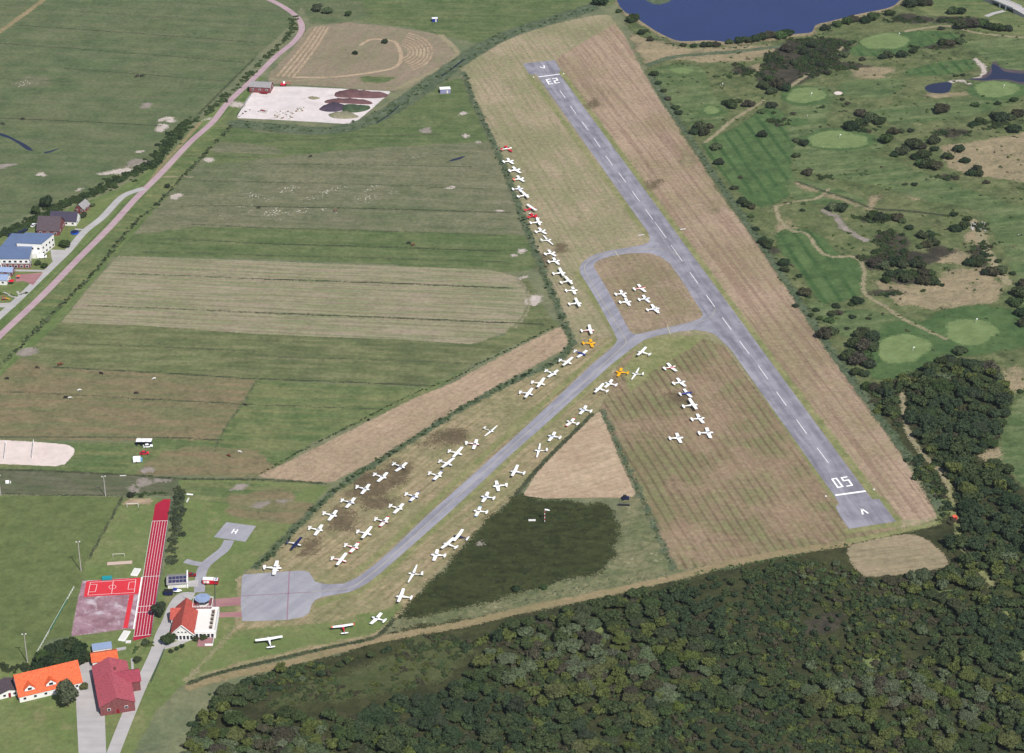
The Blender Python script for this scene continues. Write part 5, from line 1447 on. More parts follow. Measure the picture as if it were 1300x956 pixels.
row([((731.5, 445.8), (742.5, 450), 'low', 'blue-bodied white-winged', dict(body=blue, tailc=white)), ((711.5, 457.3), (725.4, 461.9), 'high', 'white', W0), ((692.7, 470), (706.5, 475.4), 'low', 'slim white', W0),
     ((676.5, 485), (691.5, 488.5), 'high', 'white', W0), ((661, 497.8), (676.3, 501.5), 'high', 'white blue-nosed', dict(band=blue)),
     ((613.8, 542.7), (627.5, 547.7), 'glider', 'white', dict(scale=0.72)), ((593.8, 562), (607.5, 564), 'low', 'red-striped white', dict(band=darkred)), ((571.2, 572.7), (586, 577), 'high', 'white', W0), ((558.7, 585.2), (573.7, 591), 'high', 'white', W0), ((545.5, 600.2), (560.5, 604.7), 'low', 'blue-tipped white', dict(tip=blue)),
     ((515, 626.5), (531.2, 631.5), 'low', 'white blue-flanked', dict(band=blue, tip=blue)), ((495, 641.5), (511.2, 646.5), 'low', 'slender white', W0), ((477.5, 658.5), (492.5, 663), 'low', 'white red-and-dark-striped', dict(band=darkred, tip=red)),
     ((455, 674.7), (471, 679), 'high', 'white', W0), ((438.7, 691.5), (455, 696), 'low', 'red-flanked white', dict(band=red, tip=red)), ((422, 708.5), (439.5, 713), 'high', 'white red-nosed', dict(band=red))],
    'from top, upper side of taxiway', 'planes on the upper side of the taxiway')
row([((500, 588.5), (513.7, 594), 'low', 'white dark-striped', dict(band=navy)), ((476.2, 602), (490, 606.5), 'low', 'white', W0), ((453.7, 617.7), (468.7, 621.5), 'low', 'white', W0), ((434.2, 634.7), (450, 639), 'low', 'white', dict(band=navy)),
     ((411.2, 651), (427.5, 655), 'low', 'white', W0), ((392.5, 669.7), (410, 673.5), 'low', 'white', W0), ((367, 688.5), (381, 692.5), 'high', 'dark blue', dict(body=white, wing=navy, band=navy, tailc=navy))],
    'from right in back line by brown stains', 'planes in the back line by the ditch hedge')
plane((334, 720), (357.7, 721.5), 'twin', 'white twin-engined plane with dark cabin touching the top of the apron', band=offwhite, tip=offwhite)
row([((825, 449.5), (810, 446.5), 'high', 'white', W0), ((796.4, 472.6), (782, 471.6), 'low', 'small yellow', dict(body=yellow, wing=yellow)), ((817, 475), (802, 473.2), 'glider', 'white', dict(scale=0.8)), ((783.2, 488.3), (767.5, 485.4), 'low', 'white', W0),
     ((772.5, 496.5), (755, 493), 'high', 'white', W0), ((751.2, 521.5), (735, 519), 'low', 'white', W0), ((735, 537.7), (718.7, 534), 'low', 'white red-tipped', dict(tip=red)), ((712.5, 555.2), (695, 552.7), 'low', 'white', W0),
     ((696.2, 571.5), (678, 571), 'glider', 'white', dict(scale=0.8)), ((665.5, 600.2), (648, 598.5), 'high', 'white', W0), ((643.7, 615), (625.5, 617), 'low', 'white', W0), ((626.2, 631.5), (611.2, 630), 'low', 'small white', W0),
     ((618.7, 649.5), (601, 648), 'low', 'pale blue-tipped white', dict(tip=sky_b)), ((592.3, 683), (577, 680.4), 'high', 'navy-bodied white-winged', dict(body=navy, tailc=white)), ((577.7, 693.8), (564, 690), 'high', 'white', W0), ((565.4, 704.6), (547, 703.8), 'low', 'white', W0),
     ((537, 729), (518, 727.2), 'glider', 'white', dict(scale=0.86)), ((523.7, 758.5), (502, 757), 'high', 'white', W0)],
    'from top, line below the taxiway', 'planes in the long line below the taxiway')
plane((489.5, 787.7), (471.5, 783), 'low', 'white plane with broad wings right of the red and white one on the lawn', wing=white)
plane((437.7, 804), (434.2, 792.5), 'high', 'red plane with white wings alone on the lawn below the apron', body=red, tailc=white, tip=orange)
plane((343.8, 821), (340.5, 809.5), 'high', 'big white high-wing plane alone below the apron corner', scale=1.02)

# ================================================================== buildings
def house(name, label, cx, cy, w_, l_, ang, wall, roofm, hw=3.0, hr=2.8, over=0.4, wins=3, cat='house', ridge=None, base=True, door=True, chimney=False, z0=0.0, parent_loc=None, skylights=0, gable=None):
    """gabled building; ridge runs along local Y (length l_)"""
    p = G(cx, cy) if parent_loc is None else parent_loc
    t = thing(name, label, cat, (p[0], p[1], z0), ang)
    x, y = w_ / 2, l_ / 2
    mb = MB()
    mb.add([(-x, -y, 0), (x, -y, 0), (x, y, 0), (-x, y, 0), (-x, -y, hw), (x, -y, hw), (x, y, hw), (-x, y, hw), (0, -y, hw + hr), (0, y, hw + hr)],
           [(0, 1, 5, 8, 4), (1, 2, 6, 5), (2, 3, 7, 9, 6), (3, 0, 4, 7), (3, 2, 1, 0), (4, 8, 9, 7), (5, 6, 9, 8)])
    mb.build('wall', gable or wall, t)
    if gable:
        mb2 = MB()
        for s_ in (-1, 1):
            mb2.box((s_ * (x + .02), 0, 0), (0.08, l_ - .1, hw - .05), base=True)
        mb2.build('side_wall', wall, t)
    sl = math.hypot(x, hr)
    ux, uz = x / sl, hr / sl
    rm_ = MB()
    o_, th = over, 0.14
    for s_ in (-1, 1):
        ex_, ez = s_ * (x + ux * o_), hw - uz * o_ + 0.02
        a = [(ex_, -y - o_, ez), (ex_, y + o_, ez), (0, y + o_, hw + hr + .02), (0, -y - o_, hw + hr + .02)]
        b = [(q[0], q[1], q[2] + th) for q in a]
        rm_.add(a + b, [(3, 2, 1, 0), (4, 5, 6, 7), (0, 1, 5, 4), (1, 2, 6, 5), (2, 3, 7, 6), (3, 0, 4, 7)])
    rf = rm_.build('roof', roofm, t)
    if chimney:
        MB().box((x * 0.25, y * 0.4, hw + hr * 0.6), (0.7, 0.7, hr * 0.4 + 1.0), base=True).build('chimney', brick, rf)
    for k in range(skylights):
        mz = 0.45
        px_ = -x * mz
        sk = MB()
        yy = -y * 0.35 + k * 1.5
        n_ = Vector((-hr, 0, x)).normalized()
        c_ = Vector((-x * 0.55, yy, hw + hr * 0.45)) + n_ * 0.2
        dv = Vector((x, 0, hr)).normalized() * 0.6
        dy = Vector((0, 0.45, 0))
        sk.quad(c_ - dv - dy, c_ - dv + dy, c_ + dv + dy, c_ + dv - dy)
        sk.build('skylight', white, rf)
    for s_ in (-1, 1):
        for k in range(wins):
            yy = -y + l_ * (k + 0.5) / wins
            f_ = MB().box((s_ * (x + 0.09 + (.02 if gable else 0)), yy, hw * 0.55), (0.08, 1.3, 1.2)).build('window', white, t)
            MB().box((s_ * (x + 0.14 + (.02 if gable else 0)), yy, hw * 0.55), (0.06, 1.1, 1.0)).build('pane', windowM, f_)
    for s_ in (-1, 1):
        for dx in (-0.25, 0.25):
            f_ = MB().box((dx * w_, s_ * (y + 0.04), hw * 0.55), (1.3, 0.08, 1.2)).build('window', white, t)
            MB().box((dx * w_, s_ * (y + 0.09), hw * 0.55), (1.1, 0.06, 1.0)).build('pane', windowM, f_)
    if door:
        MB().box((0, -y - 0.04, 0), (1.0, 0.08, 2.1), base=True).build('door', darkred, t)
    return t
def vang(a, b):
    return gang(a, b)
# clubhouse: red roof, white terrace storey and control tower
A_CH = gang((235.8, 811), (243, 772)) - math.pi / 2
cl = thing('clubhouse', 'white clubhouse with red tiled roof and roof terrace beside the apron', 'clubhouse', tuple(G(235.5, 794)) + (0,), A_CH)
def gable_block(par, cx, cy, w_, l_, hw, hr, wallm, roofm, z0=0.0, axis='y', nm=('wall', 'roof')):
    mb = MB()
    x, y = w_ / 2, l_ / 2
    V_ = [(-x, -y, 0), (x, -y, 0), (x, y, 0), (-x, y, 0), (-x, -y, hw), (x, -y, hw), (x, y, hw), (-x, y, hw), (0, -y, hw + hr), (0, y, hw + hr)]
    rot = (lambda p: (p[0] + cx, p[1] + cy, p[2] + z0)) if axis == 'y' else (lambda p: (-p[1] + cx, p[0] + cy, p[2] + z0))
    mb.add([rot(p) for p in V_], [(0, 1, 5, 8, 4), (1, 2, 6, 5), (2, 3, 7, 9, 6), (3, 0, 4, 7), (3, 2, 1, 0), (4, 8, 9, 7), (5, 6, 9, 8)])
    wall_ = mb.build(nm[0], wallm, par)
    sl = math.hypot(x, hr)
    ux, uz = x / sl, hr / sl
    rm_ = MB()
    for s_ in (-1, 1):
        ex_, ez = s_ * (x + ux * .5), hw - uz * .5 + .02
        a = [(ex_, -y - .5, ez), (ex_, y + .5, ez), (0, y + .5, hw + hr + .02), (0, -y - .5, hw + hr + .02)]
        b = [(q[0], q[1], q[2] + .15) for q in a]
        rm_.add([rot(p) for p in a + b], [(3, 2, 1, 0), (4, 5, 6, 7), (0, 1, 5, 4), (1, 2, 6, 5), (2, 3, 7, 6), (3, 0, 4, 7)])
    return wall_, rm_.build(nm[1], roofm, par)
gable_block(cl, 0, -1, 9.0, 19, 3.4, 4.2, render_w, T_red)
gable_block(cl, -2.6, 4, 7.0, 6.5, 3.0, 3.0, render_w, T_red, axis='x')
# white barge boards on the front gable
bg = MB()
for s_ in (-1, 1):
    bg.tube((s_ * 5.0, -11.1, 3.0), (0, -11.1, 7.9), 0.16, n=4)
bg.build('barge_board', white, cl)
for k in range(6):
    f_ = MB().box((-3.7 + k * 1.48, -10.55, 1.5), (1.2, 0.1, 2.2)).build('window', white, cl)
    MB().box((-3.7 + k * 1.48, -10.62, 1.5), (0.95, 0.06, 1.9)).build('pane', windowM, f_)
for k in range(3):
    f_ = MB().box((-1.5 + k * 1.5, -10.55, 4.2), (0.9, 0.1, 0.8)).build('window', white, cl)
    MB().box((-1.5 + k * 1.5, -10.62, 4.2), (0.7, 0.06, 0.6)).build('pane', windowM, f_)
for k in range(3):
    MB().box((-0.6, -9.0 + 3.2 * k, 4.9 + 0.0 * k), (0.5, 0.5, 2.4), base=True) if False else None
an = MB().box((9.2, -1.0, 0), (8.6, 16.5, 3.1), base=True)
an.build('terrace_storey', render_w, cl)
MB().box((9.2, -1.0, 3.1), (8.2, 16.1, 0.12), base=True).build('terrace_floor', plain('pale_terrace_floor', (240, 236, 230), 0.8), cl)
for (x, y, lx, ly) in [(13.4, -1, .12, 16.5), (9.2, -9.2, 8.6, .12), (9.2, 7.2, 8.6, .12)]:
    MB().box((x, y, 3.1), (lx, ly, 1.0), base=True).build('parapet', white, cl)
for k in range(5):
    f_ = MB().box((5.8 + k * 1.6, -9.3, 1.5), (1.3, 0.1, 2.1)).build('window', white, cl)
    MB().box((5.8 + k * 1.6, -9.37, 1.5), (1.05, 0.06, 1.8)).build('pane', windowM, f_)
for k in range(8):
    f_ = MB().box((13.55, -8 + k * 2.0, 1.5), (0.1, 1.4, 1.8)).build('window', white, cl)
    MB().box((13.62, -8 + k * 2.0, 1.5), (0.06, 1.15, 1.5)).build('pane', windowM, f_)
MB().box((9.6, -12.3, 0), (6.4, 5.6, 0.5), base=True).build('front_terrace', M['brickred'], cl)
for (x, y, lx, ly) in [(12.8, -12.3, .12, 5.6), (11.2, -15.1, 3.2, .12)]:
    MB().box((x, y, 0.5), (lx, ly, 1.0), base=True).build('parapet', white, cl)
# tower rising from the rear right corner
tw = (6.6, 9.0)
MB().box((tw[0], tw[1], 0), (7.2, 6.2, 4.6), base=True).build('tower_base', render_w, cl)
MB().box((tw[0], tw[1], 4.6), (8.2, 7.0, 0.25), base=True).build('balcony_floor', brick, cl)
rl = MB()
for (a, b) in [((-4, -3.4), (4, -3.4)), ((4, -3.4), (4, 3.4)), ((4, 3.4), (-4, 3.4)), ((-4, 3.4), (-4, -3.4))]:
    for zz in (5.3, 5.75):
        rl.tube((tw[0] + a[0], tw[1] + a[1], zz), (tw[0] + b[0], tw[1] + b[1], zz), 0.07, n=4)
    for k in range(7):
        f = k / 7
        rl.tube((tw[0] + a[0] + (b[0] - a[0]) * f, tw[1] + a[1] + (b[1] - a[1]) * f, 4.85), (tw[0] + a[0] + (b[0] - a[0]) * f, tw[1] + a[1] + (b[1] - a[1]) * f, 5.75), 0.06, n=4)
rl.build('balcony_railing', white, cl)
oct_ = lambda r_, k0=0.5: [(tw[0] + r_ * math.cos((k + k0) * math.pi / 4), tw[1] + r_ * math.sin((k + k0) * math.pi / 4)) for k in range(8)]
MB().prism(oct_(2.7), 4.85, 5.8).build('tower_cab', offwhite, cl)
MB().prism(oct_(2.85), 5.8, 7.3).build('cab_window', windowM, cl)
fr = MB()
for p in oct_(2.9):
    fr.tube((p[0], p[1], 5.8), (p[0] * 1.0, p[1], 7.35), 0.08, n=4)
fr.build('window_frame', metal, cl)
rf_ = MB().prism(oct_(3.4), 7.3, 7.6)
rf_.prism(oct_(2.6), 7.6, 7.85)
rf_ = rf_.build('tower_roof', T_ltblue, cl)
an_ = MB()
an_.tube((tw[0], tw[1], 7.85), (tw[0], tw[1], 10.2), 0.06, n=5)
an_.tube((tw[0] + 1, tw[1] + .5, 7.85), (tw[0] + 1, tw[1] + .5, 9.3), 0.05, n=5)
an_.build('antenna', metal, rf_)
# tables on the terrace
def table_set(lx, ly, lab):
    c_, s_ = math.cos(A_CH), math.sin(A_CH)
    q = G(235.5, 794) + np.array([lx * c_ - ly * s_, lx * s_ + ly * c_])
    t = thing('terrace_table', lab, 'table', (q[0], q[1], 3.23), A_CH, 'tables on the clubhouse roof terrace')
    MB().box((0, 0, 0.68), (1.4, 0.8, 0.06), base=True).build('table_top', wood, t)
    MB().box((0, 0, 0), (0.1, 0.6, 0.68), base=True).build('leg', black, t)
    for s2 in (-1, 1):
        MB().box((0, s2 * 0.8, 0.4), (1.3, 0.35, 0.06), base=True).box((0, s2 * 0.8, 0), (1.0, 0.08, 0.4), base=True).build('bench', black, t)
    return t
for i, (lx, ly) in enumerate([(11.4, 5.0), (11.4, 2.4), (11.4, -0.4), (11.4, -3.2), (11.4, -6.2)]):
    table_set(lx, ly, f"dark table with benches, {ORD[i]} from the tower on the white roof terrace")

# garage with solar panels
A_G = gang((236, 747), (236.5, 729))- math.pi / 2
gt = thing('solar_garage', 'low white garage with dark solar panels left of the tower', 'garage', tuple(G(225.5, 741)) + (0,), A_G)
gable_block(gt, 0, 0, 6.8, 8.0, 2.4, 1.4, render_w, T_grey, axis='x')
for r_ in range(2):
    for k in range(5):
        s_ = -1
        # rows on the slope facing the viewer
        y0 = -0.85 - 1.6 * r_
        z0 = 2.4 + 1.4 * (1 - abs(y0) / 3.4) + 0.24
        m_ = MB()
        dy, dz = 0.68, -0.28
        m_.quad((-3.6 + k * 1.55, y0 - dy, z0 + dz), (-2.2 + k * 1.55, y0 - dy, z0 + dz), (-2.2 + k * 1.55, y0 + dy, z0 - dz), (-3.6 + k * 1.55, y0 + dy, z0 - dz))
        m_.build('solar_panel', solar, gt)
MB().box((4.3, 0.2, 0), (0.5, 8.0, 3.9), base=True).build('end_wall', white, gt)
MB().box((-2, -3.45, 0), (2.4, 0.08, 2.0), base=True).build('garage_door', offwhite, gt)

# vehicles
def car(label, x, y, ang, paint, kind='car', sx=1.0, cat='car', group=None):
    p = G(x, y)
    t = thing('parked_' + kind, label, cat, (p[0], p[1], float(stack_top(p))), ang, group)
    if kind == 'car':
        L_, w_, h1, h2 = 4.3, 1.75, 0.85, 1.45
        sec = [(-L_ / 2, .35, h1 - .1), (-L_ / 2 + .1, .3, h1), (L_ / 2 - .2, .3, h1 - .12), (L_ / 2, .35, h1 - .3)]
        prof = [(-2.15, .3), (2.1, .3), (2.15, .65), (1.2, .85), (-1.9, .9), (-2.15, .8)]
        cab = [(-1.85, .88), (.95, .86), (.35, 1.42), (-1.3, 1.45)]
    elif kind == 'van':
        prof = [(-2.6, .35), (2.5, .35), (2.55, .9), (1.9, 1.2), (1.3, 2.2), (-2.6, 2.25)]
        cab = [(1.15, 1.25), (1.95, 1.22), (1.4, 2.1), (1.15, 2.1)]
        w_ = 1.95
    w2 = w_ / 2
    def extr(pr, hw_, mat, nm, par=t):
        m_ = MB()
        n = len(pr)
        m_.add([(a, -hw_, b) for a, b in pr] + [(a, hw_, b) for a, b in pr], [tuple(range(n)), tuple(range(2 * n - 1, n - 1, -1))] + [(i, (i + 1) % n, n + (i + 1) % n, n + i) for i in range(n)])
        return m_.build(nm, mat, par)
    bd = extr(prof, w2, paint, 'body')
    extr(cab, w2 - .08 if kind == 'car' else w2 + .01, windowM, 'windows')
    if kind == 'car':
        MB().box((-0.45, 0, 1.46), (1.5, w_ - .3, .04)).build('roof', paint, t)
    for sx_ in (-1.35, 1.35):
        for sy in (-1, 1):
            m_ = MB().tube((sx_, sy * (w2 - .18), .32), (sx_, sy * (w2 + .03), .32), .32, n=12)
            m_.build('wheel', black, t)
    for sy in (-1, 1):
        MB().box((prof[1][0] + .03, sy * .6, .6), (.06, .3, .16)).build('headlight', white, t)
    return t
# fire engine
p = G(268, 741)
ft = thing('fire_engine', 'red and white fire engine on the spur right of the helipad path', 'fire engine', (p[0], p[1], 0.05), gang((258, 741), (278, 741.5)))
MB().box((-1.1, 0, .55), (4.6, 2.4, 1.9), base=True).build('body', red, ft)
MB().box((-1.1, 0, 2.45), (4.5, 2.3, .12), base=True).build('roof', white, ft)
MB().box((2.3, 0, .55), (1.9, 2.4, 1.7), base=True).build('cab', red, ft)
MB().box((2.5, 0, 1.5), (1.58, 2.46, .65), base=True).build('cab_window', windowM, ft)
MB().box((2.2, 0, 2.25), (1.8, 2.3, .1), base=True).build('cab_roof', offwhite, ft)
MB().box((2.3, 0, 2.36), (.3, 1.6, .2), base=True).build('beacon', bluep, ft)
for s_ in (-1, 1):
    for x_ in (-2.4, -1.1):
        MB().box((x_ + .0, s_ * 1.22, 1.0), (1.1, .06, 1.1), base=True).build('locker', white if x_ > -2 else offwhite, ft)
    for x_ in (-2.2, 2.2):
        MB().tube((x_, s_ * .95, .48), (x_, s_ * 1.25, .48), .48, n=14).build('wheel', black, ft)
# trailers left of the tower
p = G(214, 755)
tt = thing('covered_trailer', 'dark covered trailer below the solar garage', 'trailer', (p[0], p[1], .05), 0.0)
MB().prism([(-1.9, -1.1), (1.9, -1.1), (1.9, 1.1), (-1.9, 1.1)], .5, 2.0).build('body', navy, tt)
MB().box((0, 0, 2.0), (3.9, 2.3, .1), base=True).build('tarpaulin', black, tt)
for s_ in (-1, 1):
    MB().tube((0, s_ * .9, .35), (0, s_ * 1.15, .35), .35, n=12).build('wheel', black, tt)
MB().tube((1.9, 0, .5), (3.0, 0, .5), .06, n=5).build('drawbar', metal, tt)
p = G(225, 752)
bt = thing('boat_trailer', 'white trailer with blue cover beside the dark one', 'trailer', (p[0], p[1], .05), -0.15)
m_ = MB()
m_.loft([(-2.0, .95, .95, .35), (-.5, 1.1, .95, .42), (1.0, .85, 1.0, .42), (2.1, .1, 1.15, .15)], 0, 8)
m_.build('hull', white, bt, True)
MB().box((-0.9, 0, 1.3), (1.9, 1.8, .25), base=True).build('cover', blue, bt)
for s_ in (-1, 1):
    MB().tube((-.4, s_ * .95, .35), (-.4, s_ * 1.15, .35), .35, n=12).build('wheel', black, bt)
car('dark red car on the grass behind the solar garage', 243, 731.5, 0.1, darkred)

# houses bottom left
A_OH = gang((20, 868), (96, 850))
ho = house('orange_house', 'big orange tiled house with white dormers in the bottom left corner', 61, 872, 12, 25, A_OH - math.pi / 2, render_w, T_orange, hw=3.0, hr=6.5, wins=6, chimney=False)
for k, yy in enumerate((-8.0, 0.5)):
    d = MB()
    # dormers on the slope that faces the viewer
    zc = 5.6
    d.add([(5.4, yy * 1 - 2.0, 4.4), (5.4, yy + 2.0, 4.4), (5.4, yy + 2.0, 5.3), (5.4, yy, 7.0), (5.4, yy - 2.0, 5.3), (2.0, yy - 2.0, 4.4), (2.0, yy + 2.0, 4.4), (2.0, yy + 2.0, 5.3), (2.0, yy, 7.0), (2.0, yy - 2.0, 5.3)],
          [(0, 1, 2, 3, 4), (0, 4, 9, 5), (1, 6, 7, 2)])
    dd = d.build('dormer', white, ho)
    r_ = MB()
    for s_ in (-1, 1):
        a = [(5.7, yy + s_ * 2.3, 5.1), (1.6, yy + s_ * 2.3, 5.1), (1.6, yy, 7.12), (5.7, yy, 7.12)]
        r_.add(a + [(q[0], q[1], q[2] + .12) for q in a], [(3, 2, 1, 0), (4, 5, 6, 7), (0, 1, 5, 4), (1, 2, 6, 5), (2, 3, 7, 6), (3, 0, 4, 7)])
    r_.build('dormer_roof', T_orange, dd)
    MB().box((5.45, yy, 5.2), (.08, 1.6, 1.0)).build('pane', windowM, dd)
house('annex', 'low grey roofed annex left of the orange house', 10, 878, 8, 8, A_OH, render_w, T_brown, hw=2.6, hr=1.2, wins=2)
A_PH = gang((147, 868), (140, 833)) - math.pi / 2
hp_ = house('red_roof_building', 'tall building with faded red roof right of the paved yard', 145, 880, 13.5, 27, A_PH, brick, T_pink, hw=4.6, hr=3.2, wins=5, chimney=True)
gable_block(hp_, 4.5, 3.0, 8, 12, 4.9, 2.6, brick, T_dkred, axis='x', nm=('wing_wall', 'wing_roof'))
house('orange_shed', 'small building with plain orange roof above the faded red one', 133, 840, 6.5, 10.0, gang((120, 838), (147, 834)) - math.pi / 2, render_w, T_orange, hw=3.0, hr=1.8, wins=2)
t = thing('flat_shed', 'small flat blue-grey roofed shed behind the orange roofed building', 'shed', tuple(G(130, 827)) + (0,), gang((119, 828), (141, 825)))
MB().box((0, 0, 0), (7.6, 4.2, 2.6), base=True).build('wall', render_w, t)
MB().box((0, 0, 2.6), (8.0, 4.6, .2), base=True).build('roof', T_ltblue, t)
MB().box((1.5, -2.13, 0), (1.0, .06, 2.0), base=True).build('door', wood, t)
crisp('paved_yard', GP([(98, 846), (118, 838), (124, 845), (132, 880), (135, 960), (100, 960), (96, 880)]), M['road'])
crisp('footpath', GP([(147, 823), (160, 821), (160, 824.5), (147, 827)]), M['road'])
crisp('footpath', GP([(166, 836), (169, 836), (171, 862), (168, 864)]), M['road'])
# houses on the left edge
A_B = gang((22, 330), (40, 330))
bt_ = thing('blue_roofed_hotel', 'large white building with flat blue-grey roofs beside the grey road', 'building', tuple(G(30, 335)) + (0,), gang((10, 338), (40, 339.5)))
def blk(par, cx, cy, w_, l_, h, nm='wall', roofm=T_blue, wall=render_w, parapet=True, wn=True):
    MB().box((cx, cy, 0), (w_, l_, h), base=True).build(nm, wall, par)
    r_ = MB().box((cx, cy, h), (w_ + .5, l_ + .5, .3), base=True).build('roof', roofm, par)
    if wn:
        for k in range(int(w_ // 3)):
            xx = cx - w_ / 2 + (k + .5) * w_ / int(w_ // 3)
            for zz in ([1.5] if h < 4.5 else [1.5, 4.6]):
                f_ = MB().box((xx, cy - l_ / 2 - .04, zz), (1.9, .08, 1.5)).build('window', white, par)
                MB().box((xx, cy - l_ / 2 - .1, zz), (1.6, .06, 1.2)).build('pane', windowM, f_)
        for k in range(int(l_ // 4)):
            yy = cy - l_ / 2 + (k + .5) * l_ / int(l_ // 4)
            for zz in ([1.5] if h < 4.5 else [1.5, 4.6]):
                f_ = MB().box((cx + w_ / 2 + .04, yy, zz), (.08, 1.6, 1.5)).build('window', white, par)
                MB().box((cx + w_ / 2 + .1, yy, zz), (.06, 1.3, 1.2)).build('pane', windowM, f_)
def proof(par, px, h, wall, roofm, rows, org, inset=.25):
    W = [G(x, y, h) - org for x, y in px]
    if sum(W[i][0] * W[(i + 1) % len(W)][1] - W[(i + 1) % len(W)][0] * W[i][1] for i in range(len(W))) < 0:
        W = W[::-1]
    c_ = sum(W) / len(W)
    MB().prism(W, 0, h).build('wall', wall, par)
    MB().prism([c_ + (q - c_) * 1.03 for q in W], h, h + .3).build('roof', roofm, par)
    for i in range(len(W)):
        a, b_ = W[i], W[(i + 1) % len(W)]
        L_ = np.linalg.norm(b_ - a)
        t_ = (b_ - a) / L_
        n_ = np.array([t_[1], -t_[0]])
        if n_[1] > 0.5 or n_[0] < -0.5 or L_ < 3:
            continue
        for k in range(int(L_ // 2.8)):
            q = a + t_ * L_ * (k + .5) / int(L_ // 2.8)
            an = math.atan2(t_[1], t_[0])
            for zz in rows:
                f_ = MB().box((*(q + n_ * .04), zz), (1.7, .08, 1.5), rz=an).build('window', white, par)
                MB().box((*(q + n_ * .1), zz), (1.4, .06, 1.2), rz=an).build('pane', windowM, f_)
bt_.rotation_euler = (0, 0, 0)
og = G(30, 335)
proof(bt_, [(21, 308.5), (52, 310), (68, 297), (32, 296)], 7.4, render_w, T_blue, (1.5, 4.6), og)
proof(bt_, [(-12, 329), (36.5, 329), (40.5, 313.6), (-12, 313)], 5.4, render_w, T_blue, (1.5, 4.0), og)
proof(bt_, [(2, 312), (20, 313), (30, 297.5), (15, 297)], 5.0, render_w, T_blue, (1.5,), og)
proof(bt_, [(40.5, 322), (47, 322), (54, 314.5), (47, 314)], 3.0, render_w, white, (1.5,), og)
proof(bt_, [(2, 335), (38, 335.5), (40, 331.5), (2, 331)], 2.6, brick, T_grey, (1.3,), og)
house('brown_roof_house', 'brick house with steep brown roof and two skylights behind the blue roofed building', 65, 292.5, 13, 12.5, gang((50, 296), (80, 297)) - math.pi / 2, brick, T_brown, hw=3.0, hr=5.8, wins=3, skylights=0)
for k, dx in enumerate((0,)):
    pass
house('dark_roof_house', 'long dark roofed house with white gable beside the hedgerow', 83, 282, 9, 15, gang((62, 283), (100, 284.5)) - math.pi / 2, render_w, T_dark, hw=2.8, hr=3.8, wins=4)
house('small_grey_house', 'small grey roofed house with white front at the end of the hedgerow', 105, 267, 5.5, 7.5, gang((98, 270), (108, 262)) - math.pi / 2, brick, T_grey, hw=2.8, hr=2.6, wins=2, gable=None)
house('garden_house', 'small pale blue roofed house left of the brick terrace', 9, 348, 5.5, 7.5, gang((0, 350), (20, 351)) - math.pi / 2, brick, T_ltblue, hw=2.8, hr=1.4, wins=2)
house('lower_house', 'pale blue roofed house at the left edge below the garden house', 2, 358, 7, 8, gang((0, 365), (20, 366)) - math.pi / 2, render_w, T_ltblue, hw=3, hr=1.4, wins=2)
for i, (x, y, c_, lb) in enumerate([(14, 299.5, navy, 'dark car furthest left in the row behind the blue roofs'), (20, 298, black, 'black car second from the left behind the blue roofs'), (26, 296, navy, 'dark car in the middle of the row behind the blue roofs'), (32, 293.5, navy, 'dark car fourth from the left behind the blue roofs'), (43, 287, white, 'white car at the right end of the row behind the blue roofs')]):
    car(lb, x, y, 1.2, c_, group='cars parked behind the blue roofs')
t = thing('parasol', 'red round parasol on the brick terrace of the garden house', 'parasol', tuple(G(15, 361)) + (.05,), 0)
m_ = MB()
ring = [(1.7 * math.cos(k * math.pi / 4), 1.7 * math.sin(k * math.pi / 4), 2.2) for k in range(8)]
m_.add(ring + [(0, 0, 2.8)], [(k, (k + 1) % 8, 8) for k in range(8)])
m_.build('canopy', red, t)
MB().tube((0, 0, 0), (0, 0, 2.78), .05, n=6).build('pole', metal, t)
t = thing('parasol', 'small orange-red parasol right of the round red one', 'parasol', tuple(G(24, 354.5)) + (.05,), 0)
m_ = MB()
m_.add([(a * .65, b * .65, c_ * .95) for a, b, c_ in ring] + [(0, 0, 2.5)], [(k, (k + 1) % 8, 8) for k in range(8)])
m_.build('canopy', orange, t)
MB().tube((0, 0, 0), (0, 0, 2.5), .05, n=6).build('pole', metal, t)
t = thing('swimming_pool', 'blue round paddling pool on the lawn right of the brown roofed house', 'pool', tuple(G(95, 296)) + (.03,), 0)
MB().tube((0, 0, 0), (0, 0, .9), 2.3, n=20).build('rim', bluep, t)
MB().tube((0, 0, .9), (0, 0, .93), 2.1, n=20).build('water', M['pond'], t)
t = thing('slide_tower', 'red wooden play frame on the lawn below the garden house', 'play frame', tuple(G(5, 381)) + (.03,), 0.2)
m_ = MB()
for sx_ in (-.8, .8):
    for sy in (-.8, .8):
        m_.tube((sx_, sy, 0), (sx_ * .8, sy * .8, 2.4), .1, n=5)
m_.build('frame', red, t)
MB().box((0, 0, 1.2), (1.6, 1.6, .12)).build('platform', wood, t)
MB().add([(.8, -.4, 1.3), (.8, .4, 1.3), (3.2, .4, .1), (3.2, -.4, .1)], [(0, 1, 2, 3)]).add([(.8, -.4, 1.2), (.8, .4, 1.2), (3.2, .4, 0), (3.2, -.4, 0)], [(3, 2, 1, 0)]).build('slide', yellow, t)
car('white van parked in front of the blue roofed building', 53.5, 327.5, 0.2, white, kind='van', cat='van')

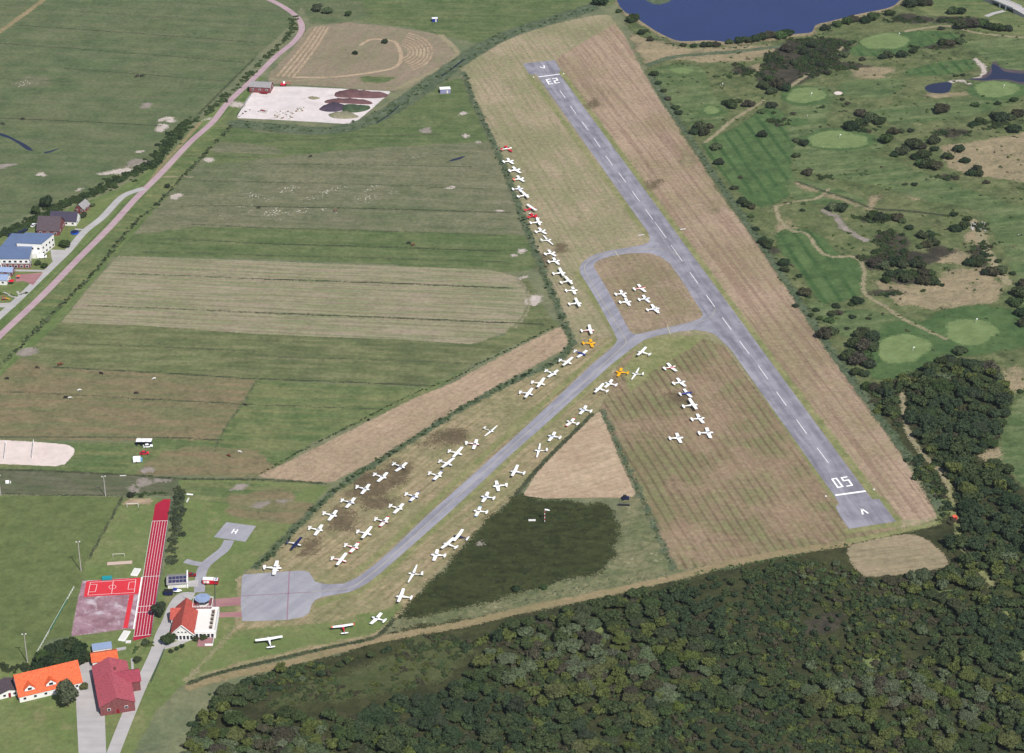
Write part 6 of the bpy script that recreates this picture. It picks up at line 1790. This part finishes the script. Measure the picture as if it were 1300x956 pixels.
# concrete yard: shed, heaps, machines
A_Y = gang((322, 116), (343, 117))
yh = house('brick_shed', 'red brick shed with grey roof at the corner of the concrete yard', 332, 114.5, 9.5, 13.5, A_Y - math.pi / 2, brick, T_grey, hw=4.0, hr=1.6, wins=3)
MB().box((0, -6.85, 0), (3.2, .1, 3.2), base=True).build('gate', white, yh)
def heap(name, label, px, h, mat, cat='heap'):
    W = catmull(GP(px), True, 4)
    c_ = W.mean(0)
    rings = [(1.0, 0.0), (0.86, 0.45), (0.62, 0.8), (0.35, 1.0)]
    V_, F_ = [], []
    n = len(W)
    for (f, hh) in rings:
        for k, q in enumerate(W):
            j = 1 + 0.10 * math.sin(k * 2.3 + f * 9) + rng.normal(0, .05)
            qq = c_ + (q - c_) * f * (j if f < 1 else 1)
            V_.append((qq[0], qq[1], h * hh * (0.85 + 0.3 * math.sin(qq[0] * .35) ** 2) + rng.normal(0, .08) * (f < 1) + (0.03 if f == 1 else 0)))
    V_.append((c_[0], c_[1], h))
    for r_ in range(3):
        for k in range(n):
            F_.append((r_ * n + k, r_ * n + (k + 1) % n, (r_ + 1) * n + (k + 1) % n, (r_ + 1) * n + k))
    for k in range(n):
        F_.append((3 * n + k, 3 * n + (k + 1) % n, 4 * n))
    o = MB().add(V_, F_).build(name, mat, None, True)
    return tag(o, label, cat)
soil_r = field('red_soil', (120, 86, 86), (104, 76, 78), (90, 70, 72), big=6, mid=2, streak=.6, alpha=False, seed=71)
soil_d = field('dark_soil', (84, 70, 86), (70, 62, 76), (100, 84, 90), big=6, mid=2, streak=.6, alpha=False, seed=72)
soil_g = field('overgrown_soil', (60, 84, 60), (76, 96, 66), (50, 70, 52), big=6, mid=2, streak=.6, alpha=False, seed=73)
soil_p = field('pale_weedy_soil', (142, 138, 112), (124, 126, 96), (160, 150, 130), big=6, mid=2, streak=.6, alpha=False, seed=74)
heap('soil_heap', 'long reddish soil heap along the back of the concrete yard', [(425, 119), (432, 115.5), (445, 115), (465, 116.5), (482, 119), (493, 120), (487, 124), (470, 125), (455, 124.5), (428, 123.5)], 2.2, soil_r)
heap('soil_heap', 'narrow brown soil heap below the long reddish one', [(413, 128), (425, 126.5), (440, 126), (458, 127), (472, 130), (470, 132.5), (450, 132), (430, 131), (414, 131)], 1.8, soil_r)
heap('soil_heap', 'dark purple soil heap left of the green one', [(405, 139), (412, 134), (422, 131), (434, 132), (440, 136), (432, 141), (416, 142)], 1.8, soil_d)
heap('soil_heap', 'overgrown green heap in the concrete yard', [(430, 137), (440, 133.5), (458, 134), (470, 136), (466, 140), (452, 143), (438, 142)], 1.8, soil_g)
heap('soil_heap', 'pale weedy heap at the front of the concrete yard', [(417, 146), (428, 142.5), (440, 142), (452, 146), (455, 149), (440, 151), (424, 150)], 1.6, soil_p)
heap('gravel_heap', 'small ochre gravel heap in the middle of the yard', [(391, 124), (396, 122.8), (402, 123.5), (406, 125), (400, 126.5), (394, 126)], 0.8, soil_p)
rub = MB()
for k in range(60):
    q = G(random.uniform(349, 372), random.uniform(141, 151.5)) if k < 40 else G(random.uniform(376, 386), random.uniform(137, 142))
    rub.box((q[0], q[1], .1), (random.uniform(.4, 1.4), random.uniform(.4, 1.2), random.uniform(.3, .7)), rz=random.random() * 3, base=True, m=random.randrange(3))
o = rub.build('rubble', [concrete, wood, offwhite])
tag(o, 'loose rubble scattered over the front of the concrete yard', 'rubble')
o["kind"] = 'stuff'
t = thing('excavator', 'red and white digger at the back edge of the concrete yard', 'excavator', tuple(G(360, 109.8)) + (.04,), 0.1)
MB().box((0, 0, 0), (3.6, .5, .8), base=True).box((0, 1.6, 0), (3.6, .5, .8), base=True).build('track', black, t)
MB().box((-.3, .8, .8), (3.0, 2.0, 1.2), base=True).build('body', red, t)
MB().box((.4, .5, 2.0), (1.2, 1.2, 1.1), base=True).build('cab', white, t)
MB().tube((1.2, .8, 1.6), (3.4, .8, 2.8), .18, n=5).tube((3.4, .8, 2.8), (4.6, .8, .8), .14, n=5).build('arm', red, t)
t = thing('flatbed_trailer', 'low red trailer beside the brick shed', 'trailer', tuple(G(335, 119)) + (.04,), -0.25)
MB().box((0, 0, .6), (5.2, 2.0, .25), base=True).build('bed', darkred, t)
for s_ in (-1, 1):
    for x_ in (-.9, .3):
        MB().tube((x_, s_ * .7, .4), (x_, s_ * .98, .4), .4, n=10).build('wheel', black, t)
MB().tube((2.6, 0, .6), (4.0, 0, .6), .07, n=5).build('drawbar', metal, t)
t = thing('skip_container', 'white open skip with red load at the front of the yard', 'skip', tuple(G(334, 143)) + (.04,), -0.5)
m_ = MB()
m_.add([(-2.4, -1, 0), (2.4, -1, 0), (2.4, 1, 0), (-2.4, 1, 0), (-3, -1.2, 1.5), (3, -1.2, 1.5), (3, 1.2, 1.5), (-3, 1.2, 1.5)], [(0, 3, 2, 1), (0, 1, 5, 4), (1, 2, 6, 5), (2, 3, 7, 6), (3, 0, 4, 7)])
m_.build('bin', offwhite, t)
MB().box((-.5, 0, .9), (3.2, 1.6, .5), base=True).build('load', darkred, t)
o = hedge('scrub_heap', [(303, 148), (310, 144), (318, 139)], 1.5, .8, 10, ['brown', 'dark'], 'small dark heap of cuttings in the front left corner of the yard', 'heap')
# field shelters and huts
def shelter(label, x, y, w_, l_, h, ang, wallm, roofm, name='field_shelter', cat='shelter', openf=True):
    p = G(x, y)
    t = thing(name, label, cat, (p[0], p[1], .02), ang)
    m_ = MB()
    for s_ in (-1, 1):
        m_.box((s_ * (w_ / 2 - .05), 0, 0), (.1, l_, h), base=True)
    m_.box((0, l_ / 2 - .05, 0), (w_ - .2, .1, h), base=True)
    m_.build('wall', wallm, t)
    rf_ = MB()
    rf_.add([(-w_ / 2 - .2, -l_ / 2 - .3, h + .25), (w_ / 2 + .2, -l_ / 2 - .3, h + .25), (w_ / 2 + .2, l_ / 2 + .2, h), (-w_ / 2 - .2, l_ / 2 + .2, h),
             (-w_ / 2 - .2, -l_ / 2 - .3, h + .38), (w_ / 2 + .2, -l_ / 2 - .3, h + .38), (w_ / 2 + .2, l_ / 2 + .2, h + .13), (-w_ / 2 - .2, l_ / 2 + .2, h + .13)],
            [(0, 3, 2, 1), (4, 5, 6, 7), (0, 1, 5, 4), (1, 2, 6, 5), (2, 3, 7, 6), (3, 0, 4, 7)])
    rf_.build('roof', roofm, t)
    if not openf:
        MB().box((0, -l_ / 2 + .05, 0), (w_ - .2, .1, h), base=True).build('front_wall', wallm, t)
        MB().box((w_ * .2, -l_ / 2 - .03, 0), (.9, .06, 2.0), base=True).build('door', offwhite, t)
    return t
lav = plain('lavender_sheet_metal', (150, 150, 190), 0.5)
shelter('white roofed metal shelter alone in the pasture below the reed belt', 565, 117, 6.5, 4.5, 2.6, 0.12, lav, white, openf=False)
shelter('tiny blue and white hut on the far green meadow', 552, 27, 3.6, 3.0, 2.2, 0.1, blue, white, name='hut', cat='hut', openf=False)
for i, x in enumerate((177, 183.4, 189.6)):
    shelter(['left one', 'middle one', 'right one'][i] + ' of the three joined white roofed horse shelters', x, 564.5, 2.25, 3.0, 2.3, 0.0, navy, white).__setitem__("group", 'three joined horse shelters')
p = G(187.5, 567.5)
car('small white car parked in front of the horse shelters', 188, 567.5, 0.2, white)
car('red car between the horse shelters and the white trailer', 183.5, 576.5, 0.15, red)
p = G(174, 586.5)
t = thing('horse_trailer', 'white box trailer with pale blue front in the green paddock', 'trailer', (p[0], p[1], .02), 0.1)
MB().box((0, 0, .5), (3.4, 2.1, 2.1), base=True).build('body', white, t)
MB().box((2.1, 0, .5), (.8, 1.7, 1.4), base=True).build('front_box', sky_b, t)
for s_ in (-1, 1):
    MB().tube((-.2, s_ * 1.05, .38), (-.2, s_ * 1.25, .38), .38, n=12).build('wheel', black, t)
# equipment by the bare triangle
t = thing('utility_cart', 'dark utility cart at the right tip below the bare triangle', 'cart', tuple(G(794, 634)) + (.02,), 0.1)
MB().box((0, 0, .4), (3.2, 1.8, .8), base=True).build('body', navy, t)
MB().box((-.3, 0, 1.2), (1.5, 1.5, .9), base=True).build('cab', black, t)
for s_ in (-1, 1):
    for x_ in (-1.1, 1.1):
        MB().tube((x_, s_ * .8, .4), (x_, s_ * 1.0, .4), .4, n=12).build('wheel', black, t)
t = thing('ground_roller', 'long dark ground roller below the utility cart', 'roller', tuple(G(792, 642)) + (.02,), -0.08)
MB().tube((-2.6, 0, .5), (2.6, 0, .5), .5, n=14).build('drum', black, t)
MB().box((0, 0, 1.0), (5.6, .15, .15)).box((-2.8, 0, .75), (.12, .15, .6)).box((2.8, 0, .75), (.12, .15, .6)).build('frame', metal, t)
t = thing('red_hut', 'little red hut beside the trail at the lower right corner of the airfield', 'hut', tuple(G(1211.5, 660)) + (.02,), 0.3)
MB().box((0, 0, 0), (1.8, 1.6, 1.9), base=True).build('wall', red, t)
MB().box((0, 0, 1.9), (2.1, 1.9, .12), base=True).build('roof', orange, t)
MB().box((0, -.83, 0), (.7, .05, 1.6), base=True).build('door', darkred, t)

# windsock, light masts, fences, goals, flags
t = thing('windsock', 'white windsock on a red and white pole in the dark heath', 'windsock', tuple(G(691.5, 662.5)) + (.02,), 0)
m_ = MB()
for k in range(7):
    m_.tube((0, 0, k * .95), (0, 0, (k + 1) * .95), .14, n=8, m=k % 2)
m_.build('pole', [white, red], t)
m_ = MB().loft([(0, .45, 6.4, .45), (1.1, .34, 6.3, .34), (2.2, .2, 6.0, .2)], 0, 10)
m_.build('sock', white, t, True)
t = thing('signal_panel', 'flat pinkish white panel lying left of the windsock', 'panel', tuple(G(675.5, 660.7)) + (.02,), 0.02)
MB().box((0, 0, .05), (3.2, 1.4, .12), base=True).build('panel', offwhite, t)
MB().box((0, 0, 0), (3.4, .2, .05), base=True).build('skid', wood, t)
def mast(label, x, y, h):
    t = thing('light_mast', label, 'light mast', tuple(G(x, y)) + (.02,), 0.2, 'light masts around the sports field')
    MB().tube((0, 0, 0), (0, 0, h), .22, .13, n=8).build('pole', concrete, t)
    MB().box((0, 0, h), (1.8, .2, .15), base=True).build('crossbar', metal, t)
    for s_ in (-1, 1):
        MB().box((s_ * .7, -.2, h + .2), (.5, .35, .4)).build('floodlight', offwhite, t)
mast('pale light mast in front of the left end of the dark grove', 35, 841, 14)
mast('pale light mast at the right edge of the sports field near the ball court', 103, 725, 15)
mast('pale light mast at the upper right of the sports field', 134, 630, 10.5)
mast('pale light mast cut by the left edge above the sports field', 1, 629, 10.5)
def fence(label, a, b, n, h, pm, rail=True, mesh=None, name='fence'):
    A, Bp = G(*a), G(*b)
    c_ = (A + Bp) / 2
    L_ = np.linalg.norm(Bp - A)
    t = thing(name, label, 'fence', (c_[0], c_[1], .02), math.atan2(*(Bp - A)[::-1]))
    for k in range(n + 1):
        MB().tube((-L_ / 2 + L_ * k / n, 0, 0), (-L_ / 2 + L_ * k / n, 0, h), .07, n=5).build('post', pm, t)
    if rail:
        m_ = MB()
        for zz in (h * .5, h * .95):
            m_.tube((-L_ / 2, 0, zz), (L_ / 2, 0, zz), .05, n=4)
        m_.build('rail', pm, t)
    if mesh:
        f0, f1 = mesh
        MB().box((-L_ / 2 + L_ * (f0 + f1) / 2, .15, h * .5), (L_ * (f1 - f0), .05, h)).build('netting', greenN, t)
fence('long white rail fence with green netting right of the sports field', (94, 747), (43, 837), 26, 1.1, white, mesh=(.18, .62))
fence('green mesh fence beside the grey road below the clubhouse', (209, 826), (192, 868), 14, 1.6, plain('green_fence_wire', (60, 90, 84), 0.6))
fence('dark mesh fence between clubhouse and apron', (273.5, 742), (274, 792), 14, 1.4, metal)
fence('grey wire fence along the right side of the running track', (219, 632), (192, 808), 40, 1.2, metal)
fence('dark wire fence on the left side of the concrete yard', (300, 149), (324, 114), 12, 1.5, plain('dark_green_wire', (44, 70, 70), 0.6))
def goal(label, x, y, w_, h, ang, mat):
    t = thing('goal', label, 'goal', tuple(G(x, y)) + (.03,), ang)
    m_ = MB()
    for s_ in (-1, 1):
        m_.tube((s_ * w_ / 2, 0, 0), (s_ * w_ / 2, 0, h), .08, n=6)
        m_.tube((s_ * w_ / 2, 0, h), (s_ * w_ / 2, 1.2, 0), .04, n=5)
    m_.tube((-w_ / 2, 0, h), (w_ / 2, 0, h), .08, n=6)
    m_.build('frame', mat, t)
    n_ = MB()
    for k in range(12):
        f = -w_ / 2 + w_ * k / 11
        n_.tube((f, 0, h), (f, 1.2, 0.02), .015, n=3)
    n_.build('net', offwhite, t)
goal('small white goal on the lawn left of the running track, below its top', 168.5, 644, 5.0, 2.0, 0.05, white)
goal('white goal above the sand pit left of the running track', 151, 708, 5.0, 2.0, 0.1, offwhite)
for (lb, x, y, w_, l_, m__, nm, ct, an) in [('long pale sand pit cover on the lawn above the ball court', 152, 715, 11, 2.6, M['sand'], 'sand_pit', 'sand pit', .12), ('white landing mat at the top corner of the ball court', 172.5, 727, 3.0, 5.2, white, 'landing_mat', 'mat', -.18), ('white landing mat at the foot of the red run-up strip', 158, 808, 2.9, 6.8, white, 'landing_mat', 'mat', -.22), ('small cream box right of the lower landing mat', 163, 815.5, 2.2, 1.4, offwhite, 'mat_box', 'box', .1)]:
    t = thing(nm, lb, ct, tuple(G(x, y)) + (.04,), an)
    if nm == 'sand_pit':
        MB().box((0, 0, 0), (w_, l_, .12), base=True).build('frame', wood, t)
        MB().box((0, 0, .12), (w_ - .4, l_ - .4, .03), base=True).build('sand', plain('pit_sand', (206, 184, 170), 0.9), t)
    else:
        m_ = MB().box((0, 0, 0), (w_, l_, .5), base=True)
        m_.build('pad' if nm != 'mat_box' else 'box', m__, t)
        MB().box((0, 0, .5), (w_ - .3, l_ - .3, .08), base=True).build('cover', offwhite, t)
t = thing('tarp_frame', 'teal tarpaulin frame at the upper edge of the ball court', 'tarpaulin', tuple(G(136, 735.5)) + (.04,), 0.12)
MB().box((0, 0, .1), (4.2, 2.0, 1.0), base=True).build('tarpaulin', teal, t)
MB().tube((-2.1, 0, .1), (-2.1, 0, 1.4), .05, n=5).tube((2.1, 0, .1), (2.1, 0, 1.4), .05, n=5).build('frame', metal, t)
# volleyball nets and posts on the sand court
for i, (x, y) in enumerate([(8, 574), (43, 573)]):
    a, b = G(x, y - 9), G(x - 2, y + 9)
    c_ = (a + b) / 2
    L_ = np.linalg.norm(b - a)
    t = thing('volleyball_net', ['volleyball net at the left end of the sand court', 'volleyball net in the middle of the sand court'][i], 'net', (c_[0], c_[1], .03), math.atan2(*(b - a)[::-1]))
    for s_ in (-1, 1):
        MB().tube((s_ * L_ / 2, 0, 0), (s_ * L_ / 2, 0, 2.5), .12, n=6).build('post', white, t)
    MB().box((0, 0, 2.0), (L_, .04, .9)).build('net', white, t)
t = thing('notice_cart', 'white box on the worn grey pitch near the left edge', 'box', tuple(G(9.5, 613.5)) + (.03,), .1)
MB().box((0, 0, .1), (1.6, 1.0, 1.2), base=True).build('box', white, t)
MB().box((1.4, 0, 0), (.5, .8, .9), base=True).build('step', offwhite, t)
t = thing('bench', 'white bench on the worn grey pitch near its right end', 'bench', tuple(G(156, 605)) + (.03,), .05)
MB().box((0, 0, .42), (2.6, .45, .07), base=True).build('seat', white, t)
for s_ in (-1, 1):
    MB().box((s_ * 1.0, 0, 0), (.1, .4, .42), base=True).build('leg', metal, t)
# crates and boards on the helipad lawn
t = thing('white_board', 'white board on the grass right of the tall hedge', 'board', tuple(G(241, 628.5)) + (.03,), -.15)
MB().box((0, 0, .3), (3.0, 1.0, .1), base=True).build('panel', white, t)
for s_ in (-1, 1):
    MB().box((s_ * 1.2, 0, 0), (.1, .8, .3), base=True).build('leg', wood, t)
t = thing('white_board', 'narrow upright white board below the flat one by the tall hedge', 'board', tuple(G(238.5, 636)) + (.03,), 1.4)
MB().box((0, 0, .2), (3.2, .6, .5), base=True).build('panel', offwhite, t)
MB().box((0, 0, 0), (2.8, .3, .2), base=True).build('foot', wood, t)
# runway edge boards and end markers
for (x, y, an, lb) in [(814, 299, A_RW - 1.57, 'pale board on the left side of the runway above the taxiway turn'), (867, 291.5, A_RW - 1.57, 'pale board on the right side of the runway above the taxiway turn')]:
    t = thing('runway_board', lb, 'marker board', tuple(G(x, y)) + (.03,), an)
    MB().box((0, 0, .25), (3.4, .9, .1), base=True).build('panel', offwhite, t)
    for s_ in (-1, 1):
        MB().box((s_ * 1.3, 0, 0), (.1, .6, .25), base=True).build('leg', metal, t)
for (x, y, lb) in [(1109.5, 622, 'white light unit right of the near threshold bar'), (1048.5, 630.5, 'white light unit left of the near threshold bar'), (677.5, 98.5, 'white light unit left of the far threshold bar'), (715.5, 94, 'white light unit right of the far threshold bar')]:
    t = thing('threshold_light', lb, 'light', tuple(G(x, y)) + (.03,), 0)
    MB().box((0, 0, 0), (1.1, .5, .12), base=True).build('base', concrete, t)
    MB().tube((0, 0, .12), (0, 0, .6), .3, .22, n=10).build('lamp', white, t)
# golf flags
flag0 = None
for i, (x, y, lb) in enumerate([(1029.5, 122.5, 'white flag on the green left of the white bunker'), (1141, 46.5, 'white flag on the uppermost striped green'), (1274, 112.5, 'white flag on the green beside the golf pond'), (1066, 175.5, 'white flag on the oval green below the bunker'), (1239, 410, 'white flag on the large right-hand green in the dark ring'), (1159, 446, 'white flag on the green at the tip of the eastern wood')]):
    if flag0 is None:
        flag0 = thing('golf_flag', lb, 'flag', tuple(G(x, y)) + (.05,), .2, 'flags on the golf greens')
        MB().tube((0, 0, 0), (0, 0, 2.6), .05, n=5).build('pole', white, flag0)
        MB().box((.4, 0, 2.3), (.8, .04, .55)).build('cloth', white, flag0)
    else:
        copy_thing(flag0, tuple(G(x, y)) + (.05,), random.random(), lb, 'flags on the golf greens')
# road bridge top right
rp = [(1200, -34), (1255, -2), (1270, 4), (1300, 17), (1360, 42)]
ribbon('road', rp, 7, M['road'], kind='structure')
bp = G(1277, 10)
br_ = thing('road_bridge', 'low concrete road bridge in the upper right corner', 'bridge', (bp[0], bp[1], 0), gang((1262, 1), (1293, 14)))
MB().box((0, 0, 3.0), (22, 7.5, .6), base=True).build('deck', concrete, br_)
for s_ in (-1, 1):
    MB().box((0, s_ * 3.6, 3.6), (22, .25, .8), base=True).build('parapet', white, br_)
for s_ in (-1, 1):
    for q in (-3, 3):
        MB().box((s_ * 3, q, 0), (.8, .8, 3.0), base=True).build('pier', white, br_)
for s_ in (-1, 1):
    m_ = MB()
    m_.add([(s_ * 11, -3.6, 0), (s_ * 11, 3.6, 0), (s_ * 11, -3.6, 3.6), (s_ * 11, 3.6, 3.6), (s_ * 45, -3.6, 0), (s_ * 45, 3.6, 0), (s_ * 45, -3.6, .05), (s_ * 45, 3.6, .05)],
           [(0, 1, 3, 2), (2, 3, 7, 6), (0, 2, 6, 4), (1, 5, 7, 3), (4, 6, 7, 5)])
    m_.build('ramp', M['road'], br_)
ribbon('path', [(1252, 21), (1262, 17), (1275, 14)], 3.5, M['pathpale'] if 0 else M['road'], smooth=False)
for (x, y, lb, key) in [(1222, 273, 'rubble', 0)]:
    m_ = MB()
    for k in range(26):
        q = G(random.uniform(1230, 1252), random.uniform(283, 294))
        m_.box((q[0], q[1], 0), (random.uniform(.5, 1.4), random.uniform(.5, 1.2), random.uniform(.4, 1.0)), rz=random.random() * 3, base=True)
    o = m_.build('stone_rubble', concrete)
    tag(o, 'pale stone rubble beside the bushes of the golf ditch', 'rubble')
    o["kind"] = 'stuff'

# ================================================================== animals and people
def skin_mesh(name, verts, edges, radii, mat, sub=1):
    me = bpy.data.meshes.new(name)
    me.from_pydata(verts, edges, [])
    o = bpy.data.objects.new(name, me)
    COL.objects.link(o)
    o.modifiers.new('s', 'SKIN')
    for i, r_ in enumerate(radii):
        me.skin_vertices[0].data[i].radius = (r_, r_) if not hasattr(r_, '__len__') else r_
    me.skin_vertices[0].data[0].use_root = True
    o.modifiers.new('u', 'SUBSURF').levels = sub
    bpy.context.view_layer.update()
    dg = bpy.context.evaluated_depsgraph_get()
    res = bpy.data.meshes.new_from_object(o.evaluated_get(dg))
    bpy.data.objects.remove(o)
    res.name = name
    res.materials.clear()
    res.materials.append(mat)
    return res
def quad_body(mat, name):
    V_ = [(0, 0, 1.05), (.55, 0, 1.1), (-.6, 0, 1.1), (.95, 0, 1.05), (1.25, 0, .75), (1.42, 0, .42), (1.62, 0, .25),
          (.55, .2, .75), (.55, .2, .4), (.55, .2, .05), (.55, -.2, .75), (.62, -.2, .4), (.6, -.2, .05),
          (-.6, .22, .8), (-.72, .2, .45), (-.62, .2, .05), (-.55, -.22, .8), (-.66, -.2, .45), (-.58, -.2, .05), (-.85, 0, 1.15), (-.98, 0, .7)]
    E_ = [(0, 1), (0, 2), (1, 3), (3, 4), (4, 5), (5, 6), (1, 7), (7, 8), (8, 9), (1, 10), (10, 11), (11, 12), (2, 13), (13, 14), (14, 15), (2, 16), (16, 17), (17, 18), (2, 19), (19, 20)]
    R__ = [.36, .34, .34, .22, .16, .13, .09, .14, .08, .06, .14, .08, .06, .16, .08, .06, .16, .08, .06, .07, .04]
    return skin_mesh(name, V_, E_, R__, mat)
coats = {'brown': plain('brown_coat', (120, 66, 50), 0.8), 'black': plain('black_coat', (34, 30, 34), 0.8), 'white': plain('white_coat', (226, 222, 214), 0.8), 'dark': plain('dark_brown_coat', (62, 44, 46), 0.8)}
ameshes = {k: quad_body(m__, 'horse') for k, m__ in coats.items()}
for i, (x, y, c_, s_, lb) in enumerate([
        (76, 464.5, 'brown', 1.35, 'big brown horse grazing by the upper drain of the grazed pasture'), (47, 468, 'dark', 1.0, 'dark horse left of the big brown one'), (9.5, 482, 'black', 1.0, 'black horse nearest the left edge of the pasture'),
        (129, 475.5, 'black', 1.05, 'black horse right of the big brown one'), (196, 482, 'white', .9, 'white horse on the right part of the grazed pasture'), (100.5, 497, 'white', 1.0, 'white horse in the middle of the grazed pasture'),
        (83, 506, 'black', 1.05, 'black horse below the white one in the pasture'), (88.5, 506.5, 'white', .9, 'white horse beside the black one in mid pasture'), (172.5, 500.5, 'dark', 1.05, 'dark brown horse by the lower drain of the pasture'),
        (291, 580, 'brown', 1.0, 'brown horse in the paddock above the helipad lawn'), (304, 575, 'white', .9, 'white horse in the paddock beside the brown one'), (311, 515, 'dark', .9, 'dark horse at the edge of the green pasture'),
        (329, 265, 'black', 1.05, 'black horse on the flower meadow'), (426, 269, 'brown', 1.0, 'brown horse on the flower meadow'), (519.5, 310.5, 'black', 1.2, 'black horse in the green strip above the mown field'), (524, 312.5, 'brown', 1.1, 'brown horse beside the black one above the mown field'),
        (394.5, 200, 'black', 1.1, 'black horse alone below the concrete yard'), (174.5, 98, 'dark', 1.3, 'left dark horse of the pair on the far meadow'), (180, 98, 'black', 1.3, 'right dark horse of the pair on the far meadow'), (28.5, 152.5, 'black', 1.2, 'dark horse by the drain at the far left'), (3, 158.5, 'black', 1.2, 'black horse at the left edge of the far meadow')]):
    p = G(x, y)
    o = put('horse', ameshes[c_])
    tag(o, lb, 'horse', 'horses on the pastures')
    o.location = (p[0], p[1], float(stack_top(p)))
    o.rotation_euler = (0, 0, random.choice((0, math.pi)) + random.uniform(-.5, .5))
    o.scale = (s_,) * 3
cloth = {'white': plain('white_cloth', (236, 234, 230), .8), 'red': plain('red_cloth', (170, 50, 54), .8), 'dark': plain('dark_cloth', (50, 50, 62), .8), 'blue': plain('blue_cloth', (80, 100, 150), .8)}
skinm = plain('skin', (214, 168, 144), .6)
def person(label, x, y, top, legs='dark', ang=0.0):
    V_ = [(0, 0, .98), (0, 0, 1.22), (0, 0, 1.42), (0, 0, 1.5), (.02, 0, 1.64), (.02, 0, 1.74), (0, .12, .9), (.04, .12, .5), (0, .12, .08), (.13, .12, .04), (0, -.12, .9), (-.04, -.12, .5), (-.08, -.12, .08), (.05, -.12, .04),
          (0, .2, 1.4), (.02, .27, 1.12), (.14, .27, .88), (0, -.2, 1.4), (.06, -.26, 1.13), (.2, -.2, .92)]
    E_ = [(0, 1), (1, 2), (2, 3), (3, 4), (4, 5), (0, 6), (6, 7), (7, 8), (8, 9), (0, 10), (10, 11), (11, 12), (12, 13), (2, 14), (14, 15), (15, 16), (2, 17), (17, 18), (18, 19)]
    R__ = [(.15, .11), (.15, .11), (.17, .11), .06, .1, .07, .09, .065, .045, .04, .09, .065, .045, .04, .06, .045, .035, .06, .045, .035]
    key = 'person_' + legs
    me = skin_mesh('body', V_, E_, R__, skinm, 1)
    me.materials.append(cloth[top])
    me.materials.append(cloth[legs])
    for pl in me.polygons:
        z = pl.center.z
        pl.material_index = 2 if z < .98 and abs(pl.center.y) < .24 else (1 if .95 < z < 1.46 else 0)
    p = G(x, y)
    o = put('person', me)
    tag(o, label, 'person')
    o.location = (p[0], p[1], float(stack_top(p)))
    o.rotation_euler = (0, 0, ang)
    h = MB().loft([(-.13, .05, 1.72, .05), (-.05, .11, 1.72, .1), (.06, .1, 1.75, .08), (.1, .04, 1.76, .04)], 0, 8)
    h.build('hair', coats['dark'], o, True)
    return o
person('person in red top walking on the right-hand fairway', 1286, 315, 'red', 'dark', 1.0)
person('person in white standing by the trolley on the right edge of the fairway', 1293, 300.5, 'white', 'dark', 2.0)
person('person in white shirt on the green below the bunker path', 1025, 148.5, 'white', 'white', .5)
person('person in white top beside the trolleys on the tee near the boundary hedge', 914.5, 110, 'white', 'dark', 0)
person('person in dark clothes on the fairway above the pond', 1201, 86, 'dark', 'dark', 2.5)
person('person in blue top on the fairway above the pond', 1203.5, 85.5, 'blue', 'dark', .4)
person('person in white on the far right fairway below the dry grass', 1292, 246.5, 'white', 'dark', .4)
def trolley(label, x, y, body):
    t = thing('golf_trolley', label, 'trolley', tuple(G(x, y)) + (.05,), random.random() * 3, 'golf trolleys')
    m_ = MB().tube((-.2, 0, .3), (.25, 0, 1.2), .17, .2, n=10)
    m_.build('bag', body, t)
    for s_ in (-1, 1):
        MB().tube((-.1, s_ * .28, .2), (-.1, s_ * .36, .2), .2, n=10).build('wheel', black, t)
    MB().tube((-.25, 0, .5), (-.7, 0, 1.1), .03, n=5).build('handle', metal, t)
trolley('white golf trolley on the tee near the boundary hedge', 917.5, 107.5, white)
trolley('dark golf trolley on the tee near the boundary hedge', 919, 110, black)
trolley('dark golf trolley beside the person at the right edge of the fairway', 1297, 299.5, black)

# ================================================================== air
hm = bpy.data.materials.new('haze_air')
hm.use_nodes = True
hm.node_tree.nodes.clear()
ho_ = hm.node_tree.nodes.new("ShaderNodeOutputMaterial")
pv = hm.node_tree.nodes.new("ShaderNodeVolumePrincipled")
pv.inputs['Color'].default_value = (0.80, 0.87, 1.0, 1)
pv.inputs['Density'].default_value = HAZE
pv.inputs['Anisotropy'].default_value = 0.2
hm.node_tree.links.new(pv.outputs[0], ho_.inputs['Volume'])
hb = MB().box((0, 4800, 280), (19000, 17000, 566))
ob = hb.build('haze', hm)
ob["kind"] = 'stuff'
ob["label"] = 'thin bluish summer haze over the whole island'
ob["category"] = 'haze'
